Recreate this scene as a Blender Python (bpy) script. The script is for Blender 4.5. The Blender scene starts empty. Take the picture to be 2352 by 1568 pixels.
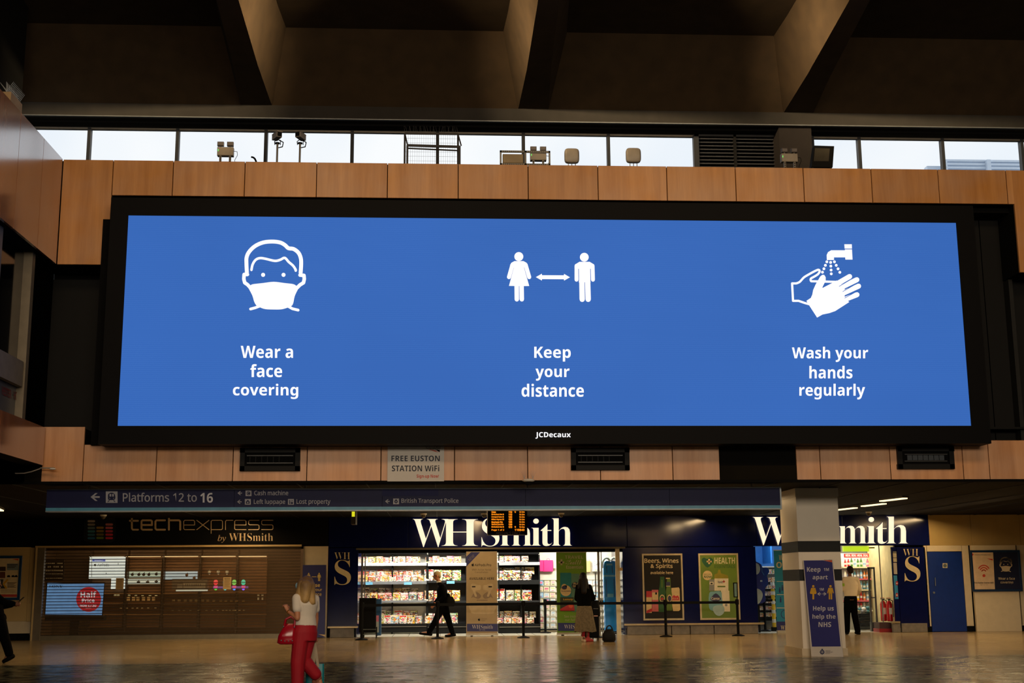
import bpy, math, random
import numpy as np
from mathutils import Vector, Matrix
random.seed(7)
SC = bpy.context.scene
COL = SC.collection

# ---------------------------------------------------------------- camera
FPX, PITCH, YAW, ROLL, EYE = 2912.3, 0.188101, 0.0567643, 0.0070283, 1.46
def _rot():
    f = np.array([math.sin(YAW)*math.cos(PITCH), math.cos(YAW)*math.cos(PITCH), math.sin(PITCH)])
    rt = np.array([math.cos(YAW), -math.sin(YAW), 0.0]); dn = np.cross(f, rt)
    c, s = math.cos(ROLL), math.sin(ROLL)
    return np.array([c*rt+s*dn, -s*rt+c*dn, f])
RM = _rot()
cd = bpy.data.cameras.new('camera'); cam = bpy.data.objects.new('camera', cd); COL.objects.link(cam)
cd.sensor_width = 36.0; cd.lens = FPX/2352*36.0; cd.clip_end = 500
mw = Matrix.Identity(4)
for i in range(3):
    mw[i][0] = RM[0][i]; mw[i][1] = -RM[1][i]; mw[i][2] = -RM[2][i]
mw[2][3] = EYE
cam.matrix_world = mw
SC.camera = cam

# ---------------------------------------------------------------- world, exposure
def S(r, g, b):
    return tuple((c/255/12.92 if c/255 <= .04045 else ((c/255+.055)/1.055)**2.4) for c in (r, g, b))
vs = SC.view_settings
vs.view_transform = 'Standard'; vs.look = 'None'; vs.gamma = 1.0; vs.exposure = 0.0; vs.use_curve_mapping = False
W = bpy.data.worlds.new('sky'); SC.world = W; W.use_nodes = True
wn = W.node_tree; bg = wn.nodes['Background']
tc = wn.nodes.new('ShaderNodeTexCoord'); nz = wn.nodes.new('ShaderNodeTexNoise'); nz.inputs['Scale'].default_value = 4.0
nz.inputs['Detail'].default_value = 3
rp = wn.nodes.new('ShaderNodeValToRGB')
rp.color_ramp.elements[0].position = .35; rp.color_ramp.elements[0].color = (*S(214, 230, 247), 1)
rp.color_ramp.elements[1].position = .65; rp.color_ramp.elements[1].color = (*S(250, 253, 255), 1)
wn.links.new(tc.outputs['Generated'], nz.inputs['Vector']); wn.links.new(nz.outputs['Fac'], rp.inputs['Fac'])
wn.links.new(rp.outputs['Color'], bg.inputs['Color']); bg.inputs['Strength'].default_value = 1.0

def area(name, loc, target, sx, sy, power, col, spread=180):
    l = bpy.data.lights.new(name, 'AREA'); l.shape = 'RECTANGLE'; l.size = sx; l.size_y = sy
    l.energy = power; l.color = col; l.spread = math.radians(spread)
    o = bpy.data.objects.new(name, l); COL.objects.link(o); o.location = loc
    o.rotation_euler = (Vector(target)-Vector(loc)).to_track_quat('-Z', 'Y').to_euler()
    return o
WARM = (1.0, .66, .36); NEUT = (1.0, .80, .60); COOL = (.86, .93, 1.0)
area('hall_floodlight', (-3, 9.0, 12.4), (0, 24, 7.0), 8, 2, 170, WARM, 120)
area('hall_floodlight', (8, 9.0, 12.4), (6, 24, 7.0), 8, 2, 170, WARM, 120)
area('hall_fill_light', (2, -12.0, 8.8), (2, 30, 6.5), 26, 3.6, 3500, (1, .82, .62))  # broad fill added behind the camera, raised to stay out of glossy reflections

FY, SY, PY, SZ = 23.8, 36.4, 25.55, 3.32      # fascia plane, shopfront plane, pillar front, soffit height
for x in (-6, 0.5, 7, 13.5):
    for y in (27.6, 31.6, 34.6):
        area('soffit_light', (x+(.6 if y > 30 else 0), y, SZ-.10), (x, y, 0), 2.4, .25, 50, (1, .68, .34))
for lx, tx in ((1.0, -4.0), (-3.1, 1.6), (2.8, 7.6)):
    area('rib_fill_light', (lx, 19.3, 12.75), (tx, 23.6, 12.15), .3, .3, 105, (1, .72, .40), 36)  # unseen lamps added to brighten the rib sides
area('shop_light', (-.2, 37.3, 2.95), (-.2, 39.0, .9), 5.0, .5, 200, (1, .95, .84))
area('shop_light', (4.2, 37.3, 2.95), (4.2, 39.2, .9), 3.2, .5, 150, (1, .95, .84))
area('shop_light', (10.2, 38.4, 3.0), (10.2, 38.8, 0), 2.6, 1.2, 80, (.9, .97, 1))
area('shop_light', (13.0, 38.2, 3.0), (13.0, 38.6, 0), 2.0, 1.2, 85, (1, .93, .8))
area('tech_shop_light', (-7, 37.6, 2.95), (-7, 39.2, .8), 7.0, .4, 80, (1, .72, .4))

# ---------------------------------------------------------------- materials
MATS = {}
def M(name, rgb=(.5, .5, .5), rough=.55, metal=0., emit=None, es=1.0, amt=.10, scale=6., stretch=None, coat=0., alpha=None, bump=0., spec=None, rnd=0.):
    if name in MATS: return MATS[name]
    m = bpy.data.materials.new(name); m.use_nodes = True; nt = m.node_tree; b = nt.nodes['Principled BSDF']
    L = nt.links.new; N = nt.nodes.new
    b.inputs['Roughness'].default_value = rough; b.inputs['Metallic'].default_value = metal
    if spec is None and emit is None and max(rgb) < .03 and rough > .38: spec = .22
    if spec is not None: b.inputs['Specular IOR Level'].default_value = spec
    if coat: b.inputs['Coat Weight'].default_value = coat; b.inputs['Coat Roughness'].default_value = .15
    t = N('ShaderNodeTexCoord'); mp = N('ShaderNodeMapping'); n = N('ShaderNodeTexNoise')
    if stretch: mp.inputs['Scale'].default_value = stretch
    n.inputs['Scale'].default_value = scale; n.inputs['Detail'].default_value = 4
    L(t.outputs['Object'], mp.inputs['Vector']); L(mp.outputs['Vector'], n.inputs['Vector'])
    r = N('ShaderNodeValToRGB'); c = rgb if emit is None else emit
    r.color_ramp.elements[0].position = .3; r.color_ramp.elements[1].position = .7
    r.color_ramp.elements[0].color = (*[v*(1-amt) for v in c], 1); r.color_ramp.elements[1].color = (*[min(v*(1+amt), 1e3) for v in c], 1)
    L(n.outputs['Fac'], r.inputs['Fac']); out = r.outputs['Color']
    if rnd:
        oi = N('ShaderNodeObjectInfo'); mr = N('ShaderNodeMapRange')
        mr.inputs['To Min'].default_value = 1-rnd; mr.inputs['To Max'].default_value = 1+rnd
        hs = N('ShaderNodeHueSaturation'); L(oi.outputs['Random'], mr.inputs['Value']); L(mr.outputs['Result'], hs.inputs['Value'])
        L(out, hs.inputs['Color']); out = hs.outputs['Color']
    if emit is None: L(out, b.inputs['Base Color'])
    else:
        b.inputs['Base Color'].default_value = (*[v*.3 for v in rgb], 1)
        L(out, b.inputs['Emission Color']); b.inputs['Emission Strength'].default_value = es
    if bump:
        bp = N('ShaderNodeBump'); bp.inputs['Strength'].default_value = bump; L(n.outputs['Fac'], bp.inputs['Height']); L(bp.outputs['Normal'], b.inputs['Normal'])
    if alpha is not None: b.inputs['Alpha'].default_value = alpha
    MATS[name] = m; return m
def glass(name, tint=(1, 1, 1), gl=.06):
    if name in MATS: return MATS[name]
    m = bpy.data.materials.new(name); m.use_nodes = True; nt = m.node_tree; nt.nodes.remove(nt.nodes['Principled BSDF'])
    t = nt.nodes.new('ShaderNodeBsdfTransparent'); g = nt.nodes.new('ShaderNodeBsdfGlossy'); mx = nt.nodes.new('ShaderNodeMixShader')
    g.inputs['Roughness'].default_value = .05; t.inputs['Color'].default_value = (*tint, 1)
    fr = nt.nodes.new('ShaderNodeLayerWeight'); fr.inputs['Blend'].default_value = gl
    nt.links.new(fr.outputs['Fresnel'], mx.inputs['Fac']); nt.links.new(t.outputs[0], mx.inputs[1]); nt.links.new(g.outputs[0], mx.inputs[2])
    nt.links.new(mx.outputs[0], nt.nodes['Material Output'].inputs['Surface']); MATS[name] = m; return m

def wood(name, c1, c2, rough=.36, coat=0.):
    if name in MATS: return MATS[name]
    m = bpy.data.materials.new(name); m.use_nodes = True; nt = m.node_tree; b = nt.nodes['Principled BSDF']; L = nt.links.new; N = nt.nodes.new
    t = N('ShaderNodeTexCoord'); oi = N('ShaderNodeObjectInfo'); ad = N('ShaderNodeVectorMath'); ad.operation = 'ADD'
    mu = N('ShaderNodeVectorMath'); mu.operation = 'SCALE'; mu.inputs['Scale'].default_value = 40; cb = N('ShaderNodeCombineXYZ')
    for k in 'XYZ': L(oi.outputs['Random'], cb.inputs[k])
    L(cb.outputs[0], mu.inputs[0]); L(t.outputs['Object'], ad.inputs[0]); L(mu.outputs[0], ad.inputs[1])
    mp = N('ShaderNodeMapping'); mp.inputs['Scale'].default_value = (1, 1, .07); L(ad.outputs[0], mp.inputs['Vector'])
    n = N('ShaderNodeTexNoise'); n.inputs['Scale'].default_value = 5; n.inputs['Detail'].default_value = 6; n.inputs['Roughness'].default_value = .65
    L(mp.outputs[0], n.inputs['Vector'])
    n2 = N('ShaderNodeTexNoise'); n2.inputs['Scale'].default_value = 1.4; n2.inputs['Detail'].default_value = 2; L(ad.outputs[0], n2.inputs['Vector'])
    r = N('ShaderNodeValToRGB'); r.color_ramp.elements[0].position = .33; r.color_ramp.elements[1].position = .68
    r.color_ramp.elements[0].color = (*c1, 1); r.color_ramp.elements[1].color = (*c2, 1); L(n.outputs['Fac'], r.inputs['Fac'])
    mr = N('ShaderNodeMapRange'); mr.inputs['To Min'].default_value = .93; mr.inputs['To Max'].default_value = 1.07
    L(oi.outputs['Random'], mr.inputs['Value']); hs = N('ShaderNodeHueSaturation'); L(mr.outputs[0], hs.inputs['Value']); L(r.outputs[0], hs.inputs['Color'])
    mr2 = N('ShaderNodeMapRange'); mr2.inputs['To Min'].default_value = .8; mr2.inputs['To Max'].default_value = 1.2; L(n2.outputs['Fac'], mr2.inputs['Value'])
    L(mr2.outputs[0], hs.inputs['Saturation'])
    L(hs.outputs[0], b.inputs['Base Color']); b.inputs['Roughness'].default_value = rough; b.inputs['Specular IOR Level'].default_value = .5+coat*.4; b.inputs['Coat Weight'].default_value = coat; b.inputs['Coat Roughness'].default_value = .14; b.inputs['Coat IOR'].default_value = 1.7
    MATS[name] = m; return m

def cover(name, base, base2=None):
    """busy printed cover: small patches of other inks scattered over the base colour"""
    if name in MATS: return MATS[name]
    m = bpy.data.materials.new(name); m.use_nodes = True; nt = m.node_tree; b = nt.nodes['Principled BSDF']; L = nt.links.new; N = nt.nodes.new
    t = N('ShaderNodeTexCoord'); mp = N('ShaderNodeMapping'); mp.inputs['Scale'].default_value = (8, 1, 13); v = N('ShaderNodeTexVoronoi'); v.inputs['Scale'].default_value = 1.0; v.distance = 'CHEBYCHEV'; oi = N('ShaderNodeObjectInfo')
    cb = N('ShaderNodeCombineXYZ'); mu = N('ShaderNodeMath'); mu.operation = 'MULTIPLY'; mu.inputs[1].default_value = 37; L(oi.outputs['Random'], mu.inputs[0])
    for k in 'XZ': L(mu.outputs[0], cb.inputs[k])
    L(cb.outputs[0], mp.inputs['Location']); L(t.outputs['Object'], mp.inputs['Vector']); L(mp.outputs[0], v.inputs['Vector'])
    sp_ = N('ShaderNodeSeparateColor'); L(v.outputs['Color'], sp_.inputs[0]); r = N('ShaderNodeValToRGB'); r.color_ramp.interpolation = 'CONSTANT'
    inks = [base, base, S(226, 222, 210), base, S(170, 60, 50), S(226, 222, 212), base, S(50, 46, 46), S(204, 176, 84), base]
    e = r.color_ramp.elements; e[0].position = 0; e[0].color = (*inks[0], 1); e[1].position = .1; e[1].color = (*inks[1], 1)
    for i in range(2, 10): q = e.new(i/10); q.color = (*inks[i], 1)
    L(sp_.outputs[0], r.inputs['Fac']); L(r.outputs[0], b.inputs['Base Color']); b.inputs['Roughness'].default_value = .35; MATS[name] = m; return m

def floor_mat(name, c1, c2, joint, bw, bh, rough, mott, spl=.5, rs=1.3, rv=(.92, 1.12)):
    m = bpy.data.materials.new(name); m.use_nodes = True; nt = m.node_tree; b = nt.nodes['Principled BSDF']; L = nt.links.new; N = nt.nodes.new
    t = N('ShaderNodeTexCoord'); br = N('ShaderNodeTexBrick'); br.offset = 0.0
    br.inputs['Scale'].default_value = 1; br.inputs['Brick Width'].default_value = bw; br.inputs['Row Height'].default_value = bh
    br.inputs['Mortar Size'].default_value = .008; br.inputs['Color1'].default_value = (*c1, 1); br.inputs['Color2'].default_value = (*c2, 1); br.inputs['Mortar'].default_value = (*joint, 1)
    L(t.outputs['Object'], br.inputs['Vector'])
    n = N('ShaderNodeTexNoise'); n.inputs['Scale'].default_value = mott[0]; n.inputs['Detail'].default_value = 5; L(t.outputs['Object'], n.inputs['Vector'])
    r = N('ShaderNodeValToRGB'); r.color_ramp.elements[0].position = .4; r.color_ramp.elements[1].position = .62
    r.color_ramp.elements[0].color = (mott[1],)*3+(1,); r.color_ramp.elements[1].color = (mott[2],)*3+(1,)
    L(n.outputs['Fac'], r.inputs['Fac']); mx = N('ShaderNodeMix'); mx.data_type = 'RGBA'; mx.blend_type = 'MULTIPLY'; mx.inputs[0].default_value = 1
    L(br.outputs['Color'], mx.inputs[6]); L(r.outputs[0], mx.inputs[7]); L(mx.outputs[2], b.inputs['Base Color'])
    n2 = N('ShaderNodeTexNoise'); n2.inputs['Scale'].default_value = 1.3; n2.inputs['Detail'].default_value = 4; L(t.outputs['Object'], n2.inputs['Vector'])
    mr = N('ShaderNodeMapRange'); mr.inputs['To Min'].default_value = rough*rv[0]; mr.inputs['To Max'].default_value = rough*rv[1]; mr.inputs['From Min'].default_value = .35; mr.inputs['From Max'].default_value = .65; b.inputs['Specular IOR Level'].default_value = spl; n2.inputs['Scale'].default_value = rs; L(n2.outputs['Fac'], mr.inputs['Value']); L(mr.outputs[0], b.inputs['Roughness'])
    n3 = N('ShaderNodeTexNoise'); n3.inputs['Scale'].default_value = 9; L(t.outputs['Object'], n3.inputs['Vector'])
    bp = N('ShaderNodeBump'); bp.inputs['Strength'].default_value = .004 if rs > 2 else 0; bp.inputs['Distance'].default_value = .01; L(n3.outputs['Fac'], bp.inputs['Height']); L(bp.outputs[0], b.inputs['Normal'])
    MATS[name] = m; return m

# ---------------------------------------------------------------- pixel geometry of the photograph (used for measuring real positions)
CAMP = np.array([0, 0, EYE])
def ray(px, py): return RM.T @ np.array([(px-1176)/FPX, (py-784)/FPX, 1.0])
def P(px, py, Y):
    d = ray(px, py); d = d/d[1]*Y; return (float(d[0]), float(Y), float(d[2]+EYE))
def G(px, py):
    d = ray(px, py); d = d/-d[2]*EYE; return (float(d[0]), float(d[1]), 0.0)
def PX(px, py, X):
    d = ray(px, py); d = d/d[0]*X; return (float(X), float(d[1]), float(d[2]+EYE))
def PZ(px, py, z):
    d = ray(px, py); d = d/d[2]*(z-EYE); return (float(d[0]), float(d[1]), float(z))
def ply(Y): return (np.array([0, Y, 0.]), np.array([0, -1., 0]))
def plx(X): return (np.array([X, 0, 0.]), np.array([1., 0, 0]))
def pl3(a, b, c):
    a, b, c = map(np.array, (a, b, c)); n = np.cross(b-a, c-a); n = n/np.linalg.norm(n)
    if n @ (CAMP-a) < 0: n = -n
    return (a, n)
def hit(px, py, pl, off=0.):
    d = ray(px, py); p0, n = pl; t = ((p0+n*off-CAMP) @ n)/(d @ n); q = CAMP+d*t
    return (float(q[0]), float(q[1]), float(q[2]))

# ---------------------------------------------------------------- mesh builder
class MB:
    def __init__(s): s.v = []; s.f = []; s.m = []; s.ms = []; s.tx = []
    def mi(s, m):
        if m not in s.ms: s.ms.append(m)
        return s.ms.index(m)
    def add(s, vs, fs, m):
        o = len(s.v); s.v += [tuple(p) for p in vs]; k = s.mi(m)
        for f in fs: s.f.append(tuple(o+i for i in f)); s.m.append(k)
        return s
    def box(s, x0, y0, z0, x1, y1, z1, m):
        x0, x1 = sorted((x0, x1)); y0, y1 = sorted((y0, y1)); z0, z1 = sorted((z0, z1))
        return s.add([(x0, y0, z0), (x1, y0, z0), (x1, y1, z0), (x0, y1, z0), (x0, y0, z1), (x1, y0, z1), (x1, y1, z1), (x0, y1, z1)],
              [(0, 3, 2, 1), (4, 5, 6, 7), (0, 1, 5, 4), (1, 2, 6, 5), (2, 3, 7, 6), (3, 0, 4, 7)], m)
    def bpx(s, x0, y0, x1, y1, Y, d, m):
        ym, xm = (y0+y1)/2, (x0+x1)/2
        return s.box(P(x0, ym, Y)[0], Y, P(xm, y1, Y)[2], P(x1, ym, Y)[0], Y+d, P(xm, y0, Y)[2], m)
    def bev(s, x0, y0, z0, x1, y1, z1, r, m):          # box with chamfered long edges (front)
        x0, x1 = sorted((x0, x1)); z0, z1 = sorted((z0, z1)); y0, y1 = sorted((y0, y1))
        a = [(x0, z0), (x1, z0), (x1, z1), (x0, z1)]; b = [(x0+r, z0+r), (x1-r, z0+r), (x1-r, z1-r), (x0+r, z1-r)]
        vs = [(x, y1, z) for x, z in a]+[(x, y0+r, z) for x, z in a]+[(x, y0, z) for x, z in b]
        fs = [(3, 2, 1, 0), (8, 9, 10, 11)]
        for i in range(4):
            j = (i+1) % 4; fs += [(i, j, 4+j, 4+i), (4+i, 4+j, 8+j, 8+i)]
        return s.add(vs, fs, m)
    def prism(s, pts, off, m):                          # polygon extruded by vector
        n = len(pts); q = [tuple(np.array(p)+np.array(off)) for p in pts]
        fs = [tuple(range(n)), tuple(range(2*n-1, n-1, -1))]+[(i, n+i, n+(i+1) % n, (i+1) % n) for i in range(n)]
        return s.add(list(pts)+q, fs, m)
    def cyl(s, p0, p1, r0, r1, m, n=12, caps=True):
        p0, p1 = Vector(p0), Vector(p1); d = (p1-p0).normalized()
        u = d.orthogonal().normalized(); w = d.cross(u); vs = []
        for p, r in ((p0, r0), (p1, r1)):
            for i in range(n):
                a = 2*math.pi*i/n; vs.append(tuple(p+u*(r*math.cos(a))+w*(r*math.sin(a))))
        fs = [(i, (i+1) % n, n+(i+1) % n, n+i) for i in range(n)]
        if caps: fs += [tuple(range(n-1, -1, -1)), tuple(range(n, 2*n))]
        return s.add(vs, fs, m)
    def tube(s, pts, r, m, n=8):
        for a, b in zip(pts[:-1], pts[1:]): s.cyl(a, b, r, r, m, n)
        return s
    def ell(s, c, r, m, nu=12, nv=8, R=None):
        c = Vector(c); vs = []
        for j in range(1, nv):
            t = math.pi*j/nv
            for i in range(nu):
                a = 2*math.pi*i/nu; vs.append(Vector((r[0]*math.sin(t)*math.cos(a), r[1]*math.sin(t)*math.sin(a), r[2]*math.cos(t))))
        vs += [Vector((0, 0, r[2])), Vector((0, 0, -r[2]))]
        if R is not None: vs = [R @ q for q in vs]
        vs = [tuple(c+q) for q in vs]; fs = []
        for j in range(nv-2):
            for i in range(nu): fs.append((j*nu+i, (j+1)*nu+i, (j+1)*nu+(i+1) % nu, j*nu+(i+1) % nu))
        T = len(vs)-2
        for i in range(nu): fs.append((T, i, (i+1) % nu)); fs.append((T+1, (nv-2)*nu+(i+1) % nu, (nv-2)*nu+i))
        return s.add(vs, fs, m)
    def loft(s, rings, m, n=16, U=(1, 0, 0), V=(0, 1, 0), pw=2.0):   # rings: (centre, ru, rv), superellipse power pw
        U, V = Vector(U), Vector(V); vs = []; fs = []
        for c, ru, rv in rings:
            for i in range(n):
                a = 2*math.pi*i/n; ca, sa = math.cos(a), math.sin(a)
                ca = math.copysign(abs(ca)**(2/pw), ca); sa = math.copysign(abs(sa)**(2/pw), sa)
                vs.append(tuple(Vector(c)+U*(ru*ca)+V*(rv*sa)))
        k = len(rings)
        for j in range(k-1):
            for i in range(n): fs.append((j*n+i, j*n+(i+1) % n, (j+1)*n+(i+1) % n, (j+1)*n+i))
        fs += [tuple(range(n-1, -1, -1)), tuple(range((k-1)*n, k*n))]
        return s.add(vs, fs, m)
    # --- flat print in photo coordinates
    def poly(s, pts, pl, m, k=0): return s.add([hit(x, y, pl, k*.004) for x, y in pts], [tuple(range(len(pts)))], m)
    def rect(s, x0, y0, x1, y1, pl, m, k=0, sk=0.):     # sk: shift of the bottom edge (lean of verticals)
        return s.poly([(x0, y0), (x1, y0), (x1+sk, y1), (x0+sk, y1)], pl, m, k)
    def disc(s, x, y, rx, pl, m, k=0, ry=None, n=24):
        ry = ry or rx; return s.poly([(x+rx*math.cos(2*math.pi*i/n), y+ry*math.sin(2*math.pi*i/n)) for i in range(n)], pl, m, k)
    def stroke(s, pts, w, pl, m, k=0, closed=False, cap=True, n=10):
        pts = list(pts)+([pts[0]] if closed else [])
        for (x0, y0), (x1, y1) in zip(pts[:-1], pts[1:]):
            d = math.hypot(x1-x0, y1-y0)
            if d < 1e-6: continue
            nx, ny = -(y1-y0)/d*w/2, (x1-x0)/d*w/2
            s.poly([(x0+nx, y0+ny), (x1+nx, y1+ny), (x1-nx, y1-ny), (x0-nx, y0-ny)], pl, m, k)
        for x, y in (pts if cap else pts[1:-1]): s.disc(x, y, w/2, pl, m, k+.02, n=n)
        return s
    def text(s, body, st, x0, y0, x1, y1, pl, m, k=1, ext=0., rot=0., lean=0., off=0.):
        vs, fs, bb = glyphs(body, st, ext > 0, off); w, h = bb[2]-bb[0], bb[3]-bb[1]; out = []
        cx, cy = (x0+x1)/2, (y0+y1)/2; c, sn = math.cos(rot), math.sin(rot)
        for x, y, z in vs:
            u = (x-bb[0])/w-.5; v = .5-(y-bb[1])/h
            ux, uy = u*(x1-x0)+lean*v, v*(y1-y0)
            out.append(hit(cx+ux*c-uy*sn, cy+ux*sn+uy*c, pl, k*.004+(ext if z > 1e-5 else 0)))
        q = MB(); q.add(out, fs, m)
        if ext > 0: return s.add(out, fs, m)
        s.tx.append(q); return s
    def build(s, name, parent=None, smooth=False, angle=35, loc=None):
        last = None
        for q in s.tx: last = q.build('lettering', parent, loc=loc)
        if not s.v: return last
        me = bpy.data.meshes.new(name)
        if parent is not None: org = Vector(WL.get(parent.name, (0, 0, 0)))
        elif loc is not None: org = Vector(loc)
        else:
            a = np.array(s.v); org = Vector(((a[:, 0].min()+a[:, 0].max())/2, (a[:, 1].min()+a[:, 1].max())/2, a[:, 2].min()))
        me.from_pydata([tuple(Vector(p)-org) for p in s.v], [], s.f)
        for m in s.ms: me.materials.append(m)
        me.polygons.foreach_set('material_index', s.m)
        if smooth:
            me.polygons.foreach_set('use_smooth', [True]*len(me.polygons))
            me.set_sharp_from_angle(angle=math.radians(angle))
        me.update()
        o = bpy.data.objects.new(name, me); COL.objects.link(o)
        if parent is not None: o.parent = parent; WL[o.name] = tuple(org)
        else: o.location = org; WL[o.name] = tuple(org)
        return o
WL = {}
def flipfix(o):                                         # consistent outward normals
    import bmesh
    b = bmesh.new(); b.from_mesh(o.data); bmesh.ops.recalc_face_normals(b, faces=b.faces); b.to_mesh(o.data); b.free(); return o
def tag(o, label=None, cat=None, group=None, kind=None):
    if label: o['label'] = label
    if cat: o['category'] = cat
    if group: o['group'] = group
    if kind: o['kind'] = kind
    return o
def thing(name, loc, label, cat, group=None):
    o = bpy.data.objects.new(name, None); COL.objects.link(o); o.location = loc; o.empty_display_size = .1
    WL[o.name] = tuple(loc); return tag(o, label, cat, group)
def struct(name, loc=(0, 0, 0)):
    o = bpy.data.objects.new(name, None); COL.objects.link(o); o.location = loc; WL[o.name] = tuple(loc); o['kind'] = 'structure'; return o

ST = {'B': (0x1D5D4, 0x1D5EE, 0x1D7EC), 'R': (0x1D5A0, 0x1D5BA, 0x1D7E2), 'S': (0x1D400, 0x1D41A, 0x1D7CE),
      'I': (0x1D434, 0x1D44E, None), 'C': (0x1D4D0, 0x1D4EA, None), 'M': (0x1D670, 0x1D68A, 0x1D7F6)}
GC = {}
def glyphs(body, st, solid=False, off=0.):
    key = (body, st, solid, off)
    if key in GC: return GC[key]
    t = ''
    if st in ST:
        U, l, D = ST[st]
        for c in body:
            if 'A' <= c <= 'Z': t += chr(U+ord(c)-65)
            elif 'a' <= c <= 'z': t += '\u210e' if (st == 'I' and c == 'h') else chr(l+ord(c)-97)
            elif '0' <= c <= '9' and D: t += chr(D+ord(c)-48)
            else: t += c
    else: t = body
    cu = bpy.data.curves.new('t', 'FONT'); cu.body = t; cu.size = 1; cu.resolution_u = 3; cu.extrude = .05 if solid else 0; cu.offset = off
    o = bpy.data.objects.new('t', cu); COL.objects.link(o)
    dg = bpy.context.evaluated_depsgraph_get(); me = bpy.data.meshes.new_from_object(o.evaluated_get(dg))
    vs = [tuple(v.co) for v in me.vertices]; fs = [tuple(p.vertices) for p in me.polygons]
    xs = [v[0] for v in vs]; ys = [v[1] for v in vs]; bb = (min(xs), min(ys), max(xs), max(ys))
    bpy.data.objects.remove(o); bpy.data.curves.remove(cu); bpy.data.meshes.remove(me)
    GC[key] = (vs, fs, bb); return GC[key]
def cr(pts, n=6, closed=False):                          # Catmull-Rom curve through points
    out = []; N = len(pts); K = N if closed else N-1
    for i in range(K):
        g = (lambda j: pts[j % N]) if closed else (lambda j: pts[min(max(j, 0), N-1)])
        p0, p1, p2, p3 = g(i-1), g(i), g(i+1), g(i+2)
        for q in range(n):
            t = q/n
            out.append(tuple(.5*((2*b)+(-a+c)*t+(2*a-5*b+4*c-d)*t*t+(-a+3*b-3*c+d)*t**3) for a, b, c, d in zip(p0, p1, p2, p3)))
    if not closed: out.append(pts[-1])
    return out
ORD = ['first', 'second', 'third', 'fourth', 'fifth', 'sixth', 'seventh', 'eighth', 'ninth', 'tenth', 'eleventh', 'twelfth', 'thirteenth', 'fourteenth', 'fifteenth', 'sixteenth', 'seventeenth', 'eighteenth', 'nineteenth', 'twentieth']
# ================================================================ LARGE STRUCTURE
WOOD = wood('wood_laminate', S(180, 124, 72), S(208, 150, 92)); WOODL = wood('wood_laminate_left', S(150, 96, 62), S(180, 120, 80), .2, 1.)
WOODB = wood('wood_laminate_lower', S(200, 146, 104), S(226, 172, 128), .42)
CONC = M('dark_concrete', S(47, 36, 22), .9, amt=.18, scale=3, bump=.15); CONC2 = M('edge_concrete', S(44, 42, 39), .85, amt=.12, scale=3)
BLK = M('black_board', S(10, 10, 9), .6, amt=.1); BLK2 = M('black_gloss', S(4, 4, 5), .6, spec=.12); BLKM = M('black_matt', S(9, 9, 9), .9, spec=.15)
SILV = M('silver_strip', S(128, 134, 138), .4, .6); FRAME = M('window_frame_dark', S(40, 42, 46), .5); GREYM = M('grey_metal', S(120, 115, 105), .45, .4)
CREAM = M('cream_panel', S(196, 170, 118), .32, amt=.06, scale=1.5); CREAM2 = M('off_white_panel', S(205, 190, 160), .4, amt=.05)
MARB = M('polished_cream_stone', S(178, 152, 98), .16, amt=.12, scale=1.2); WHITE = M('white_paint', S(225, 222, 214), .5, amt=.03)
NAVY = M('navy_gloss_panel', S(9, 17, 68), .12, amt=.1); NAVYP = M('navy_print', S(28, 34, 100), .45, amt=.04); STONE = M('grey_stone_plinth', S(120, 112, 100), .5, amt=.2, scale=8)
BRASS = M('satin_ledge', S(170, 150, 112), .35, .5); SOFF = M('bronze_soffit', S(17, 13, 5), .8, .0, spec=.12, amt=.25, scale=2, stretch=(1, .2, 1))
GLASS = glass('clear_glass'); INW = M('shop_wall_white', S(225, 222, 210), .6, amt=.04); INF = M('shop_floor_tile', S(226, 220, 200), .3, amt=.05)

zT = P(1176, 378, FY)[2]; zTb = P(1176, 457, FY)[2]; zU = P(190, 607, FY)[2]; zL = P(150, 980, FY)[2]; zLb = P(191, 1021, FY)[2]; XL = P(130, 607, FY)[0]-.0
DARKY = 25.1
# --- floor
fl = MB()
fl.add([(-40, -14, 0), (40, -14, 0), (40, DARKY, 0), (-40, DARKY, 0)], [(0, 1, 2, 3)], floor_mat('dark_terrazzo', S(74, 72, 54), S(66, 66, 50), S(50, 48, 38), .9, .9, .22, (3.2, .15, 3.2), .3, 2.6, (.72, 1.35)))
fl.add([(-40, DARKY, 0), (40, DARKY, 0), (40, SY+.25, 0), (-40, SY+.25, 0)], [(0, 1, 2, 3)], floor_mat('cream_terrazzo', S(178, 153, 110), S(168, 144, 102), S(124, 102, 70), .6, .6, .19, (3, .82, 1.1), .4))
fl.add([(-40, SY+.25, 0), (40, SY+.25, 0), (40, 48, 0), (-40, 48, 0)], [(0, 1, 2, 3)], floor_mat('white_shop_tile', S(226, 220, 200), S(220, 214, 194), S(150, 145, 130), .45, .45, .2, (2, .95, 1.03)))
f = fl.build('floor', loc=(0, 0, 0)); f['kind'] = 'structure'

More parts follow.
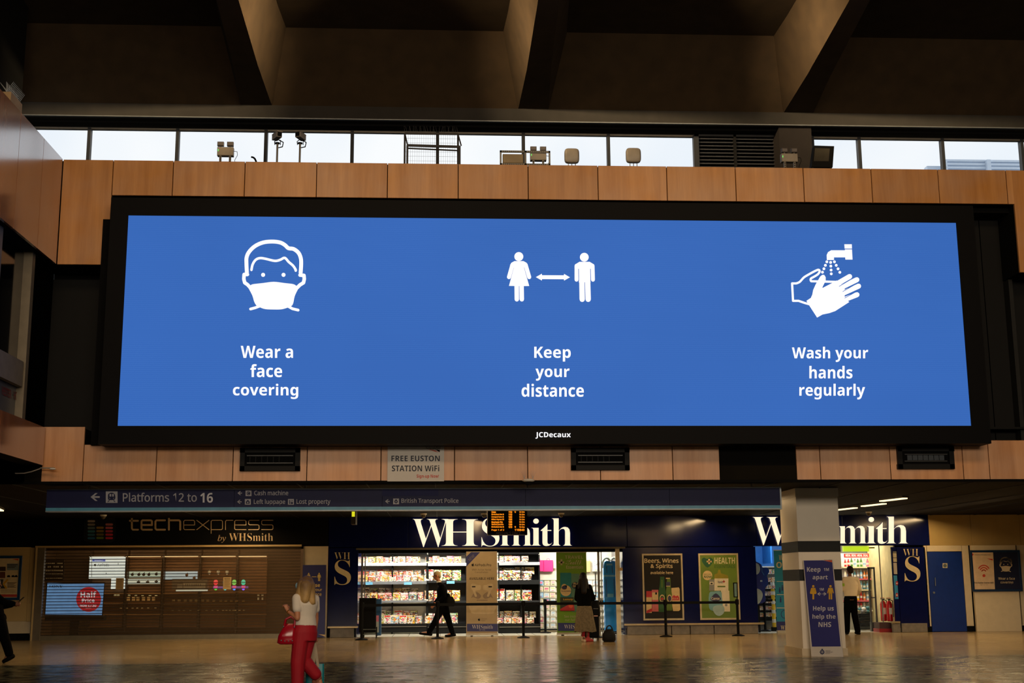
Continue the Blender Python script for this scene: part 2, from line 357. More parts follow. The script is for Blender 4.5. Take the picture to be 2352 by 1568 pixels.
# --- roof: slab, coffers, ribs, edge beam
CY = 26.8; BY = 26.2
zr0 = P(1225, 250, BY)[2]; zs = P(1176, 278, BY)[2]; zw = P(1176, 304, CY)[2]; DEP = 1.35; SL = .14
ce = struct('ceiling')
slab = MB()
zc = lambda y: zr0+(BY-y)*SL+DEP
yb = BY-.75
slab.prism([(-24, yb, zc(yb)), (-24, -14, zc(4)), (-24, -14, zc(4)+.4), (-24, CY+.07, zc(4)+.4), (-24, CY+.07, zs), (-24, BY+.05, zr0), (-24, BY+.05, zr0)], (56, 0, 0), CONC)
slab.build('coffer_slab', ce)
eb = MB(); eb.box(-24, BY, zs, 32, BY+.6, zr0, CONC2); eb.box(-24, BY+.25, zw-.02, 32, CY+.07, zs, BLKM); eb.build('edge_beam', ce)
sp = MB(); sp.box(-24, BY-.02, zs-.02, 32, BY+.05, zs+.0, SILV); sp.build('drip_strip', ce)
for cx in [P(589-1240, 245, BY)[0], P(589-620, 245, BY)[0], P(589, 240, BY)[0], P(1225, 248, BY)[0], P(1834, 255, BY)[0], P(1834+615, 258, BY)[0], P(1834+1230, 258, BY)[0]]:
    rb = MB(); vs = []
    for y, w in ((BY, .66), (BY-1.6, .50), (BY-5, .36), (-14, .36)):
        zb = zr0+(BY-max(y, 4))*SL
        for dx, z in ((-w/2, zb), (w/2, zb), (w/2+.42, zb+DEP+.1), (-w/2-.42, zb+DEP+.1)): vs.append((cx+dx, y, z))
    fs = [(0, 1, 2, 3), (15, 14, 13, 12)]
    for j in range(3):
        for i in range(4): fs.append((j*4+i, j*4+4+i, j*4+4+(i+1) % 4, j*4+(i+1) % 4))
    rb.add(vs, fs, CONC); rb.build('rib', ce)

# --- clerestory windows (plane CY), light-blocking deck outside
xm = [-330, -130, 12, 205, 408, 611, 809, 1005, 1202, 1397, 1592]
zsill = zT-.5
def clwin(n, xa, xb):
    w = struct('window_%d' % n, (P(xa, 330, CY)[0], CY, zsill))
    x0, x1 = P(xa, 330, CY)[0], P(xb, 330, CY)[0]
    f = MB(); f.box(x0-.035, CY-.06, zsill, x0+.035, CY+.08, zw, FRAME); f.build('mullion', w)
    f = MB(); f.box(x0, CY-.04, zw-.06, x1, CY+.06, zw, GREYM); f.build('head_rail', w)
    f = MB(); f.box(x0+.035, CY, zsill, x1-.035, CY+.012, zw-.06, GLASS); f.build('pane', w)
n = 1
for a, b in zip(xm[:-1], xm[1:]): clwin(n, a, b); n += 1
for a, b in ((1865, 1972), (1972, 2163), (2163, 2345), (2345, 2540), (2540, 2740), (2740, 2940)): clwin(n, a, b); n += 1
t = struct('trim_1'); b = MB(); b.box(-24, FY+.3, zsill-.3, 32, 60, zsill, BLKM); b.build('sky_block_deck', t)  # unseen deck added to keep sky below the horizon off the ceiling
lv = thing('louvre_grille', P(1690, 380, CY), 'black louvred grille between the clerestory window and the dark column', 'grille')
b = MB(); b.bpx(1594, 306, 1606, 388, CY-.1, .15, FRAME); b.bpx(1594, 306, 1866, 314, CY-.1, .15, FRAME); b.bpx(1686, 306, 1692, 388, CY-.1, .12, BLK); b.build('frame', lv)
b = MB(); b.bpx(1600, 300, 1866, 420, CY+.12, .05, M('grille_back', S(20, 22, 25), .7)); b.build('backing', lv)
for i in range(9):
    y = 317+i*8.1; b = MB(); a = P(1607, y, CY-.06); c = P(1800, y+1, CY-.06)
    b.prism([(a[0], CY-.06, a[2]), (a[0], CY-.06, a[2]-.025), (a[0], CY+.08, a[2]+.02), (a[0], CY+.08, a[2]+.045)], (c[0]-a[0], 0, 0), M('slat_metal', S(60, 62, 66), .4, .5)); b.build('slat', lv)
b = MB(); x0, x1 = P(1790, 330, CY-.5)[0], P(1865, 330, CY-.5)[0]; b.box(x0, CY-.5, zsill, x1, CY+.3, zr0, M('dark_column', S(30, 26, 24), .8, bump=.1))
o = b.build('roof_column'); tag(o, 'dark concrete column rising past the clerestory windows to the roof rib', 'column')
b = MB(); WP = M('pale_cladding', S(214, 224, 236), .6, amt=.03); HB = P(2167, 380, 60)
for k in range(4): b.bpx(2172, 367+k*8.2, 2400, 371.5+k*8.2, 60, .3, WP)
for x in (2168, 2268, 2390): b.bpx(x, 366, x+9, 400, 59.8, .3, WP)
b.bpx(2130, 381, 2172, 402, 60.4, .4, WP)
o = b.build('rooftop_plant_screen'); tag(o, 'pale slatted plant screen on the roof outside the far right clerestory window', 'screen')

# --- front fascia wall: wood panels above and below the screen
wf = struct('wall_front', (0, FY, 0))
def pan(xa, xb, z0, z1, mat, ym, par=wf, Y=FY, name='panel'):
    b = MB(); x0, x1 = P(xa, ym, Y)[0], P(xb, ym, Y)[0]; b.bev(x0+.007, Y, z0, x1-.007, Y+.05, z1, .004, mat); return b.build(name, par)
tops = [258.5, 397, 562, 727, 890, 1052.5, 1213, 1373.5, 1531.5, 1689.5, 1845.5, 2001.5, 2155, 2311, 2470, 2630, 2790]
b = MB(); b.bev(XL+.01, FY, zU, P(258.5, 410, FY)[0]-.007, FY+.05, zT, .004, WOOD); b.build('panel', wf)
for a, c in zip(tops[:-1], tops[1:]):
    if a < 2320 and c <= 2320: pan(a, c, zTb, zT, WOOD, 410)
xr = P(2330, 467, FY)[0]
zR = P(2345, 625, FY)[2]
b = MB(); b.box(P(2311, 410, FY)[0]+.007, FY, zTb, xr, FY+.05, zT, WOOD); b.build('panel', wf)
b = MB(); b.bev(xr, FY, zR, xr+1.1, FY+.05, zT, .004, WOOD); b.build('panel', wf)
for k in range(5):
    b = MB(); b.bev(xr+1.114+k*1.4, FY, zR, xr+2.5+k*1.4, FY+.05, zT, .004, WOOD); b.build('panel', wf)
x191 = P(191, 1065, FY)[0]
b = MB(); b.bev(P(94, 1110, FY)[0], FY, SZ+.02, x191-.006, FY+.05, zL, .004, WOODB); b.build('panel', wf)
lows = [191, 359, 535, 705, 875, 1044, 1212, 1379, 1545, 1653]
for a, c in zip(lows[:-1], lows[1:]): pan(a, c, SZ+.02, zLb, WOODB, 1065)
for a, c in ((1829, 1884), (1884, 2045), (2045, 2212)): pan(a, c, SZ+.02, zLb, WOODB, 1065)
zRb = P(2300, 1011, FY)[2]
pan(2212, 2272, SZ+.02, zLb, WOODB, 1065)
for a, c in ((2272, 2390), (2390, 2560), (2560, 2730)): pan(a, c, SZ+.02, zRb, WOODB, 1065)
b = MB(); b.bpx(1653, 1010, 1829, 1106, FY+.12, .1, BLK); b.build('column_panel', wf)
# body of the wall behind the panels, niche boards
b = MB(); b.box(XL-.3, FY+.9, SZ+.02, 20, FY+1.2, zT-.1, BLKM); b.box(XL-.3, FY+.05, zTb, 20, FY+.9, zT-.012, BLKM); b.box(XL-.3, FY+.06, SZ+.02, 20, FY+.9, zLb-.03, BLKM)
b.box(XL-.3, FY+.06, zLb-.03, x191-.03, FY+.9, zL-.02, BLKM); b.box(XL-.3, FY+.06, zU+.02, P(256, 500, FY)[0], FY+.9, zTb, BLKM); b.box(xr+.02, FY+.06, zR+.02, 20, FY+.9, zTb, BLKM); b.build('wall_core', wf)
for xa, xb in ((XL-.42, XL+.62), (XL+.64, XL+1.9), (XL+1.92, XL+3.1)):
    b = MB(); b.box(xa, FY+.84, zL+.02, xb, FY+.89, zU-.1, BLK); b.build('niche_board', wf)
xq = P(2235, 800, FY+.8)[0]
for k in range(4):
    b = MB(); b.box(xq+k*.95-.6, FY+.84, zRb+.1, xq+k*.95+.33, FY+.89, zTb-.05, BLK); b.build('niche_board', wf)
b = MB(); b.box(xq+.75, FY+.6, zRb, xq+.83, FY+.84, zR, M('niche_frame', S(34, 34, 32), .5)); b.box(xq-.8, FY+.5, zRb+.28, xq+4, FY+.84, zRb+.32, BLK); b.build('niche_frame', wf)

# --- left wall: wood, glazing bay, wood
wl = struct('wall_left', (XL, 20, 0))
zLt, zLd = zL, P(105, 1069, FY)[2]
def yat(px, py): return PX(px, py, XL)[1]
ys = [FY-.02, yat(95, 420), yat(38, 420)]; st_ = ys[1]-ys[2]
while ys[-1] > -6: ys.append(ys[-1]-st_)
for i, (a, c) in enumerate(zip(ys[:-1], ys[1:])):
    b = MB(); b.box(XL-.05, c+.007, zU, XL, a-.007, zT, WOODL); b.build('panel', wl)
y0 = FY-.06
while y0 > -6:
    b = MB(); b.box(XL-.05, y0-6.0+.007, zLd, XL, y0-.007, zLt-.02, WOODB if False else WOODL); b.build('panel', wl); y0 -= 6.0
b = MB(); b.box(XL-.6, -14, zLd, XL-.05, FY+.9, zLt-.04, BLKM); b.box(XL-.6, -14, zU+.02, XL-.05, FY+.9, zT-.03, BLKM); b.box(XL-.9, -14, zLd, XL-.6, FY+.9, zU+.1, BLKM); b.box(XL-1.2, -14, SZ+.02, XL-.35, FY+.04, zLd+.1, BLKM); b.build('wall_core', wl)
b = MB(); b.box(XL-.42, yat(92, 700)+.15, zLt-.02, XL-.3, FY+.84, zU+.05, M('gap_shade_black', S(7, 7, 7), 1., spec=0)); b.build('niche_board', wl)  # matt black board added so the shaded corner gap stays dark
MULL = M('anodised_mullion', S(132, 122, 104), .45, .3); DG = M('dark_window_glass', S(8, 9, 11), .08, spec=.6)
yA, yB = yat(92, 700), yat(14, 700)
stp = yA-yB; k = 0; y = yA+.12
while y > -4:
    w = MB(); w.box(XL-.4, y-.14, zLt-.02, XL-.18, y+.02, zU+.02, MULL); w.build('mullion', wl)
    w = MB(); w.box(XL-.36, y-stp+.0, zLt+.7, XL-.34, y-.14, zU, DG); w.build('pane', wl)
    a = PX(60, 870, XL-.2)[2]; zz0, zz1 = PX(70, 897, XL-.2)[2], PX(40, 823, XL-.2)[2]
    w = MB(); w.box(XL-.3, y-stp+.05, zz0, XL-.2, y-.2, zz1, M('grey_spandrel', S(128, 118, 98), .6)); w.build('spandrel', wl)
    w = MB(); w.box(XL-.34, y-stp+.05, zLt-.02, XL-.32, y-.14, zz0, M('frosted_pane', S(84, 84, 82), .4)); w.build('lower_pane', wl)
    y -= stp; k += 1
b = MB(); b.box(XL-.4, -6, zLt-.03, XL-.15, yA+.2, zLt+.03, MULL); b.build('sill', wl)
b = MB(); RD = M('dull_red_letter', S(120, 38, 30), .6); pl = plx(XL-.31)
for i, (x0, y0, x1, y1, s) in enumerate([(5, 892, 26, 917, 'HESTER'), (32, 903, 56, 927, 'HOLIDAY')]):
    vs, fs, bb = glyphs(s, 'B'); q = []
    for vx, vy, vz in vs:
        u = (vx-bb[0])/(bb[2]-bb[0]); v = (bb[3]-vy)/(bb[3]-bb[1]); x = x0+u*(x1-x0); q.append(hit(x, y0+(x-x0)*.45-6+v*20, pl, .004))
    b.add(q, fs, RD)
b.build('red_lettering', wl)

# --- hall enclosure behind and right of the camera
b = MB(); b.box(-24, -14.3, 0, 32, -14, 16.5, M('far_wall', S(60, 54, 46), .8)); o = b.build('wall_rear'); o['kind'] = 'structure'
b = MB(); b.box(22, -14, 0, 22.3, 48, 16.5, M('far_wall')); o = b.build('wall_right'); o['kind'] = 'structure'
b = MB(); b.box(-19.3, -14, 0, -19, 48, SZ+.3, M('far_wall')); b.box(XL-1.3, -14, SZ+.1, XL-1.2, FY+1, 16.5, BLKM); o = b.build('wall_left'); o['kind'] = 'structure'

# --- soffit over the concourse edge
so = struct('ceiling', (0, FY, SZ)); b = MB(); b.box(-19, FY+.02, SZ, 22, SY+.4, SZ+.3, SOFF); b.box(-19, -14, SZ+.02, XL-.35, FY+.02, SZ+.32, SOFF); b.build('soffit', so)
for k in range(30):
    x = -17+k*1.3; b = MB(); b.box(x-.01, FY+.1, SZ-.012, x+.01, SY, SZ, M('soffit_joint', S(20, 16, 10), .6)); b.build('joint_strip', so)
b = MB(); b.box(-19, FY+.0, SZ-.02, 22, FY+.06, SZ+.03, BLKM); b.build('edge_trim', so)

# ================================================================ LED SCREEN
LY = 23.28
led = thing('led_screen', P(1250, 1020, LY), 'huge blue lit display screen in a black casing filling the wood-clad wall', 'screen')
b = MB(); xa, xb = P(258, 500, LY)[0], P(2232, 500, LY)[0]; z1 = P(1176, 462, LY)[2]; z0 = P(1176, 1019, LY)[2]
za, zb = P(1176, 502, LY)[2]+.0, P(1176, 977.5, LY)[2]; lx0, lx1 = P(282, 740, LY)[0], P(2213.5, 740, LY)[0]
xa, xb = lx0-.33, lx1+.36
b.box(xa, LY, z0, xb, LY+.5, zb, BLK2); b.box(xa, LY, za, xb, LY+.5, z1, BLK2); b.box(xa, LY, zb, lx0, LY+.5, za, BLK2); b.box(lx1, LY, zb, xb, LY+.5, za, BLK2)
b.box(xa+.1, LY+.5, z0+.1, xb-.1, FY+.8, z1-.1, BLKM); b.box(xa-.25, LY+.44, z0+.03, xa, LY+.8, z1-.3, BLKM)
b.build('casing', led)
m = bpy.data.materials.new('led_blue'); m.use_nodes = True; nt = m.node_tree; bs = nt.nodes['Principled BSDF']; bs.inputs['Base Color'].default_value = (.004, .004, .004, 1); bs.inputs['Roughness'].default_value = .7; bs.inputs['Specular IOR Level'].default_value = .1
t_ = nt.nodes.new('ShaderNodeTexCoord'); wv = nt.nodes.new('ShaderNodeTexWave'); wv.bands_direction = 'Z'; wv.inputs['Scale'].default_value = 8.5; wv.inputs['Distortion'].default_value = .3
wv2 = nt.nodes.new('ShaderNodeTexNoise'); wv2.inputs['Scale'].default_value = .35
r_ = nt.nodes.new('ShaderNodeMix'); r_.data_type = 'RGBA'; r_.inputs[6].default_value = (*S(52, 101, 181), 1); r_.inputs[7].default_value = (*S(56, 105, 185), 1)
r2_ = nt.nodes.new('ShaderNodeMix'); r2_.data_type = 'RGBA'; r2_.blend_type = 'MULTIPLY'; r2_.inputs[0].default_value = .12
for w_ in (wv, wv2): nt.links.new(t_.outputs['Object'], w_.inputs['Vector'])
nt.links.new(wv.outputs['Fac'], r_.inputs[0]); nt.links.new(r_.outputs[2], r2_.inputs[6]); nt.links.new(wv2.outputs['Fac'], r2_.inputs[7])
nt.links.new(r2_.outputs[2], bs.inputs['Emission Color']); bs.inputs['Emission Strength'].default_value = 1.08
LEDM = m; LW = M('led_white', emit=S(250, 250, 255), es=1.05, amt=0)
b = MB(); b.box(lx0, LY+.02, zb, lx1, LY+.06, za, LEDM); disp = b.build('display', led)
LP = ply(LY+.018)
def ic(name, fn): b = MB(); fn(b); return b.build(name, disp)
def q7(pts): return [(520+x/7.127, 520+y/7.127) for x, y in pts]
def face(b, tr, pl, m, w=1., kk=0):
    _s, _d, _p = b.stroke, b.disc, b.poly
    b = type('o', (), dict(stroke=staticmethod(lambda p, w_, pl_, m_: _s(p, w_, pl_, m_, kk)), disc=staticmethod(lambda x, y, r_, pl_, m_: _d(x, y, r_, pl_, m_, kk)), poly=staticmethod(lambda p, pl_, m_: _p(p, pl_, m_, kk))))
    W2 = lambda x: x*w
    o1 = cr([(335, 755), (328, 600), (332, 500), (375, 410), (470, 320), (600, 262), (750, 246), (880, 262), (960, 305), (1015, 355), (1100, 368), (1180, 430), (1218, 520), (1224, 620), (1215, 760)], 4)
    b.stroke(tr(o1), W2(8.8), pl, m)
    b.stroke(tr([(345, 785), (290, 785), (285, 860), (300, 920), (345, 950), (400, 1010)]), W2(8), pl, m)
    b.stroke(tr([(1205, 795), (1270, 800), (1275, 860), (1262, 920), (1205, 955), (1150, 1010)]), W2(8), pl, m)
    b.stroke(tr(cr([(410, 710), (430, 620), (480, 545), (550, 517), (640, 528), (790, 562), (880, 545), (955, 513), (1020, 580), (1090, 640), (1130, 700), (1135, 722)], 4)), W2(5.6), pl, m)
    for x in (601, 935):
        (px_, py_), = tr([(x, 791)]); b.disc(px_, py_, W2(4.6), pl, m)
    mk = cr([(395, 968), (430, 945), (600, 925), (775, 905), (950, 925), (1090, 942), (1145, 970)], 4)+cr([(1180, 1010), (1120, 1135), (1095, 1250), (1065, 1300), (995, 1330), (900, 1355), (780, 1358), (640, 1352), (555, 1325), (495, 1295), (455, 1230), (425, 1130), (365, 1015)], 3)
    b.poly(tr(mk), pl, m)
    b.stroke(tr([(395, 1350), (470, 1330), (550, 1300)]), W2(6.2), pl, m); b.stroke(tr([(1175, 1368), (1080, 1345), (1010, 1305)]), W2(6.2), pl, m)
ic('face_icon', lambda b: face(b, q7, LP, LW))
def q8(pts): return [(1130+x/8.711, 540+y/8.711) for x, y in pts]
def people(b):
    b.disc(*q8([(537, 427)])[0], 10.3, LP, LW); b.disc(*q8([(1847, 440)])[0], 10.1, LP, LW)
    b.poly(q8([(450, 518), (630, 518), (690, 550), (720, 600), (640, 645), (745, 1015), (640, 1017), (440, 1015), (340, 1013), (440, 645), (360, 600), (390, 550)]), LP, LW)
    b.stroke(q8([(410, 590), (340, 838)]), 9.3, LP, LW); b.stroke(q8([(672, 590), (745, 838)]), 9.3, LP, LW)
    b.stroke(q8([(494, 1010), (497, 1282)]), 10.2, LP, LW); b.stroke(q8([(592, 1010), (597, 1282)]), 10.2, LP, LW)
    b.poly(q8([(1750, 532), (1955, 532), (2025, 575), (2050, 640), (1975, 670), (1975, 940), (1735, 940), (1728, 670), (1650, 640), (1680, 575)]), LP, LW)
    b.stroke(q8([(1692, 610), (1692, 890)]), 9, LP, LW); b.stroke(q8([(2012, 610), (2020, 890)]), 9, LP, LW)
    b.stroke(q8([(1799, 930), (1805, 1282)]), 12.2, LP, LW, cap=True); b.stroke(q8([(1915, 930), (1925, 1282)]), 12.2, LP, LW)
    b.poly(q8([(878, 838), (998, 770), (1000, 800), (1440, 802), (1442, 773), (1560, 842), (1442, 908), (1440, 880), (1000, 878), (998, 906)]), LP, LW)
    b.stroke(q8([(1733, 672), (1736, 930)]), 1.3, LP, LEDM, 1, cap=False); b.stroke(q8([(1970, 672), (1974, 930)]), 1.3, LP, LEDM, 1, cap=False)
ic('people_icon', people)
def q9(pts): return [(1790+x/7.468, 540+y/7.468) for x, y in pts]
def hands(b):
    b.poly(q9([(1115, 155), (1243, 155), (1246, 230), (1120, 230)]), LP, LW)
    b.poly(q9([(815, 425), (812, 340), (835, 290), (890, 258), (1125, 258), (1125, 243), (1246, 243), (1256, 418), (1133, 418), (1130, 380), (938, 380), (938, 425)]), LP, LW)
    for x, y in [(815, 456), (790, 516), (765, 575), (740, 634), (880, 466), (884, 530), (888, 597), (891, 662), (945, 456), (976, 516), (1007, 576), (1038, 636)]: b.disc(*q9([(x, y)])[0], 3.2, LP, LW, n=14)
    b.stroke(q9(cr([(290, 826), (350, 800), (420, 725), (500, 675), (600, 620), (670, 592), (692, 620), (660, 670), (590, 715), (540, 745), (545, 785), (600, 790), (980, 800)], 3)), 4.9, LP, LW)
    b.stroke(q9([(290, 826), (219, 826), (235, 1125), (330, 1125), (440, 1163), (520, 1185)]), 4.9, LP, LW)
    b.poly(q9([(465, 1125), (540, 1075), (565, 1020), (580, 940), (620, 850), (700, 710), (735, 680), (770, 680), (795, 720), (795, 780), (735, 900), (905, 820), (985, 775), (1120, 900), (1120, 1080), (1200, 1145), (1100, 1210), (960, 1300), (860, 1335), (740, 1360), (648, 1412), (510, 1200)]), LP, LW)
    for a, c, w in (((960, 850), (1206, 708), 11.6), ((1040, 905), (1330, 763), 11.6), ((1060, 1010), (1360, 873), 11.6), ((1100, 1110), (1332, 1020), 11.6)): b.stroke(q9([a, c]), w, LP, LW)
    for a, c in (((1025, 878), (1250, 745)), ((1085, 968), (1372, 805)), ((1120, 1078), (1400, 925))): b.stroke(q9([a, c]), 1.3, LP, LEDM, 1, cap=False)
    b.poly(q9([(785, 818), (905, 820), (745, 903), (738, 893)]), LP, LEDM, 1)
ic('hands_icon', hands)
for s, x0, y0, x1, y1 in [('Wear a', 553, 794, 673, 822), ('face', 575, 836, 648, 866), ('covering', 535, 881, 685, 916), ('Keep', 1227, 796, 1311, 830), ('your', 1230, 846, 1308, 874), ('distance', 1198, 881, 1341, 911),
                          ('Wash your', 1819, 796, 1994, 831), ('hands', 1859, 840, 1958, 869), ('regularly', 1836, 881, 1987, 917)]:
    b = MB(); b.text(s, 'B', x0, y0, x1, y1, LP, LW); b.build('lettering', disp)
b = MB(); b.text('JCDecaux', 'B', 1230, 992, 1311, 1007, ply(LY), LW, 1, ext=.02); tag(b.build('maker_lettering', led), 'small white lit lettering under the screen')

# ================================================================ THINGS ON THE FASCIA
for i, (x0, y0, x1, y1, lab) in enumerate([(551, 1028, 689, 1081, 'black rectangular air vent in the wood band left of the wifi sign'), (1312, 1027.5, 1446, 1079, 'black rectangular air vent in the wood band below the middle of the screen'), (2062, 1025, 2192, 1076.5, 'black rectangular air vent in the wood band under the right end of the screen')]):
    v = thing('air_vent', P((x0+x1)/2, y1, FY), lab, 'vent', None)
    b = MB(); xm_, ym_ = 11, 11
    for q in ((x0, y0, x1, y0+ym_), (x0, y1-ym_, x1, y1), (x0, y0, x0+xm_, y1), (x1-xm_, y0, x1, y1)): b.bpx(*q, FY-.06, .06, BLK)
    b.build('frame', v); b = MB(); b.bpx(x0+9, y0+9, x1-9, y1-9, FY-.01, .008, BLKM); b.build('backing', v)
    b = MB(); b.bpx(x0+16, y0+17, x1-16, y0+19, FY-.05, .03, M('vent_edge', S(52, 52, 50), .4)); b.bpx(x0+16, y1-19, x1-16, y1-17, FY-.05, .03, M('vent_edge')); b.build('rail', v)
    for k in range(6 if i < 2 else 7):
        xx = x0+22+k*(x1-x0-44)/7; b = MB(); b.bpx(xx, y0+20, xx+(2 if i < 2 else 11), y1-20, FY-.03, .015, BLK if i < 2 else M('vent_flap', S(58, 66, 74), .4)); b.build('flap', v)
v = thing('wifi_sign', P(955, 1105, FY), 'square white sign reading FREE EUSTON STATION WiFi', 'sign')
b = MB(); b.bpx(890, 1022, 1020, 1105, FY-.03, .028, M('sign_white', S(205, 200, 192), .5, amt=.02)); b.build('board', v)
b = MB(); pl = ply(FY-.03); TXN = M('ink_navy', S(34, 40, 58), .6); TXR = M('ink_red', S(196, 62, 40), .6); INK = M('ink_black', S(20, 20, 20), .6)
b.text('FREE EUSTON', 'B', 899, 1046, 1010, 1059, pl, TXN); b.text('STATION WiFi', 'B', 900, 1068, 1009, 1082, pl, TXN); b.text('Sign-up Now!', 'B', 957, 1089, 1008, 1099, pl, TXR); b.text('NetworkRail', 'I', 977, 1025, 1012, 1031, pl, INK)
b.poly([(980, 1031), (1010, 1033), (1010, 1038), (998, 1031.5)], pl, TXR); b.poly([(980, 1031), (1000, 1034), (1010, 1038), (1006, 1036)], pl, TXR, 2); b.poly([(984, 1032), (998, 1034), (1008, 1039), (1000, 1037)], pl, TXR, 1); b.build('print', v)

# --- directional sign
DY = 24.35
v = thing('directional_sign', P(948, 1172, DY), 'long navy overhead sign to Platforms 12 to 16 and left luggage', 'sign')
DN = M('sign_navy', S(8, 15, 66), .55, amt=.06, spec=.3); DG_ = M('sign_letter_grey', S(172, 170, 176), .5); DW = M('sign_letter_bright', S(225, 223, 228), .5)
b = MB(); zA, zB_, zC, zD = P(948, 1119, DY)[2], P(948, 1163, DY)[2], P(948, 1170, DY)[2], P(948, 1172.5, DY)[2]
X0, X1 = P(106, 1150, DY)[0], P(1791.5, 1145, DY)[0]
seams = [X0, P(538, 1145, DY)[0], P(878, 1145, DY)[0], P(1207, 1145, DY)[0], P(1538, 1145, DY)[0], X1]
for a, c in zip(seams[:-1], seams[1:]):
    b = MB(); b.box(a+.003, DY, zB_, c-.003, DY+.2, zA-.03, DN); b.build('panel', v)
b = MB(); b.box(X0, DY-.004, zC, X1, DY+.2, zB_, M('sign_light_blue', S(70, 140, 172), .4)); b.build('blue_stripe', v)
b = MB(); b.box(X0, DY-.01, zD, X1, DY+.21, zC, SILV); b.box(X0, DY-.01, zA-.03, X1, DY+.21, zA-.01, SILV); b.box(X1, DY-.01, zD, X1+.03, DY+.21, zA-.01, SILV); b.build('trim', v)
b = MB()
for x in (P(200, 1145, DY)[0], P(700, 1145, DY)[0], P(1213, 1145, DY)[0], P(1730, 1145, DY)[0]): b.cyl((x, DY+.1, zA-.02), (x, DY+.1, SZ), .015, .015, GREYM, 8)
b.build('hanger', v)
b = MB(); pl = ply(DY)
def arrow(b, x, y, s, pl, m, d=-1, w=None, k=1):
    w = w or s*.16; b.stroke([(x+d*s*.5, y), (x-d*s*.5, y)], w, pl, m, k, cap=False, n=4)
    b.poly([(x+d*s*.5-w*.1*d, y-w*.2), (x+d*s*.5+d*w*.2, y), (x-d*0, y+s*.45), (x-d*w*1.3, y+s*.45), (x+d*(s*.5-w*1.2), y)], pl, m, k+.3); b.poly([(x+d*s*.5+d*w*.2, y), (x, y-s*.45), (x-d*w*1.3, y-s*.45), (x+d*(s*.5-w*1.2), y)], pl, m, k+.3)
arrow(b, 219, 1141, 20, pl, DG_, -1, 4)
b.rect(243, 1128, 270, 1154.5, pl, DG_, 1); b.poly(cr([(249, 1134), (256, 1131), (263, 1134), (265, 1142), (263, 1147), (256, 1148), (249, 1147), (248, 1142)], 3, True), pl, DN, 2)
for x in (251.5, 257.5): b.rect(x, 1134, x+4, 1140, pl, DG_, 3)
b.disc(252, 1144, 1, pl, DG_, 3, n=8); b.disc(261, 1144, 1, pl, DG_, 3, n=8); b.stroke([(251, 1149), (248, 1152)], 1.6, pl, DN, 2); b.stroke([(261, 1149), (264, 1152)], 1.6, pl, DN, 2)
b.text('Platforms 12 to', 'R', 282, 1131, 452, 1152, pl, DG_, off=.012); b.text('16', 'B', 460, 1131.5, 489, 1154, pl, DW)
b.text('Cash machine', 'R', 584, 1126, 662, 1137, pl, DG_, off=.01); b.text('Left luggage', 'R', 583, 1146, 655, 1160, pl, DG_, off=.012); b.text('Lost property', 'R', 681, 1146, 759, 1160, pl, DG_, off=.012); b.text('British Transport Police', 'R', 922, 1144, 1053, 1157.5, pl, DG_, off=.012)
for x, y in ((551, 1132), (550, 1152), (890, 1151)): arrow(b, x, y, 10, pl, DG_, -1, 2)
for x, y, t in ((564, 1126, 0), (562.5, 1145.5, 1), (661.5, 1145.5, 2), (903, 1144.5, 3)):
    b.rect(x, y, x+13.5, y+13, pl, DG_, 1)
    if t == 0: b.disc(x+6.7, y+6.5, 4.4, pl, DN, 2, n=14); b.disc(x+6.7, y+6.5, 3, pl, DG_, 3, n=12); b.rect(x+5, y+4.6, x+9.5, y+8.5, pl, DN, 4)
    if t == 1: b.rect(x+2.5, y+5, x+11, y+11, pl, DN, 2); b.rect(x+5, y+2.6, x+8.5, y+5, pl, DN, 2); b.disc(x+6.7, y+8, 1.8, pl, DG_, 3, n=10)
    if t == 2: b.disc(x+4, y+3.5, 1.3, pl, DN, 2, n=10); b.rect(x+2.8, y+5, x+5.2, y+11.5, pl, DN, 2); b.rect(x+6.5, y+7, x+11.5, y+11.5, pl, DN, 2); b.stroke([(x+9, y+2.5), (x+10, y+4), (x+8.5, y+5.5)], 1.1, pl, DN, 2)
    if t == 3: b.disc(x+6.7, y+7.2, 3.9, pl, DN, 2, n=14); b.rect(x+5.4, y+1.6, x+8, y+4, pl, DN, 2); b.disc(x+6.7, y+7.2, 1.5, pl, DG_, 3, n=10)
b.build('lettering', v)
b = MB(); b.box(P(878, 1125, DY)[0], DY-.003, P(900, 1139, DY)[2], P(1007, 1125, DY)[0], DY+.001, P(900, 1120.5, DY)[2], M('sign_blank_patch', S(13, 20, 76), .6, spec=.3)); tag(b.build('cover_patch', v), 'plain navy patch pasted over old lettering')

# --- small camera dish under the wood band with bird spikes
v = thing('ceiling_camera', P(1214, 1112, FY), 'small white oval security camera with bird spikes on the lower edge of the wood band', 'camera')
b = MB(); c = P(1214, 1103, FY-.12); b.ell(c, (.12, .1, .035), WHITE); b.cyl((c[0], c[1]+.05, c[2]), (c[0], FY, c[2]+.02), .03, .03, GREYM); b.cyl((c[0]-.0, c[1], c[2]-.02), (c[0], c[1], c[2]-.09), .07, .05, BLKM); b.build('housing', v, True)
b = MB()
for k in range(10):
    s = -1 if k < 5 else 1; q = (c[0]+s*(.08), c[1], c[2]+.03); a = (k % 5)*.3-.6; b.cyl(q, (q[0]+math.sin(a)*.1, c[1]-.02, q[2]+.16*math.cos(a)), .0025, .0015, SILV, 4)
b.build('bird_spikes', v)

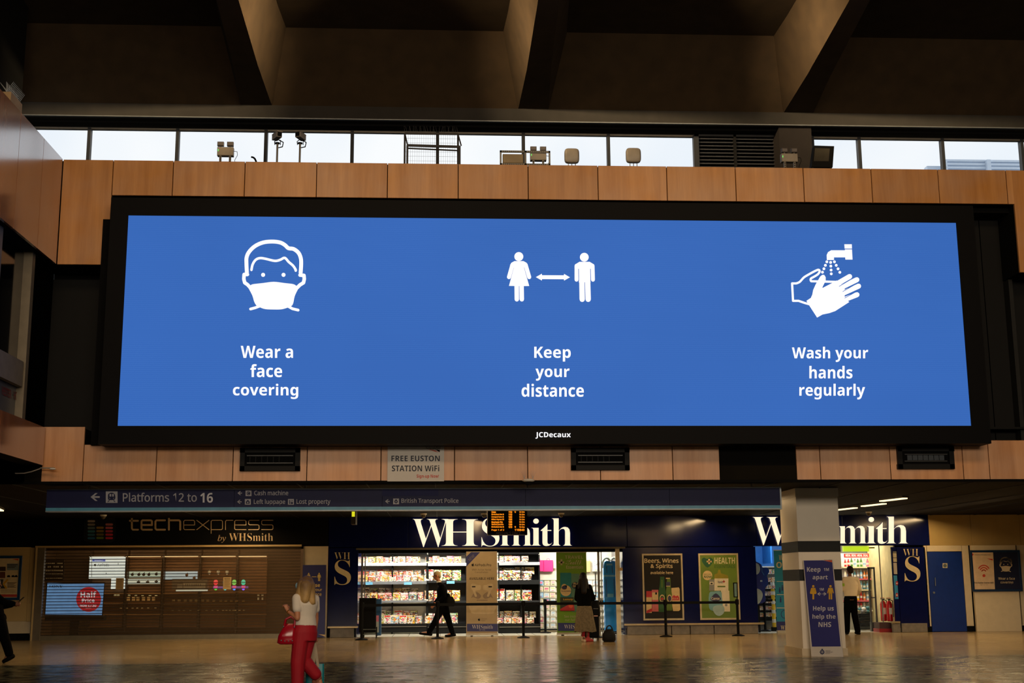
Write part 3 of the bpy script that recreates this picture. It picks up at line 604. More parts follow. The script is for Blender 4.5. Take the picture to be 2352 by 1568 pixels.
# --- equipment on the parapet
EZ = zT-.35
def emer(xa, xb, yt, lab, Y=FY+.35):
    x0, x1 = P(xa, 350, Y)[0], P(xb, 350, Y)[0]; zt = P((xa+xb)/2, yt, Y)[2]; w = x1-x0; cx = (x0+x1)/2
    v = thing('emergency_light', (cx, Y, EZ), lab, 'light')
    bz = zt-.135; MG = M('pale_grey_plastic', S(150, 140, 122), .5); MD = M('lamp_head_grey', S(96, 90, 86), .4)
    b = MB(); b.bev(x0, Y, bz-.145, x1, Y+.12, bz+.03, .01, MG); bbx = b.build('battery_box', v)
    for s in (-1, 1):
        b = MB(); lx = cx+s*w*.3; b.bev(lx-.062, Y-.02, bz+.05, lx+.062, Y+.06, bz+.135, .012, MD); b.cyl((lx, Y+.03, bz+.02), (lx, Y+.03, bz+.06), .018, .018, MD); b.build('lamp_head', v)
        b = MB(); b.box(lx-.02, Y+.02, EZ-.15, lx+.02, Y+.06, bz-.14, GREYM)
        for k in range(3): b.box(lx-.01, Y+.015, bz-.185-k*.045, lx+.01, Y+.02, bz-.16-k*.045, BLKM)
        b.build('bracket', v)
    b = MB(); b.box(x0+.015, Y-.004, bz-.06, x0+.03, Y, bz-.02, M('green_led', emit=S(80, 220, 90), es=1.2, amt=0)); b.build('indicator', bbx)
    b = MB(); b.tube([(x1, Y+.05, bz-.04), (x1+.07, Y+.05, bz-.05), (x1+.08, Y+.05, bz-.12), (x1+.03, Y+.05, bz-.22), (x1+.02, Y+.05, EZ)], .005, BLKM, 6); b.build('cable', v)
emer(498.5, 535.5, 325.5, 'twin-headed emergency light on the parapet, nearest the left end of the windows')
emer(1218, 1255, 336.5, 'twin-headed emergency light beside the slotted metal frame on the parapet')
emer(1795, 1832, 340.5, 'twin-headed emergency light in front of the black louvres and dark column')
for (xp, xa, xb, yt, rz, lab) in ((637, 627, 647, 303, .5, 'security camera on a thin pole above the parapet, the one turned left'), (689, 681, 698, 303, -.35, 'security camera on a thin pole above the parapet, right of its twin')):
    Y = FY+.5; c = P((xa+xb)/2, 312, Y); v = thing('security_camera', (c[0], Y, EZ), lab, 'camera'); px_ = P(xp, 340, Y)[0]
    b = MB(); b.cyl((px_, Y, EZ-.1), (px_, Y, P(xp, 330, Y)[2]), .02, .02, GREYM, 10); b.build('pole', v)
    b = MB(); R = Matrix.Rotation(rz, 3, 'Z'); vs0 = []
    q = MB(); q.bev(-.055, -.12, -.055, .055, .15, .055, .012, M('camera_housing', S(140, 132, 122), .4)); q.box(-.06, -.14, .052, .06, .15, .062, M('camera_housing')); q.bev(-.045, -.128, -.042, .045, -.1, .042, .004, BLKM)
    q.v = [tuple(Vector(c)+R @ Vector(p)) for p in q.v]; q.build('housing', v)
    b = MB(); zz = c[2]-.07; b.cyl((px_, Y, P(xp, 330, Y)[2]), (px_, Y, P(xp, 330, Y)[2]+.02), .05, .05, BLKM); b.tube([(px_-.05, Y, zz-.12), (px_-.06, Y, zz-.05), (px_, Y, zz), (px_+.06, Y, zz-.04), (px_+.06, Y, zz-.12)], .008, BLKM, 6); b.build('mount', v)
    b = MB(); b.tube([(c[0]+.03, Y+.1, zz+.02), (c[0]+.11, Y+.1, zz-.03), (c[0]+.1, Y+.05, zz-.14), (px_+.02, Y+.02, zz-.17)], .01, BLKM, 6); b.build('cable', v)
for xa, xb, ya, yb_, lab in ((1297, 1331, 339, 373, 'rounded grey antenna panel on the parapet, the left of the two'), (1438.5, 1473, 338, 372, 'rounded grey antenna panel on the parapet, the right of the two')):
    Y = FY+.4; a = P(xa, 356, Y); c = P(xb, 356, Y); z1_, z0_ = P((xa+xb)/2, ya, Y)[2], P((xa+xb)/2, yb_, Y)[2]; cx, cz = (a[0]+c[0])/2, (z0_+z1_)/2; rr = (c[0]-a[0])/2; rz_ = (z1_-z0_)/2
    v = thing('antenna_panel', (cx, Y, EZ), lab, 'antenna'); b = MB(); AG = M('antenna_grey', S(132, 124, 112), .5)
    b.loft([((cx, Y, cz), rr*.8, rz_*.8), ((cx, Y+.015, cz), rr*.94, rz_*.94), ((cx, Y+.04, cz), rr, rz_), ((cx, Y+.09, cz), rr, rz_), ((cx, Y+.1, cz), rr*.9, rz_*.9)], AG, 32, (1, 0, 0), (0, 0, 1), pw=4.5); b.build('radome', v, True)
    for s in (-.055, 0, .055):
        b = MB(); b.cyl((cx+s*1.3, Y+.07, EZ-.1), (cx+s*1.3, Y+.07, z0_+.05), .008, .008, GREYM, 8); b.build('leg', v)
# mesh cage
Y = FY+.6; v = thing('wire_cage', P(992, 376, Y), 'black wire mesh cage of steel tube standing on the parapet', 'cage')
a = P(930, 303, Y); c = P(1052, 303, Y); mid = P(992, 345, Y)[2]; BT = M('cage_tube', S(60, 56, 54), .5); b = MB()
for x in (a[0], c[0]): b.cyl((x, Y, EZ), (x, Y, a[2]-.03), .02, .02, BT, 8); b.cyl((x, Y, a[2]-.03), (x+.06, Y-.25, mid+.02), .014, .014, BT, 8)
b.cyl((a[0], Y, a[2]-.03), (c[0], Y, a[2]-.03), .022, .022, BT, 8); b.cyl((a[0]+.05, Y, mid+.035), (c[0], Y, mid), .016, .016, BT, 8)
for x in (a[0]+.06, c[0]+.03): b.cyl((x, Y-.25, EZ), (x, Y-.25, mid+.01), .02, .02, BT, 8)
b.cyl((a[0]+.05, Y-.25, mid+.01), (c[0]+.04, Y-.25, mid-.01), .028, .028, BT, 8)
b.build('tube_frame', v)
b = MB(); nx_ = 22
for k in range(nx_):
    x = a[0]+.07+k*(c[0]-a[0]-.1)/nx_; b.cyl((x, Y+.02, EZ), (x+.0, Y+.02, a[2]-.04), .0022, .0022, BT, 4, False)
for k in range(12):
    z = EZ+.05+k*(a[2]-EZ-.08)/12; b.cyl((a[0]+.02, Y+.02, z), (c[0]-.02, Y+.02, z), .0022, .0022, BT, 4, False)
o = b.build('wire_mesh', v); o['kind'] = 'stuff'
b = MB()
for k in range(26):
    x = a[0]+k*(c[0]-a[0])/25; b.cyl((x, Y, a[2]-.03), (x+random.uniform(-.04, .04), Y-.02, a[2]+.12), .002, .001, BT, 4)
b.build('bird_spikes', v)
# slotted frame with box
Y = FY+.32; v = thing('slotted_steel_frame', P(1205, 377, Y), 'slotted grey steel angle frame holding a beige junction box on the parapet', 'frame')
b = MB(); SM = M('slotted_steel', S(112, 110, 104), .4, .5); q0, q1 = P(1148, 345, Y), P(1264, 345, Y); zb2 = P(1200, 375, Y)[2]; zt2 = q0[2]
for z in (zt2, zb2): b.box(q0[0], Y, z-.04, q1[0], Y+.03, z, SM)
for x in (q0[0], (q0[0]+q1[0])/2-.01, q1[0]-.035): b.box(x, Y, EZ-.1, x+.035, Y+.03, zt2, SM)
b.build('frame', v); b = MB()
for k in range(22): x = q0[0]+.02+k*.042; b.box(x, Y-.003, zt2-.026, x+.018, Y, zt2-.014, BLKM); b.box(x, Y-.003, zb2-.026, x+.018, Y, zb2-.014, BLKM)
b.build('slots', v); b = MB(); b.bev(P(1155, 360, Y)[0], Y+.04, zb2+.02, P(1202, 360, Y)[0], Y+.16, zt2-.06, .01, M('beige_box', S(150, 132, 98), .6)); b.build('junction_box', v)
# black floodlight
Y = FY+.3; v = thing('floodlight', P(1892, 384, Y), 'square black floodlight leaning beside the dark column on the parapet', 'light'); b = MB()
pts = [P(1871, 334, Y+.1), P(1916, 335.5, Y+.1), P(1912.5, 384, Y-.0), P(1864, 383, Y)]; b.prism(pts, (0, .18, 0), BLK); b.build('housing', v)
b = MB(); pl = pl3(*pts[:3]); b.poly([(1872, 340), (1906, 341), (1903.5, 370), (1869, 370)], pl, M('flood_glass', S(70, 66, 56), .12), 1); b.build('lens', v)
b = MB(); b.box(pts[3][0]+.02, Y+.02, EZ-.1, pts[3][0]+.05, Y+.06, pts[3][2]+.1, BLK); b.box(pts[2][0]-.05, Y+.02, EZ-.1, pts[2][0]-.02, Y+.06, pts[2][2]+.1, BLK); b.build('bracket', v)
# loose cable end
b = MB(); Y = FY+.2; b.tube([P(577, 360.5, Y), P(581, 361, Y), P(585, 364, Y), P(588, 370, Y), P(589, 376, Y)], .018, BLKM, 8); o = b.build('cable_end', None, True); tag(o, 'short bent black cable end poking over the parapet between light and camera poles', 'cable')
# bird spikes on the left parapet
v = thing('spike_box', PX(30, 240, XL-.1), 'small wooden box topped with bird spikes on the left wall parapet', 'box')
a = PX(20, 238, XL-.08); b = MB(); yy0, yy1 = PX(24, 236, XL-.1)[1], PX(50, 258, XL-.1)[1]; zt3 = zT+.27
b.box(XL-.3, yy0, zT-.03, XL-.1, yy1, zt3, M('weathered_wood', S(168, 140, 100), .7)); b.build('box', v)
b = MB()
for k in range(13):
    y = yy0+(yy1-yy0)*k/12
    for s in (-.12, .0, .12): b.cyl((XL-.18, y, zt3), (XL-.18+s, y-.03, zt3+.17), .006, .003, SILV, 5)
b.build('bird_spikes', v)
# cable and bracket at left corner
v = thing('cable_run', PZ(40, 1085, SZ+.3), 'sagging white cables under the left wood band ending at a small bracket', 'cable')
b = MB(); X_ = FY-.5
b.tube([P(-20, 1072, X_), P(0, 1077, X_), P(20, 1083, X_), P(37, 1087, X_), P(55, 1086.5, X_), (P(72, 1083, X_)), P(92, 1076, X_)], .01, M('cable_white', S(150, 140, 130), .6), 6)
b.tube([P(-20, 1075, X_+.05), P(0, 1082, X_+.05), P(18, 1089, X_+.05), P(36, 1090, X_+.05)], .007, M('cable_white'), 6); b.build('cable', v)
b = MB(); b.bpx(92, 1073, 124, 1075.5, FY-.2, .05, GREYM); c = P(121, 1076.5, FY-.2); b.ell(c, (.06, .04, .018), WHITE); b.build('bracket', v)
# ================================================================ SHOPFRONTS (plane SY)
wb = struct('wall_back', (0, SY, 0)); SP = ply(SY)
def zy(px, py, Y=SY): return P(px, py, Y)[2]
def xx(px, py, Y=SY): return P(px, py, Y)[0]
zF0 = zy(1300, 1256); zF1 = zy(1300, 1183)         # fascia of the newsagent
zPl = .26                                            # plinth height
def slab(name, xa, xb, z0, z1, mat, d=.1, par=None, Y=SY, r=.006, lab=None):
    b = MB(); b.bev(xa+.003, Y, z0, xb-.003, Y+d, z1, r, mat); o = b.build(name, par or wb)
    if lab: o['label'] = lab
    return o
# bulkhead above fascias
b = MB(); b.box(xx(-400, 1170), SY+.02, zF1, xx(2130, 1170), SY+.3, SZ, BLKM); b.box(xx(755, 1183), SY-.02, zF1-.01, xx(2131, 1183), SY+.02, zF1+.02, BRASS); b.build('bulkhead', wb)
for a, c in ((755, 938), (938, 1200), (1200, 1440), (1440, 1737), (1737, 1935), (1935, 2134)): slab('fascia_panel', xx(a, 1220), xx(c, 1220), zF0, zF1-.01, NAVY)
# tech shop
zT0 = zy(300, 1254); slab('fascia_panel', xx(-60, 1220), xx(755, 1220)-.01, zT0, zF1+.1, BLK2)
b = MB(); b.box(xx(82, 1255), SY-.04, zT0-.03, xx(693, 1255), SY+.1, zT0+.02, CREAM); b.build('lintel_trim', wb)
# left cream panels with black skirting
def seg(x0, x1, y0, y1, mat, n='panel', d=.06): b = MB(); b.bev(xx(x0, (y0+y1)/2)+.003, SY-.0, zy((x0+x1)/2, y1), xx(x1, (y0+y1)/2)-.003, SY+d, zy((x0+x1)/2, y0), .006, mat); return b.build(n, wb)
for q in ((66, 84, 1257, 1385), (62, 80, 1385, 1430), (-330, 60, 1385, 1428)): pass
seg(-700, -330, 1257, 1456, CREAM); seg(-330, 66, 1257, 1385, CREAM); seg(66, 81, 1257, 1385, CREAM); seg(-330, 61, 1385, 1428, CREAM); seg(61, 75, 1385, 1428, CREAM); seg(-330, 73, 1428, 1456, CREAM2)
b = MB(); b.box(xx(-700, 1460), SY+.0, 0, xx(70, 1462), SY+.05, zy(40, 1457)-.01, BLKM); b.build('skirting', wb)
# pillar with distance banner between the shops
seg(696, 752, 1254, 1466, CREAM2, 'pilaster')
# blue column left with plinth
seg(753, 822, 1256, 1442, NAVY, 'column_panel'); seg(1431, 1739, 1256, 1442, NAVY, 'wall_panel'); seg(2064, 2131, 1256, 1440, NAVY, 'column_panel')
for a, c in ((753, 822), (1433, 1754), (2048, 2066)):
    b = MB(); b.box(xx(a, 1443), SY-.1, zPl-.0, xx(c, 1443), SY+.06, zPl+.05, BRASS); b.build('ledge', wb)
for a, c in ((757, 814), (1440, 1542), (1542, 1585), (1585, 1640), (1640, 1742), (2070, 2131), (2050, 2069)): b = MB(); b.bev(xx(a, 1455)+.01, SY-.05, 0, xx(c, 1455)-.01, SY+.05, zPl-.01, .01, STONE); b.build('stone', wb)
# blue side returns of openings
b = MB(); b.box(xx(820, 1350)-.02, SY+.1, 0, xx(820, 1350)+.0, SY+4, zF0, NAVY); b.box(xx(1434, 1350), SY+.1, 0, xx(1434, 1350)+.04, SY+4, zF0, NAVY); b.box(xx(1738, 1350)-.05, SY+.1, 0, xx(1738, 1350)-.02, SY+4, zF0, NAVY); b.build('return_panel', wb)
# right: polished stone upper wall, cream lower panels
zM = zy(2250, 1252)
for a, c in ((2133, 2230), (2230, 2342), (2342, 2480), (2480, 2620)): slab('stone', xx(a, 1210), xx(c, 1210), zM, SZ, MARB)
xd0, xd1 = xx(2135, 1360), xx(2216, 1360); zd = zy(2175, 1266)
slab('panel', xx(2128, 1360), xd0, .16, zM, CREAM2); slab('panel', xd0, xd1, zd, zM, CREAM2); slab('panel', xd1, xx(2232, 1360), .16, zM, CREAM2)
slab('panel', xx(2236, 1360), xx(2339, 1360), .0, zM, M('white_hoarding', S(214, 198, 166), .4, amt=.04), .1, Y=SY-.06)
for a, c in (((.16), .95), (.95, 1.35), (1.35, zM)): slab('panel', xx(2343, 1360), xx(2600, 1360), a, c, CREAM2)
b = MB(); b.box(xx(2128, 1445), SY+.02, 0, xd0, SY+.1, .155, BLKM); b.box(xd1, SY+.02, 0, xx(2236, 1445), SY+.1, .155, BLKM); b.box(xx(2343, 1445), SY+.02, 0, xx(2600, 1445), SY+.1, .155, BLKM); b.build('skirting', wb)
# solid body behind walls (leaves the openings free)
b = MB()
for a, c in ((-700, 66), (697, 815), (1440, 1732), (2066, 2600)): b.box(xx(a, 1350), SY+.12, 0, xx(c, 1350), SY+.3, SZ, BLKM)
b.box(xx(66, 1350)-.1, SY+.12, zF0, xx(2066, 1350), SY+.3, SZ, BLKM); b.build('wall_core', wb)
# door
d = struct('door_1', ((xd0+xd1)/2, SY, 0)); BLUD = M('door_blue', S(0, 42, 122), .4, amt=.08)
b = MB(); b.bev(xd0+.01, SY+.0, .01, xd1-.01, SY+.05, zd-.01, .005, BLUD); leaf = b.build('leaf', d)
b = MB(); b.cyl(P(2148, 1326, SY-.05), P(2149, 1345, SY-.05), .012, .012, SILV, 8); b.cyl(P(2148, 1327, SY-.05), P(2148, 1327, SY), .01, .01, SILV, 6); b.cyl(P(2149, 1344, SY-.05), P(2149, 1344, SY), .01, .01, SILV, 6); b.build('handle', leaf)
b = MB(); c = P(2145, 1360.5, SY); b.cyl((c[0], SY-.02, c[2]), (c[0], SY, c[2]), .03, .03, SILV, 12); b.build('lock', leaf)
b = MB(); b.rect(2165, 1293, 2176, 1304, SP, M('sign_cream', S(190, 184, 160), .5), 2); b.disc(2170.5, 1298.5, 4.2, SP, M('sign_grey', S(84, 96, 100), .5), 3, n=16); b.build('notice', leaf)

# tech shop lettering
GOLD = M('pale_gold_letter', S(206, 180, 140), .35, .2); v = thing('shop_sign', P(460, 1250, SY), 'pale lettering techexpress by WHSmith on the black fascia over the shutter', 'sign')
TL = {'t': [[(.22, 1.28), (.22, .12), (.34, 0), (1, 0)], [(-.05, .95), (1, .95)]], 'e': [[(0, .5), (1, .5), (1, .9), (.9, 1), (.1, 1), (0, .9), (0, .1), (.1, 0), (1, 0)]], 'c': [[(1, 1), (.12, 1), (0, .88), (0, .12), (.12, 0), (1, 0)]],
      'h': [[(0, 1.42), (0, 0)], [(0, 1), (.9, 1), (1, .88), (1, 0)]], 'x': [[(0, 1), (1, 0)], [(0, 0), (1, 1)]], 'p': [[(0, -.38), (0, .9), (.1, 1), (.9, 1), (1, .9), (1, .1), (.9, 0), (0, 0)]],
      'r': [[(0, 0), (0, .88), (.12, 1), (1, 1)]], 's': [[(1, 1), (.1, 1), (0, .9), (0, .62), (.1, .52), (.9, .52), (1, .42), (1, .1), (.9, 0), (0, 0)]]}
for i, (ch, x0, x1) in enumerate([('t', 299, 317), ('e', 325, 349), ('c', 357, 379), ('h', 388, 414), ('e', 422, 447), ('x', 452, 480), ('p', 485, 511), ('r', 518, 535), ('e', 539, 565), ('s', 571, 595), ('s', 601, 627)]):
    w = 4.2 if i < 4 else 1.7; b = MB()
    for ln in TL[ch]: b.stroke([(x0+u*(x1-x0), 1216-q*21.5) for u, q in ln], w, SP, GOLD, 4, n=8)
    b.build('letter', v)
b = MB(); b.text('by', 'I', 500, 1228, 519, 1246, SP, GOLD, 3); b.text('WHSmith', 'S', 526, 1224, 627, 1242, SP, GOLD, 3, off=-.014); b.build('byline', v)
v = thing('logo_sign', P(230, 1245, SY), 'rounded black logo tile with coloured equaliser bars left of the techexpress lettering', 'sign')
b = MB(); a, c = P(193, 1215, SY), P(266, 1215, SY); zc_ = (zy(230, 1188)+zy(230, 1246))/2; b.loft([((( a[0]+c[0])/2, SY-.03, zc_), (c[0]-a[0])/2, (c[0]-a[0])/2*.82), (((a[0]+c[0])/2, SY, zc_), (c[0]-a[0])/2, (c[0]-a[0])/2*.82)], M('tile_black', S(24, 24, 24), .4), 32, (1, 0, 0), (0, 0, 1), 5); b.build('tile', v)
bars = [(201, [(S(150, 140, 130)), S(130, 122, 112), S(90, 110, 110), S(50, 110, 120), S(40, 90, 110), S(30, 90, 130)], 1194), (221, [S(150, 120, 30), S(130, 105, 25), S(110, 95, 30), S(100, 120, 20)], 1209), (242, [S(170, 100, 100), S(190, 90, 100), S(170, 50, 70), S(180, 40, 60), S(180, 30, 60)], 1201.5)]
for x, cols, yt in bars:
    for k, cl in enumerate(cols):
        b = MB(); b.stroke([(x+2.5, yt+k*7.8+2.6), (x+15, yt+k*7.8+2.6)], 5, SP, M('bar_%d_%d' % (x, k), cl, .5, amt=.03), 9); b.build('bar', v)

# ---- rolling shutter
xs0, xs1 = xx(93, 1360), xx(693, 1360)
v = thing('roller_shutter', ((xs0+xs1)/2, SY, 0), 'closed brown see-through roller shutter across the shop on the left', 'shutter')
SHM = M('shutter_bar', S(64, 50, 30), .5, .3); BSH = M('shutter_post', S(118, 108, 90), .45, .3)
m = bpy.data.materials.new('perforated_slat'); m.use_nodes = True; nt = m.node_tree; bs = nt.nodes['Principled BSDF']; bs.inputs['Base Color'].default_value = (*S(96, 76, 46), 1); bs.inputs['Roughness'].default_value = .45
tc_ = nt.nodes.new('ShaderNodeTexCoord'); vo = nt.nodes.new('ShaderNodeTexVoronoi'); vo.inputs['Scale'].default_value = 90; vo.inputs['Randomness'].default_value = 0
mt = nt.nodes.new('ShaderNodeMath'); mt.operation = 'GREATER_THAN'; mt.inputs[1].default_value = .46
tr_ = nt.nodes.new('ShaderNodeBsdfTransparent'); tr_.inputs[0].default_value = (.9, .86, .78, 1); mx = nt.nodes.new('ShaderNodeMixShader')
mx.inputs[0].default_value = .42
nt.links.new(tr_.outputs[0], mx.inputs[1]); nt.links.new(bs.outputs[0], mx.inputs[2]); nt.links.new(mx.outputs[0], nt.nodes['Material Output'].inputs['Surface']); PERF = m
zsh = zT0-.03; ns = 29; hh = (zsh-.12)/ns
for k in range(ns):
    z = .12+k*hh; b = MB(); b.box(xs0+.05, SY+.02, z, xs1-.05, SY+.045, z+.021, SHM); b.add([(xs0+.05, SY+.03, z+.026), (xs1-.05, SY+.03, z+.026), (xs1-.05, SY+.024, z+hh), (xs0+.05, SY+.024, z+hh)], [(0, 1, 2, 3)], PERF); b.build('slat', v)
b = MB(); b.box(xs0+.05, SY+.0, .0, xs1-.05, SY+.06, .12, M('bottom_rail', S(120, 112, 92), .4, .3)); b.build('bottom_rail', v)
for a, c in ((70, 93), (689, 697)):
    b = MB(); b.box(xx(a+6, 1360), SY-.05, 0, xx(c+5, 1360) if a < 100 else xx(c, 1360), SY+.1, zsh, BSH); b.build('post', v)
b = MB(); b.box(xs0-.18, SY-.07, 0, xs0-.14, SY-.04, zsh, CREAM); b.build('corner_trim', v)
for x0, y0, x1, y1, lab in ((266, 1327, 284, 1353, 'small beige paper notice on the shutter, the left of the two'), (512.5, 1325, 531, 1353, 'small beige paper notice on the shutter, the right of the two')):
    b = MB(); b.bpx(x0, y0, x1, y1, SY+.005, .003, M('paper_beige', S(196, 168, 118), .7)); o = b.build('paper_notice'); tag(o, lab, 'notice')
    b = MB(); b.text('NOTICE', 'B', x0+3, y0+2.5, x1-3, y0+5, ply(SY+.005), INK, 1)
    for k in range(7): b.rect(x0+3, y0+7+k*2.5, x1-3-(k % 3), y0+7.8+k*2.5, ply(SY+.005), M('faint_print', S(140, 116, 78), .7), 1)
    b.build('print', o)
# interior of the tech shop
wi = struct('wall_inner', (0, SY+3, 0)); b = MB(); xA, xB = xx(70, 1360)-.3, xx(700, 1360)
b.box(xA, SY+3.2, 0, xB, SY+3.3, 3.05, M('tech_wall', S(96, 72, 48), .7)); b.box(xA-.1, SY+.3, 0, xA, SY+3.3, 3.05, M('tech_wall')); b.box(xB, SY+.3, 0, xB+.06, SY+3.3, 3.05, M('tech_wall')); b.box(xA, SY+.3, 3.05, xB, SY+3.3, 3.1, BLKM); b.build('tech_shop_lining', wi)
TY = SY+2.6
def lit(n, col, es=1., amt=.05): return M(n, emit=S(*col), es=es, amt=amt)
def wbox(px, py, Y): return P(px, py, Y)
bays = [(205, 284), (290, 369), (374, 455), (459, 541), (545, 612)]
for i, (xa, xb) in enumerate(bays):
    sh = thing('wall_display', P((xa+xb)/2, 1450, TY), ['brown wall display bay behind the shutter under the bright white AirPods header', 'brown wall display bay with a white lit strip of earbuds behind the shutter', 'brown wall display bay with pale header of a single headphone behind the shutter', 'brown wall display bay with three round white speakers behind the shutter', 'rightmost dark wall display bay behind the shutter'][i], 'display')
    b = MB(); b.bpx(xa, 1275, xb, 1440, TY+.2, .05, M('bay_back', S(120, 82, 48), .6)); b.bpx(xa-2.5, 1262, xa, 1452, TY-.05, .3, M('bay_upright', S(60, 42, 26), .5)); b.build('back_panel', sh)
    b = MB(); b.bpx(xa, 1276.5, xb, 1278.5, TY-.02, .03, lit('warm_strip', (255, 214, 150), 1.5) if i else lit('white_strip', (250, 240, 210), 1.)); b.build('light_strip', sh)
    for y in (1362, 1386, 1410): b = MB(); b.bpx(xa, y, xb, y+1.6, TY, .2, M('bay_shelf', S(150, 112, 70), .5)); b.build('shelf', sh)
v = thing('lit_header', P(245, 1330, TY), 'bright white lit AirPods header panel behind the left part of the shutter', 'sign'); tp = ply(TY-.1)
b = MB(); WL_ = lit('lit_white', (232, 242, 235), 1.25); b.bpx(205, 1278.5, 286, 1328, TY-.1, .08, WL_); b.bpx(255, 1328, 286, 1353, TY-.1, .08, WL_); b.build('panel', v)
b = MB(); b.rect(212, 1284, 242, 1289, tp, lit('lit_indigo', (70, 96, 200)), 1); b.text('Generation 2', 'B', 217, 1285.3, 236, 1287.6, tp, WL_, 2); b.text('AirPods', 'R', 224, 1293.5, 250, 1300, tp, M('ink_grey', S(60, 60, 60), .6), 1)
def apple(b, x, y, s, pl, m, k=1):
    b.poly(cr([(x, y-s*.32), (x-s*.28, y-s*.4), (x-s*.48, y-s*.1), (x-s*.38, y+s*.3), (x-s*.18, y+s*.5), (x, y+s*.44), (x+s*.18, y+s*.5), (x+s*.4, y+s*.22), (x+s*.26, y+s*.02), (x+s*.38, y-s*.28), (x+s*.24, y-s*.4)], 3, True), pl, m, k); b.poly([(x, y-s*.42), (x+s*.03, y-s*.58), (x+s*.18, y-s*.72), (x+s*.16, y-s*.55)], pl, m, k)
apple(b, 218.5, 1297, 5.5, tp, M('ink_grey')); b.rect(243, 1315, 244.5, 1319, tp, M('ink_grey'), 1); b.rect(271, 1292, 272, 1297, tp, M('ink_grey'), 1); b.text('with charging case', 'R', 221, 1303, 246, 1305.5, tp, M('ink_pale', S(150, 156, 150), .6), 1); b.rect(210, 1278.5, 211, 1326, tp, M('ink_pale'), 1); b.build('print', v)
v = thing('promotion_screen', P(172, 1412, SY+.5), 'blue lit promotion screen with a red Half Price disc behind the shutter', 'screen'); tp = ply(SY+.5)
b = MB(); b.poly([(109, 1338.5), (239.5, 1339), (234, 1412), (104, 1411)], tp, lit('screen_blue', (104, 152, 205), 1.0, .12)); b.add([hit(*q, tp, -.06) for q in ((107, 1337), (241, 1337), (236, 1413), (102, 1413))]+[hit(*q, tp, -.005) for q in ((107, 1337), (241, 1337), (236, 1413), (102, 1413))], [(0, 1, 2, 3), (4, 5, 6, 7), (0, 1, 5, 4), (1, 2, 6, 5), (2, 3, 7, 6), (3, 0, 4, 7)], BLKM); b.build('display', v)
b = MB(); RL = lit('screen_red', (176, 32, 44), 1., .05); WLL = lit('screen_white', (228, 228, 232)); b.disc(203.5, 1376, 28.5, tp, RL, 1, n=40); b.text('Half', 'B', 185, 1358, 221, 1371.5, tp, WLL, 2); b.text('Price', 'B', 188, 1374, 217, 1383, tp, WLL, 2); b.text('Now £7.50', 'R', 184, 1387, 221, 1393, tp, WLL, 2, off=.02); b.text('Was £15', 'R', 196, 1394.5, 209, 1396.5, tp, WLL, 2)
b.text('SONY', 'S', 113, 1343.5, 144, 1349, tp, M('ink_dark_blue', S(18, 22, 34), .6), 2); b.build('print', v)
b = MB(); b.bpx(103, 1414, 238, 1425, SY+.52, .3, BLK); b.bpx(160, 1420, 180, 1459, SY+.6, .1, BLK); b.build('stand', v)
tp = ply(TY)
def small(n, x0, y0, x1, y1, mat, lab, cat, grp=None, Y=TY, d=.06):
    b = MB(); a = P(x0, (y0+y1)/2, Y); c = P(x1, (y0+y1)/2, Y); z0, z1 = P(x0, y1, Y)[2], P(x0, y0, Y)[2]; r = min(c[0]-a[0], z1-z0)*.18
    b.bev(a[0], Y, z0, c[0], Y+d, z1, r, mat); o = b.build(n); return tag(o, lab, cat, grp)
small('light_strip_panel', 296, 1312, 368, 1326, lit('pale_green_lit', (190, 206, 180)), 'pale lit panel with headphone pictures, upper of two in the second shutter bay', 'display', Y=TY+.1)
small('light_strip_panel', 292, 1329, 367, 1341, lit('pale_lit', (222, 226, 204)), 'pale lit panel with earbud shapes, lower of two in the second shutter bay', 'display', Y=TY+.1)
small('headphone_header', 379, 1312, 453, 1330, lit('pale_blue_lit', (186, 204, 206)), 'pale blue lit header with a brown headphone picture in the third bay behind the shutter', 'sign', Y=TY+.1)
for i, (x, y, mm) in enumerate([(304, 1319, 'a'), (319, 1319, 'b'), (330, 1319, 'b'), (342, 1319, 'b'), (359, 1318, 'a'), (318, 1336, 'c'), (339, 1336, 'c'), (359, 1335, 'c'), (429, 1320, 'd'), (446, 1327, 'd')]):
    b = MB(); c = P(x, y, TY+.05); b.ell(c, (.045, .03, .045) if mm != 'c' else (.055, .03, .03), M('headphone_dark', S(56, 50, 42), .5) if mm != 'd' else M('headphone_brown', S(110, 78, 56), .5)); b.cyl((c[0], c[1], c[2]+.03), (c[0]+.02, c[1]+.03, c[2]+.06), .01, .01, M('headphone_dark'), 6); o = b.build('earphones', None, True)
    tag(o, '%s small dark pair of headphones from the left on the lit panels behind the shutter' % ORD[i], 'headphones', 'headphones on the lit panels')
v = thing('white_display_unit', P(430, 1358, TY-.6), 'low grey counter with a white lit ledge and pale printed front behind the shutter', 'counter')
b = MB(); b.bpx(395, 1329, 476, 1354, TY-.6, .3, M('counter_grey', S(112, 100, 84), .6)); b.build('body', v); b = MB(); b.bpx(404, 1354, 473, 1357, TY-.64, .3, lit('ledge_white', (225, 228, 205), 1.)); b.build('ledge', v)
b = MB(); tpc = ply(TY-.6)
b.rect(421, 1338, 472, 1350, tpc, M('print_pale', S(160, 150, 132), .6), 1); b.rect(407, 1342, 419, 1350, tpc, M('print_pale'), 1)
for k in range(9): b.rect(426+k*4.2, 1340, 427+k*4.2, 1346, tpc, INK, 2)
b.build('print', v)
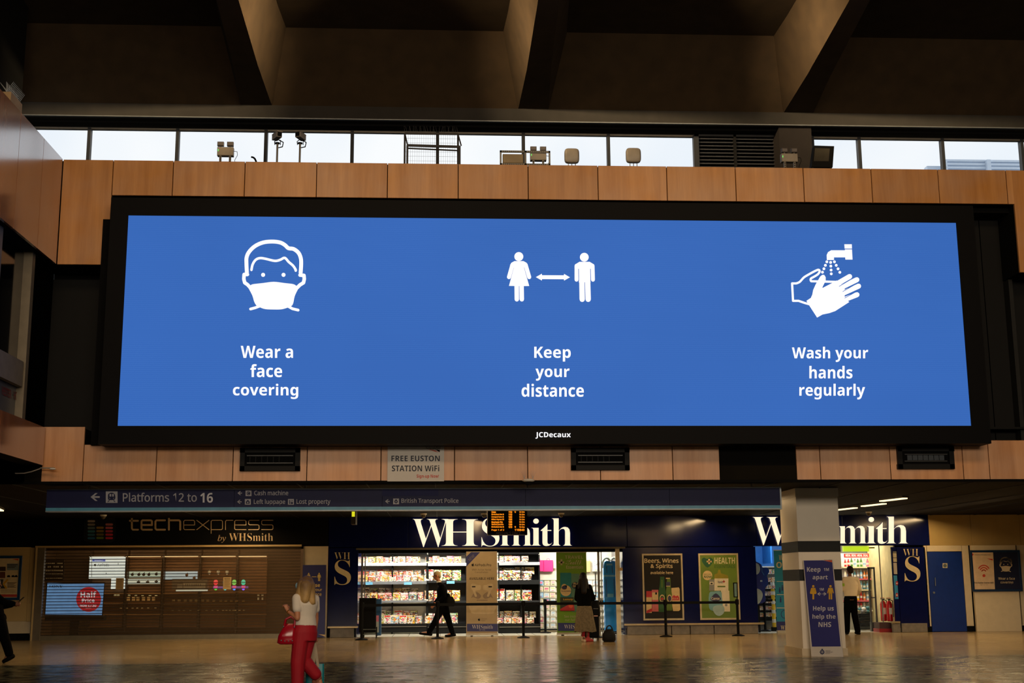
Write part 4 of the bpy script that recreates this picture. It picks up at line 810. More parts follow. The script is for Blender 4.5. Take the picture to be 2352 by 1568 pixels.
for i, (x, y) in enumerate([(481, 1313), (501.5, 1313), (521.5, 1313)]):
    c = P(x, y, TY+.1); b = MB(); b.ell(c, (.05, .05, .06), M('speaker_white', S(215, 212, 195), .5), 16, 10); b.cyl((c[0], c[1], c[2]-.085), (c[0], c[1], c[2]-.05), .025, .03, M('speaker_white'), 10); o = b.build('round_speaker', None, True); tag(o, '%s of three round white speakers in a row behind the shutter' % ['left', 'middle', 'right'][i], 'speaker', 'round white speakers behind the shutter')
cols = [(((255, 50, 60)), (60, 200, 60)), ((60, 190, 190), (60, 190, 190)), ((130, 220, 90), (60, 140, 255)), ((60, 220, 170), (130, 90, 255))]
for i, (x, (c1, c2)) in enumerate(zip((495.5, 517, 538, 559), cols)):
    v = thing('colour_lamp', P(x, 1357, TY-.3), ['red and green glowing lamp, leftmost of the coloured lamps behind the shutter', 'teal glowing lamp half hidden behind the right paper notice', 'green, orange and blue glowing lamp just right of the right paper notice', 'teal and violet glowing lamp, rightmost of the coloured lamps'][i], 'lamp', 'coloured lamps behind the shutter')
    c = P(x, 1337, TY-.3); b = MB(); b.ell(c, (.065, .06, .085), lit('lamp_%d' % i, c1, 1.1), 14, 8); b.build('bulb', v, True)
    c = P(x, 1347.5, TY-.3); b = MB(); b.cyl((c[0], c[1], c[2]-.03), (c[0], c[1], c[2]+.04), .05, .06, lit('lamp_m%d' % i, (255, 90, 150), 1.), 12); b.build('neck', v)
    c = P(x, 1353, TY-.3); b = MB(); b.ell(c, (.04, .04, .03), lit('lamp_b%d' % i, c2, 1.8), 12, 6); b.build('glow_base', v, True)
b = MB(); b.bpx(489, 1346, 570, 1352, TY-.15, .04, lit('purple_glow', (120, 70, 150), .9)); tag(b.build('purple_strip'), 'violet glowing strip behind the coloured lamps', 'light')
b = MB(); b.bpx(486, 1357, 572, 1359.5, TY-.4, .4, M('bay_shelf')); tag(b.build('lamp_shelf'), 'thin shelf holding the coloured lamps behind the shutter', 'shelf')
k_ = 0
WS = lit('spot_warm', (255, 226, 150), 1.1)
for (y, xs_, w, hgt, mt_, nm, gl) in [(1366.5, [264, 271, 296, 311.5, 327, 344, 358], 5, 2.6, WS, 'spotlight', 'warm spotlights in a row behind the shutter'),
      (1379, [398, 411, 425, 438, 450, 465, 477, 491, 507, 518.5, 531, 543, 559], 6, 4, M('pack_cream', S(220, 180, 110), .5), 'product_pack', 'cream packs on the middle shelf behind the shutter'),
      (1375.5, [294, 306, 316, 329, 341, 352], 7, 9, M('pack_tan', S(214, 176, 120), .5), 'product_pack', 'tan packs in the second bay behind the shutter'),
      (1401, [396, 411, 422, 437, 455, 474, 488, 500, 512, 520, 528, 536, 541, 550, 560], 4.5, 2.5, M('tag_grey', S(190, 168, 130), .5), 'price_tag', 'price tags on the lower shelf edge behind the shutter'),
      (1396, [277, 291, 304, 315, 326, 340, 357], 4, 2.5, M('tag_grey'), 'price_tag', 'price tags on the left shelf edge behind the shutter'),
      (1366, [593, 602.5], 4.5, 5, M('pack_white', S(230, 224, 205), .5), 'product_pack', 'white packs at right end of the shutter'), (1374.5, [593, 602.5], 3.5, 8, M('pack_white'), 'product_pack', 'white packs at right end of the shutter')]:
    for i, x in enumerate(xs_):
        o = small(nm, x-w/2, y-hgt/2, x+w/2, y+hgt/2, mt_, '%s from left of the %s' % (ORD[i], gl)+(' (lower)' if y == 1374.5 else ''), {'spotlight': 'light', 'product_pack': 'pack', 'price_tag': 'tag'}[nm], gl, Y=TY-.1, d=.05)
# left rack of small accessories
v = thing('card_rack', P(130, 1335, TY-.5), 'dark rack of small white packets at the far left behind the shutter', 'rack'); b = MB(); b.bpx(104, 1285, 146, 1332, TY-.4, .1, M('rack_dark', S(40, 30, 20), .6)); b.build('board', v)
b = MB(); random.seed(3)
for r_ in range(5):
    for k in range(9):
        x = 105+k*4.4; y = 1291+r_*8.5
        if random.random() < .75 and x+y/8 > 262+0*r_ or r_ > 1: b.bpx(x, y, x+2.2+random.random()*1.2, y+3.6, TY-.43, .02, M('packet_white', S(190, 180, 150), .5))
o = b.build('packets', v); o['kind'] = 'stuff'

# ---- newsagent lettering: letters one by one
LIT = M('lit_letter', emit=S(255, 234, 198), es=1.12, amt=.05); LITS = M('letter_side', emit=S(255, 190, 100), es=.7, amt=.02)
def bigsign(Y, letters, y0s, lab):
    v = thing('illuminated_sign', P(sum(letters[0][1:3])/2, 1256, Y), lab, 'sign')
    for ch, x0, x1, y0, y1 in letters:
        b = MB(); b.text(ch, 'S', x0, y0, x1, y1, ply(Y), LIT, 1, ext=.05, off=-.012); b.build('letter', v)
    return v
L1 = [('W', 948, 1030, 1191.5, 1256), ('H', 1014, 1098, 1192, 1253), ('S', 1106, 1147, 1190, 1254.5), ('m', 1149, 1222, 1211, 1252.5), ('i', 1220, 1242, 1190.5, 1252.5), ('t', 1242, 1268, 1203, 1253.5), ('h', 1267, 1314, 1190, 1252.5)]
bigsign(SY, L1, 0, 'large lit WHSmith letters over the magazine shop entrance, partly behind the departure board')
D2 = 1729-948; L2 = [(c, x0+D2, x1+D2, y0-4.5, y1-4.5) for c, x0, x1, y0, y1 in L1]
L2 = L2[:3]+[('m', 1926, 1991, 1207, 1247.5), ('i', 1990, 2012, 1187, 1247.5), ('t', 2012, 2038, 1199, 1248.5), ('h', 2036, 2086, 1186, 1247.5)]
bigsign(SY, L2, 0, 'large lit WHSmith letters half hidden behind the square pillar')
for i, (x0, y0, x1, y1, x2, y2, x3, y3, lab) in enumerate([(768, 1268, 804, 1284, 768, 1285.5, 806, 1343, 'cream WHS initials on the dark blue column left of the magazine shop'), (2074, 1260, 2109, 1276, 2078, 1277, 2114, 1335, 'cream WHS initials on the dark blue column beside the blue door')]):
    v = thing('initials_sign', P((x2+x3)/2, y3, SY), lab, 'sign'); CL = M('cream_letter', S(206, 190, 150), .4)
    b = MB(); b.text('WH', 'S', x0, y0, x1, y1, SP, CL, 1, ext=.01, off=-.02); b.build('lettering', v); b = MB(); b.text('S', 'S', x2, y2, x3, y3, SP, CL, 1, ext=.01, off=-.01); b.build('lettering', v)

# ================================================================ MAGAZINE SHOP INTERIOR
RY = SY+2.3
b = MB(); b.box(xx(820, 1350)-.1, SY+4.4, 0, xx(2075, 1350)+1, SY+4.5, 3.1, INW); b.box(xx(820, 1350)-.1, SY+.3, 3.05, xx(2075, 1350)+1, SY+4.5, 3.12, INW)
b.box(xx(815, 1350)-.08, SY+.3, 0, xx(815, 1350), SY+4.4, 3.05, INW); b.box(xx(1600, 1350), SY+.3, 0, xx(1600, 1350)+.1, SY+4.4, 3.05, INW); b.box(xx(1895, 1350), SY+.9, 0, xx(1895, 1350)+.1, SY+4.4, 3.05, INW); b.build('newsagent_lining', wi)
b = MB(); b.box(xx(1615, 1350), SY+3.6, 0, xx(1890, 1350), SY+3.7, 3.05, M('shop_wall_blue', S(30, 110, 190), .5)); b.box(xx(1765, 1300, SY+3)-.02, SY+2.6, 2.0, xx(1765, 1300, SY+3)+.02, SY+3.6, 3.05, M('shop_wall_blue')); b.build('blue_lining', wi)
b = MB(); b.box(xx(818, 1260), SY-.02, zF0-.05, xx(1436, 1260), SY+.12, zF0, M('door_head', S(92, 84, 66), .4, .4)); b.box(xx(818, 1260), SY+.14, zF0-.14, xx(1436, 1260), SY+.2, zF0, BLKM); b.build('door_head', wb)
v = thing('glass_screen', P(832, 1455, SY+.3), 'clear glass screen with slim posts at the left end of the magazine shop entrance', 'glass screen')
for x, w in ((831, .05), (838, .025)): b = MB(); c = xx(x, 1350, SY+.3); b.box(c-w/2, SY+.28, 0, c+w/2, SY+.34, zF0-.05, GREYM); b.build('post', v)
b = MB(); b.box(xx(831, 1350), SY+.3, .05, xx(845, 1350), SY+.312, zF0-.1, GLASS); b.build('pane', v)
v = thing('glass_door', P(1373, 1455, SY+.25), 'tall glass door with steel stile in the right part of the magazine shop entrance', 'door')
for x, w in ((1375.5, .06), (1382, .02)): b = MB(); c = xx(x, 1350, SY+.25); b.box(c-w/2, SY+.23, 0, c+w/2, SY+.28, zF0-.05, GREYM); b.build('stile', v)
b = MB(); c = xx(1368, 1350, SY+.2); b.cyl((c, SY+.17, zy(1368, 1370)), (c, SY+.17, zy(1368, 1315)), .018, .018, SILV, 8); b.build('pull_bar', v)
b = MB(); b.box(xx(1376, 1350), SY+.25, .05, xx(1420, 1350), SY+.262, zF0-.05, GLASS); b.build('pane', v)
v = thing('door_post', P(1424, 1455, SY+.1), 'pale steel door post beside the dark blue wall with a small beige lock box', 'post')
b = MB(); c = xx(1423, 1350); b.box(c-.09, SY+.05, 0, c+.03, SY+.15, zF0-.05, M('pale_steel', S(190, 176, 140), .35, .4)); b.build('post', v); b = MB(); b.bpx(1421, 1303, 1430, 1310, SY-.0, .06, M('lock_beige', S(190, 160, 110), .5)); b.build('lock_box', v)

PAL = {'yellow': (236, 190, 30), 'red': (205, 40, 38), 'white': (236, 232, 222), 'pale blue': (140, 190, 226), 'pink': (216, 120, 146), 'green': (90, 150, 60), 'black': (28, 28, 32), 'orange': (230, 130, 50), 'teal': (70, 124, 134), 'purple': (116, 70, 124), 'cream': (235, 220, 180), 'grey': (130, 132, 136), 'brown': (110, 70, 44), 'lime': (182, 200, 80)}
PM = {k: M('cover_'+k.replace(' ', '_'), S(*v), .35, amt=.12, scale=30) for k, v in PAL.items()}
PC_ = {k: cover('print_'+k.replace(' ', '_'), S(*v)) for k, v in PAL.items()}
names = list(PAL)
for k_, v_ in {'card_pink': (222, 180, 184), 'card_blue': (186, 204, 216), 'card_grey': (176, 172, 164), 'card_lime': (206, 214, 160)}.items(): PM[k_] = M('cover_'+k_, S(*v_), .4)
PROTO = {}
def proto(col, k, card=False):
    key = (col, k, card)
    if key in PROTO: return PROTO[key]
    rnd = random.Random(hash((names.index(col), k, card))); b = MB(); b.box(0, 0, 0, 1, 1, 1, PM[col] if card else PC_[col])
    f = lambda x0, z0, x1, z1, m, e=.05: b.add([(x0, -e, z0), (x1, -e, z0), (x1, -e, z1), (x0, -e, z1)], [(0, 1, 2, 3)], m)
    oth = [PM[n] for n in names if n != col]
    if card:
        f(.15, .3+.1*rnd.random(), .85, .75, rnd.choice([PM['card_pink'], PM['card_blue'], PM['cream'], PM['cream'], PM['card_grey'], PM['card_lime'], PM['white'], PM['pink']])); f(.25, .1, .75, .2, rnd.choice([PM['grey'], PM['pink'], PM['black']]), .06)
    else:
        f(.06, .8, .94, .96, rnd.choice(oth)); f(.1, .84, .7+.2*rnd.random(), .92, PM['white'] if col != 'white' else PM['red'], .08)
        f(.15+.2*rnd.random(), .1, .55+.3*rnd.random(), .7, rnd.choice([PC_['cream'], PC_['brown'], PC_['white'], PC_['grey'], PC_['black']]), .06)
        b.add([(.5+.22*math.cos(a*math.pi/4)*.9, -.1, .46+.16*math.sin(a*math.pi/4)) for a in range(8)], [tuple(range(8))], rnd.choice([PM['cream'], PM['brown'], PM['orange'], PM['pink']]))
        for q in range(9):
            x, z = rnd.uniform(.03, .65), rnd.uniform(.04, .74); f(x, z, x+rnd.uniform(.12, .33), z+rnd.uniform(.03, .08), rnd.choice(oth[:2]+[PM['white'], PM['red'], PM['black'], PM['yellow'], PM['grey']]+oth), .12+q*.004)
        f(.04, .03, .3, .16, PM['white'], .14)
    me = b.build('magazine' if not card else 'greeting_card'); m_ = me.data; bpy.data.objects.remove(me); PROTO[key] = m_; return m_
def flat(name, x0, y0, x1, y1, Y, col, k, lab, cat, grp, card=False, lean=.1, th=.012):
    a = P(x0, y1, Y); c = P(x1, y1, Y); h = P((x0+x1)/2, y0, Y)[2]-a[2]
    o = bpy.data.objects.new(name, proto(col, k, card)); COL.objects.link(o); o.location = (a[0], Y, a[2]); o.scale = (c[0]-a[0], th, h); o.rotation_euler = (-lean, 0, 0)
    return tag(o, lab, cat, grp)
def magrow(x0, x1, y0, y1, w, Y, cols, where, grp, seed, jit=2., gap=1.0, lean=.12, skip=()):
    r = random.Random(seed); x = x0; i = 0
    while x+w*.6 < x1:
        ww = w*r.uniform(.88, 1.1); col = cols[i % len(cols)] if isinstance(cols, list) else r.choice(names)
        if not any(a < x+ww/2 < b_ for a, b_ in skip):
            flat('magazine', x, y0+r.uniform(-jit, jit*.4), min(x+ww, x1), y1, Y, col, r.randrange(4), '%s magazine, %s from left, %s' % (col, ORD[min(i, 19)], where), 'magazine', grp, lean=lean)
        x += ww+gap; i += 1
def rack(label, x0, x1, shelves, base, mat, back, Y, lights=(), seam=(), topy=1262, head=True):
    v = thing('magazine_rack', P((x0+x1)/2, 1449, Y), label, 'rack'); ym = 1360
    b = MB(); b.box(xx(x0, ym, Y), Y+.28, .1, xx(x1, ym, Y), Y+.32, P(x0, topy, Y)[2], back); b.build('back_board', v)
    for x in (x0, x1)+tuple(seam): b = MB(); b.box(xx(x, ym, Y)-.02, Y-.02, 0, xx(x, ym, Y)+.02, Y+.3, P(x0, topy+ (12 if head else 0), Y)[2], BLK); b.build('upright', v)
    for (ya, yb2, m_) in shelves:
        b = MB(); b.prism([(xx(x0, ya, Y), Y-.10, P(x0, ya, Y)[2]), (xx(x0, ya, Y), Y-.12, P(x0, yb2, Y)[2]), (xx(x0, ya, Y), Y+.28, P(x0, yb2, Y)[2]), (xx(x0, ya, Y), Y+.28, P(x0, ya, Y)[2])], (xx(x1, ya, Y)-xx(x0, ya, Y), 0, 0), m_); b.build('shelf', v)
    b = MB(); b.box(xx(x0, ym, Y), Y-.14, 0 if base else .05, xx(x1, ym, Y), Y+.28, P(x0, 1433, Y)[2], BLK); b.box(xx(x0, ym, Y), Y-.16, P(x0, 1440, Y)[2], xx(x1, ym, Y), Y-.13, P(x0, 1438.5, Y)[2], GREYM); b.build('base', v)
    if head: b = MB(); b.box(xx(x0, ym, Y), Y-.1, P(x0, 1273, Y)[2], xx(x1, ym, Y), Y+.3, P(x0, 1255, Y)[2], BLK2); b.build('header', v)
    for a, c, y in lights:
        b = MB(); q0, q1 = P(a, y, Y-.13), P(c, y, Y-.13); b.cyl(q0, (q1[0], q0[1], q0[2]), .02, .02, lit('tube_white', (255, 255, 250), 2.2), 10); b.build('light_tube', v)
    return v
CHR = M('shelf_chrome', S(128, 130, 132), .3, .6)
rack('white-backed magazine rack with lit shelves at the left of the shop', 812, 980, [(1293, 1299.5, CHR), (1335, 1342, CHR), (1379, 1384, CHR)], False, CHR, INW, RY, [(848, 894, 1296), (944, 979, 1294)], (901,))
rack('dark magazine rack behind the walking man, right of the white-backed rack', 983, 1071, [(1293, 1299.5, CHR), (1333, 1338, BLK), (1380, 1384, BLK)], True, BLK, M('rack_back_dark', S(58, 58, 60), .6), RY, [])
rack('black magazine rack between the AirPods banner and the greeting cards', 1146, 1239, [(1291, 1298, CHR), (1332, 1342, BLK), (1379, 1383, BLK)], True, BLK, M('rack_back_black', S(24, 24, 25), .6), RY-.25, [], (1197,))
b = MB(); b.bpx(983, 1273, 1072, 1293, RY+.2, .04, INW); b.bpx(1072, 1273, 1240, 1293, RY+.2, .04, INW); tag(b.build('white_back_panel'), 'white back panel above the dark magazine racks', 'panel')
LW_ = 'top shelf of white-backed rack'; cl1 = ['orange', 'white', 'yellow', 'yellow', 'red', 'cream', 'white', 'red', 'yellow', 'grey']
magrow(822, 978, 1279, 1293, 16.5, RY-.02, cl1, LW_, 'magazines on the top shelf of the white-backed rack', 1)
magrow(822, 978, 1308, 1326, 16, RY+.1, ['black', 'red', 'teal', 'white', 'yellow', 'red', 'red', 'white', 'grey'], 'back tier, second shelf of white-backed rack', 'magazines on the second shelf of the white-backed rack', 2, lean=.15)
magrow(822, 978, 1321, 1335.5, 15, RY-.03, ['pale blue', 'yellow', 'red', 'cream', 'yellow', 'white', 'red', 'pale blue', 'orange', 'yellow', 'red'], 'front tier, second shelf of white-backed rack', 'magazines on the second shelf of the white-backed rack', 3)
magrow(822, 978, 1350, 1366, 18, RY+.1, ['black', 'brown', 'black', 'black', 'black', 'brown', 'black'], 'back tier, third shelf of white-backed rack', 'magazines on the third shelf of the white-backed rack', 4, lean=.15)
magrow(822, 978, 1361, 1379.5, 16.5, RY-.03, ['pale blue', 'cream', 'yellow', 'red', 'pink', 'lime', 'pink', 'teal', 'purple'], 'front tier, third shelf of white-backed rack', 'magazines on the third shelf of the white-backed rack', 5)
magrow(822, 978, 1402, 1418, 17, RY+.1, ['red', 'black', 'grey', 'brown', 'green', 'white'], 'back tier, bottom shelf of white-backed rack', 'magazines on the bottom shelf of the white-backed rack', 6, lean=.15)
magrow(822, 978, 1413, 1431.5, 17, RY-.05, ['red', 'red', 'yellow', 'lime', 'white', 'pale blue', 'white', 'yellow', 'teal'], 'front tier, bottom shelf of white-backed rack', 'magazines on the bottom shelf of the white-backed rack', 7)
magrow(985, 1069, 1278, 1293, 16.5, RY-.02, ['brown', 'cream', 'pale blue', 'pink', 'orange'], 'top shelf, dark rack left of AirPods banner', 'magazines on the dark rack by the walking man', 8)
magrow(985, 1069, 1308, 1333, 21, RY-.02, ['white', 'cream', 'black', 'green'], 'second shelf, dark rack left of AirPods banner', 'magazines on the dark rack by the walking man', 9)
magrow(985, 1069, 1356, 1380, 20, RY-.02, ['brown', 'red', 'orange', 'yellow'], 'third shelf, dark rack left of AirPods banner', 'magazines on the dark rack by the walking man', 10)
magrow(985, 1069, 1408, 1431, 19, RY-.04, ['grey', 'pink', 'brown', 'teal'], 'bottom shelf, dark rack left of AirPods banner', 'magazines on the dark rack by the walking man', 11)
R2 = RY-.25
magrow(1148, 1226, 1276, 1291.5, 18.5, R2-.02, ['cream', 'white', 'pink', 'brown'], 'top shelf, black rack right of AirPods banner', 'magazines on the black rack by the cards', 12)
magrow(1148, 1238, 1303, 1318, 22, R2+.1, ['yellow', 'black', 'grey', 'yellow'], 'back tier, second shelf, rack right of AirPods banner', 'magazines on the black rack by the cards', 13, lean=.15)
magrow(1148, 1238, 1310, 1332.5, 21, R2-.02, ['teal', 'black', 'brown', 'black'], 'front tier, second shelf, rack right of AirPods banner', 'magazines on the black rack by the cards', 14)
magrow(1148, 1238, 1353, 1379, 20.5, R2-.02, ['white', 'grey', 'green', 'red'], 'third shelf, rack right of AirPods banner', 'magazines on the black rack by the cards', 15)
magrow(1148, 1238, 1404, 1418, 19, R2+.1, ['grey', 'brown', 'black', 'grey'], 'back tier, bottom shelf, rack right of AirPods banner', 'magazines on the black rack by the cards', 16, lean=.15)
magrow(1148, 1238, 1418, 1431, 17, R2-.04, ['purple', 'white', 'yellow', 'pink', 'brown'], 'front tier, bottom shelf, rack right of AirPods banner', 'magazines on the black rack by the cards', 17)
for i, (x, y, Y) in enumerate([(838, 1336.5, RY-.13), (928, 1336.5, RY-.13), (1026, 1334, RY-.14)]):
    b = MB(); b.bpx(x, y, x+18, y+6, Y, .004, M('label_blue', S(120, 190, 230), .5)); o = b.build('shelf_label'); tag(o, ['pale blue shelf label at the left end of the white-backed rack', 'pale blue shelf label near the middle of the white-backed rack', 'pale blue shelf label behind the walking man on the dark rack'][i], 'label')
# greeting cards wall
CY_ = RY+.3; v = thing('card_wall', P(1335, 1450, CY_), 'off-white slatted display wall for greeting cards at the right of the shop', 'display')
b = MB(); b.bpx(1240, 1262, 1440, 1440, CY_, .05, M('card_board', S(214, 208, 190), .6)); b.build('board', v)
for k in range(9): b = MB(); b.bpx(1240, 1330+k*14, 1440, 1331.3+k*14, CY_-.06, .06, M('card_rail', S(200, 196, 182), .5)); b.build('rail', v)
b = MB(); b.bpx(1240, 1443, 1440, 1446, CY_-.1, .2, BLK); b.bpx(1240, 1446, 1440, 1453, CY_-.05, .2, CREAM2); b.build('base', v)
r = random.Random(5); cc = ['white', 'cream', 'white', 'cream', 'white', 'white', 'white', 'cream', 'cream', 'white', 'white', 'white', 'pale blue', 'pink']
for row in range(8):
    for i in range(14):
        x = 1241+i*14.1; y1 = 1330+row*14+14
        if 1283 < x < 1336 or 1378 < x < 1408: continue
        flat('greeting_card', x+r.uniform(0, 1.5), y1-12.5+r.uniform(-1, 1), x+12.6, y1-.4, CY_-.05, r.choice(cc), r.randrange(4), 'pale greeting card, %s from left in the %s row of the card wall' % (ORD[i], ORD[row]), 'greeting card', 'greeting cards on the card wall', True, .08, .008)
for i, (x0, y0, x1, y1, mt_, lab) in enumerate([(1227, 1286, 1248, 1312, 'hot_pink', 'bright pink gift bag hanging left of its pink twin'), (1248.5, 1286, 1270, 1312.5, 'hot_pink', 'bright pink gift bag hanging right of its pink twin'), (1271, 1288, 1277, 1305, 'c', 'cream gift bag half hidden by the green banner'), (1347, 1288, 1356, 1314, 't', 'tan gift bag right of the green banner'), (1361, 1286, 1380, 1312, 's', 'white gift bag with coloured spots by the glass door')]):
    c_ = {'hot_pink': S(240, 50, 130), 'c': S(235, 225, 205), 't': S(200, 176, 120), 's': S(242, 240, 232)}[mt_]; v = thing('gift_bag', P((x0+x1)/2, y1, CY_-.12), lab, 'bag', 'gift bags hanging above the cards')
    b = MB(); a = P(x0, y1, CY_-.12); q = P(x1, y0, CY_-.12); b.bev(a[0], CY_-.14, a[2], q[0], CY_-.04, q[2], .012, M('bag_'+mt_, c_, .4)); b.build('bag', v)
    b = MB(); xm2 = (a[0]+q[0])/2; b.tube([(xm2-.05, CY_-.1, q[2]-.02), (xm2-.03, CY_-.1, q[2]+.05), (xm2+.03, CY_-.1, q[2]+.05), (xm2+.05, CY_-.1, q[2]-.02)], .006, M('bag_'+mt_), 6); b.build('handle', v)
    if mt_ == 's':
        b = MB()
        for k in range(22): b.disc(r.uniform(1363, 1378), r.uniform(1288, 1310), .8, ply(CY_-.14), r.choice([PM['red'], PM['green'], PM['black'], PM['yellow']]), 1, n=8)
        b.build('spots', v)
# tall blue moulded stand
BY_ = SY+.75; v = thing('blue_stand', P(1407, 1450, BY_), 'tall glossy blue moulded plastic stand with a rounded white double top behind the glass door', 'stand')
BL = M('blue_plastic', S(26, 148, 235), .2, amt=.12, scale=3); X = lambda x, y: P(x, y, BY_)
b = MB(); out = [(1387, 1333), (1386.5, 1300), (1388, 1291), (1393, 1287.5), (1400, 1287.5), (1403, 1290), (1406, 1287.5), (1412, 1288), (1415, 1294), (1416, 1320), (1418, 1400), (1419, 1449), (1391, 1449), (1389, 1400)]
b.prism([X(*p) for p in out], (0, .25, 0), BL); flipfix(b.build('body', v))
b = MB(); rim = cr([(1383, 1304), (1384, 1290), (1389, 1282), (1396, 1281), (1402, 1287), (1408, 1281), (1415, 1283), (1419, 1292), (1420, 1304)], 4); b.tube([X(*p) for p in rim], .035, M('white_rim', S(226, 240, 225), .3), 8); b.build('rim', v, True)
b = MB(); pl = ply(BY_); LB = M('blue_plastic_light', S(120, 190, 225), .25)
b.rect(1387, 1320, 1416, 1324, pl, LB, 3); b.rect(1393, 1294, 1406, 1298, pl, LB, 3); b.stroke([(1393, 1300), (1394, 1315)], 1.3, pl, M('blue_plastic_dark', S(8, 60, 120), .3), 3); b.stroke([(1406, 1300), (1407, 1315)], 1.3, pl, M('blue_plastic_dark'), 3); b.stroke([(1392, 1330), (1394, 1370)], 1.3, pl, M('blue_plastic_dark'), 3); b.stroke([(1410, 1330), (1412, 1370)], 1.3, pl, M('blue_plastic_dark'), 3); b.rect(1395, 1363, 1409, 1371, pl, LB, 3); b.rect(1389, 1382, 1417, 1385, pl, LB, 3); b.build('moulding', v)
b = MB(); b.box(X(1389, 1400)[0], BY_-.02, 0, X(1420, 1400)[0], BY_+.27, .03, BLK); b.build('base', v)

# ---- second entrance (left of pillar): snack shelves, standee, banner
SH = SY+1.9; v = thing('snack_shelving', P(1765, 1450, SH), 'shelving of colourful snack packets inside the entrance left of the pillar', 'shelving')
b = MB(); b.bpx(1730, 1300, 1800, 1302.5, SH, .35, INW); b.build('top', v)
for k, y in enumerate((1336, 1352, 1368, 1385, 1401, 1416)): b = MB(); b.bpx(1728, y, 1800, y+3, SH, .35, BLK); b.build('shelf', v)
b = MB(); b.bpx(1728, 1302, 1800, 1446, SH+.35, .03, M('shelf_back', S(140, 140, 136), .6)); b.bpx(1728, 1419, 1800, 1425, SH-.02, .3, BLK); b.build('back_board', v)
for row, y in enumerate((1318, 1336, 1352, 1368, 1385, 1401, 1416)):
    for i in range(5):
        x = 1740+i*9.6; col = [['teal', 'green', 'teal', 'pale blue', 'green'], ['cream', 'yellow', 'yellow', 'orange', 'cream'], ['grey', 'cream', 'white', 'grey', 'red'], ['purple', 'white', 'pink', 'cream', 'purple'], ['pink', 'white', 'cream', 'pink', 'grey'], ['white', 'yellow', 'cream', 'red', 'white'], ['yellow', 'orange', 'cream', 'yellow', 'white']][row][i]
        flat('snack_packet', x, y-10+r.uniform(-1, 1), x+9, y, SH+.03, col, i % 4, '%s snack packet, %s from left on the %s shelf left of the pillar' % (col, ORD[i], ORD[row]), 'snack packet', 'snack packets left of the pillar', lean=.05, th=.05)
v = thing('blue_standee', P(1748, 1380, SY+.8), 'dark blue cut-out standee of rounded blobs in the entrance left of the pillar', 'standee'); tp = ply(SY+.8); DB = M('standee_blue', S(20, 38, 120), .3); b = MB()
sh_ = cr([(1730, 1292), (1738, 1290), (1748, 1296), (1752, 1303), (1762, 1303), (1767, 1312), (1762, 1321), (1764, 1330), (1764, 1342), (1758, 1350), (1757, 1365), (1758, 1380), (1745, 1386), (1730, 1384)], 3, True)
b.prism([hit(x, y, tp) for x, y in sh_], (0, .02, 0), DB); flipfix(b.build('board', v)); b = MB(); b.disc(1737, 1306, 9, tp, M('standee_pale', S(196, 206, 190), .4), 2, ry=13); b.poly(cr([(1737, 1353), (1748, 1356), (1752, 1368), (1745, 1384), (1737, 1384)], 3, True), tp, M('standee_pale'), 2); b.rect(1746, 1332, 1751, 1335.5, tp, M('standee_pale'), 2); b.stroke([(1750, 1302), (1750, 1312), (1755, 1320)], 1, tp, M('standee_line', S(90, 150, 190), .4), 2); b.build('print', v)
b = MB(); b.bpx(1742, 1385, 1746, 1452, SY+.82, .05, BLK); b.build('prop', v)
b = MB(); c = P(1779, 1450, SH-.2); a = P(1779, 1352, SH-.2); b.cyl((c[0], SH-.2, .06), (c[0], SH-.2, a[2]), .055, .055, M('yellow_tube', S(230, 190, 40), .5), 12); o = b.build('yellow_column_display'); tag(o, 'narrow yellow and white striped column display beside the snack shelves', 'display')
b = MB()
for k in range(5): z = .25+k*.27; b.cyl((c[0], SH-.2, z), (c[0], SH-.2, z+.1), .058, .058, INW, 12)
b.box(c[0]-.08, SH-.28, 0, c[0]+.08, SH-.12, .12, BLK); b.build('bands', o)
# teal queue banner behind the pillar
v = thing('pull_up_banner', P(1800, 1457, SY+.2), 'teal pull-up banner with people icons half hidden behind the pillar', 'banner'); tp = ply(SY+.2); TE = M('banner_teal', S(10, 128, 164), .5, amt=.05)
b = MB(); a = P(1776, 1264, SY+.2); x0b, x1b = xx(1781, 1360, SY+.2), xx(1781, 1360, SY+.2)+.8; b.box(x0b, SY+.2, P(1790, 1427, SY+.2)[2], x1b, SY+.21, a[2], TE); b.box(x0b, SY+.2, .08, x1b, SY+.21, P(1790, 1427, SY+.2)[2], NAVYP); b.build('cloth', v)
b = MB(); b.box(x0b, SY+.14, 0, x1b, SY+.28, .08, M('banner_base', S(190, 182, 160), .4, .3)); b.box(x0b, SY+.19, a[2], x1b, SY+.22, a[2]+.02, WHITE); b.build('base', v)
b = MB(); CT = M('banner_text', S(206, 196, 164), .5); b.text('WE ARE', 'R', 1789, 1274, 1826, 1286, tp, CT, 1, off=.01); b.text('OPEN', 'B', 1783, 1290, 1833, 1304, tp, CT, 1)
for y in (1334, 1364.5, 1395): b.rect(1784, y, 1840, y+1.3, tp, CT, 1)
for x, y in ((1797, 1345), (1791, 1350), (1793, 1372), (1806, 1373)): b.disc(x, y, 1.6, tp, NAVYP, 1, n=10); b.rect(x-1.8, y+2, x+1.8, y+11, tp, NAVYP, 1)
b.stroke([(1802+8*math.cos(t*.45), 1410+9*math.sin(t*.45)) for t in range(15)], 1.4, tp, NAVYP, 1); b.text('WHSmith', 'S', 1793, 1436, 1836, 1446, tp, CT, 1); b.build('print', v)
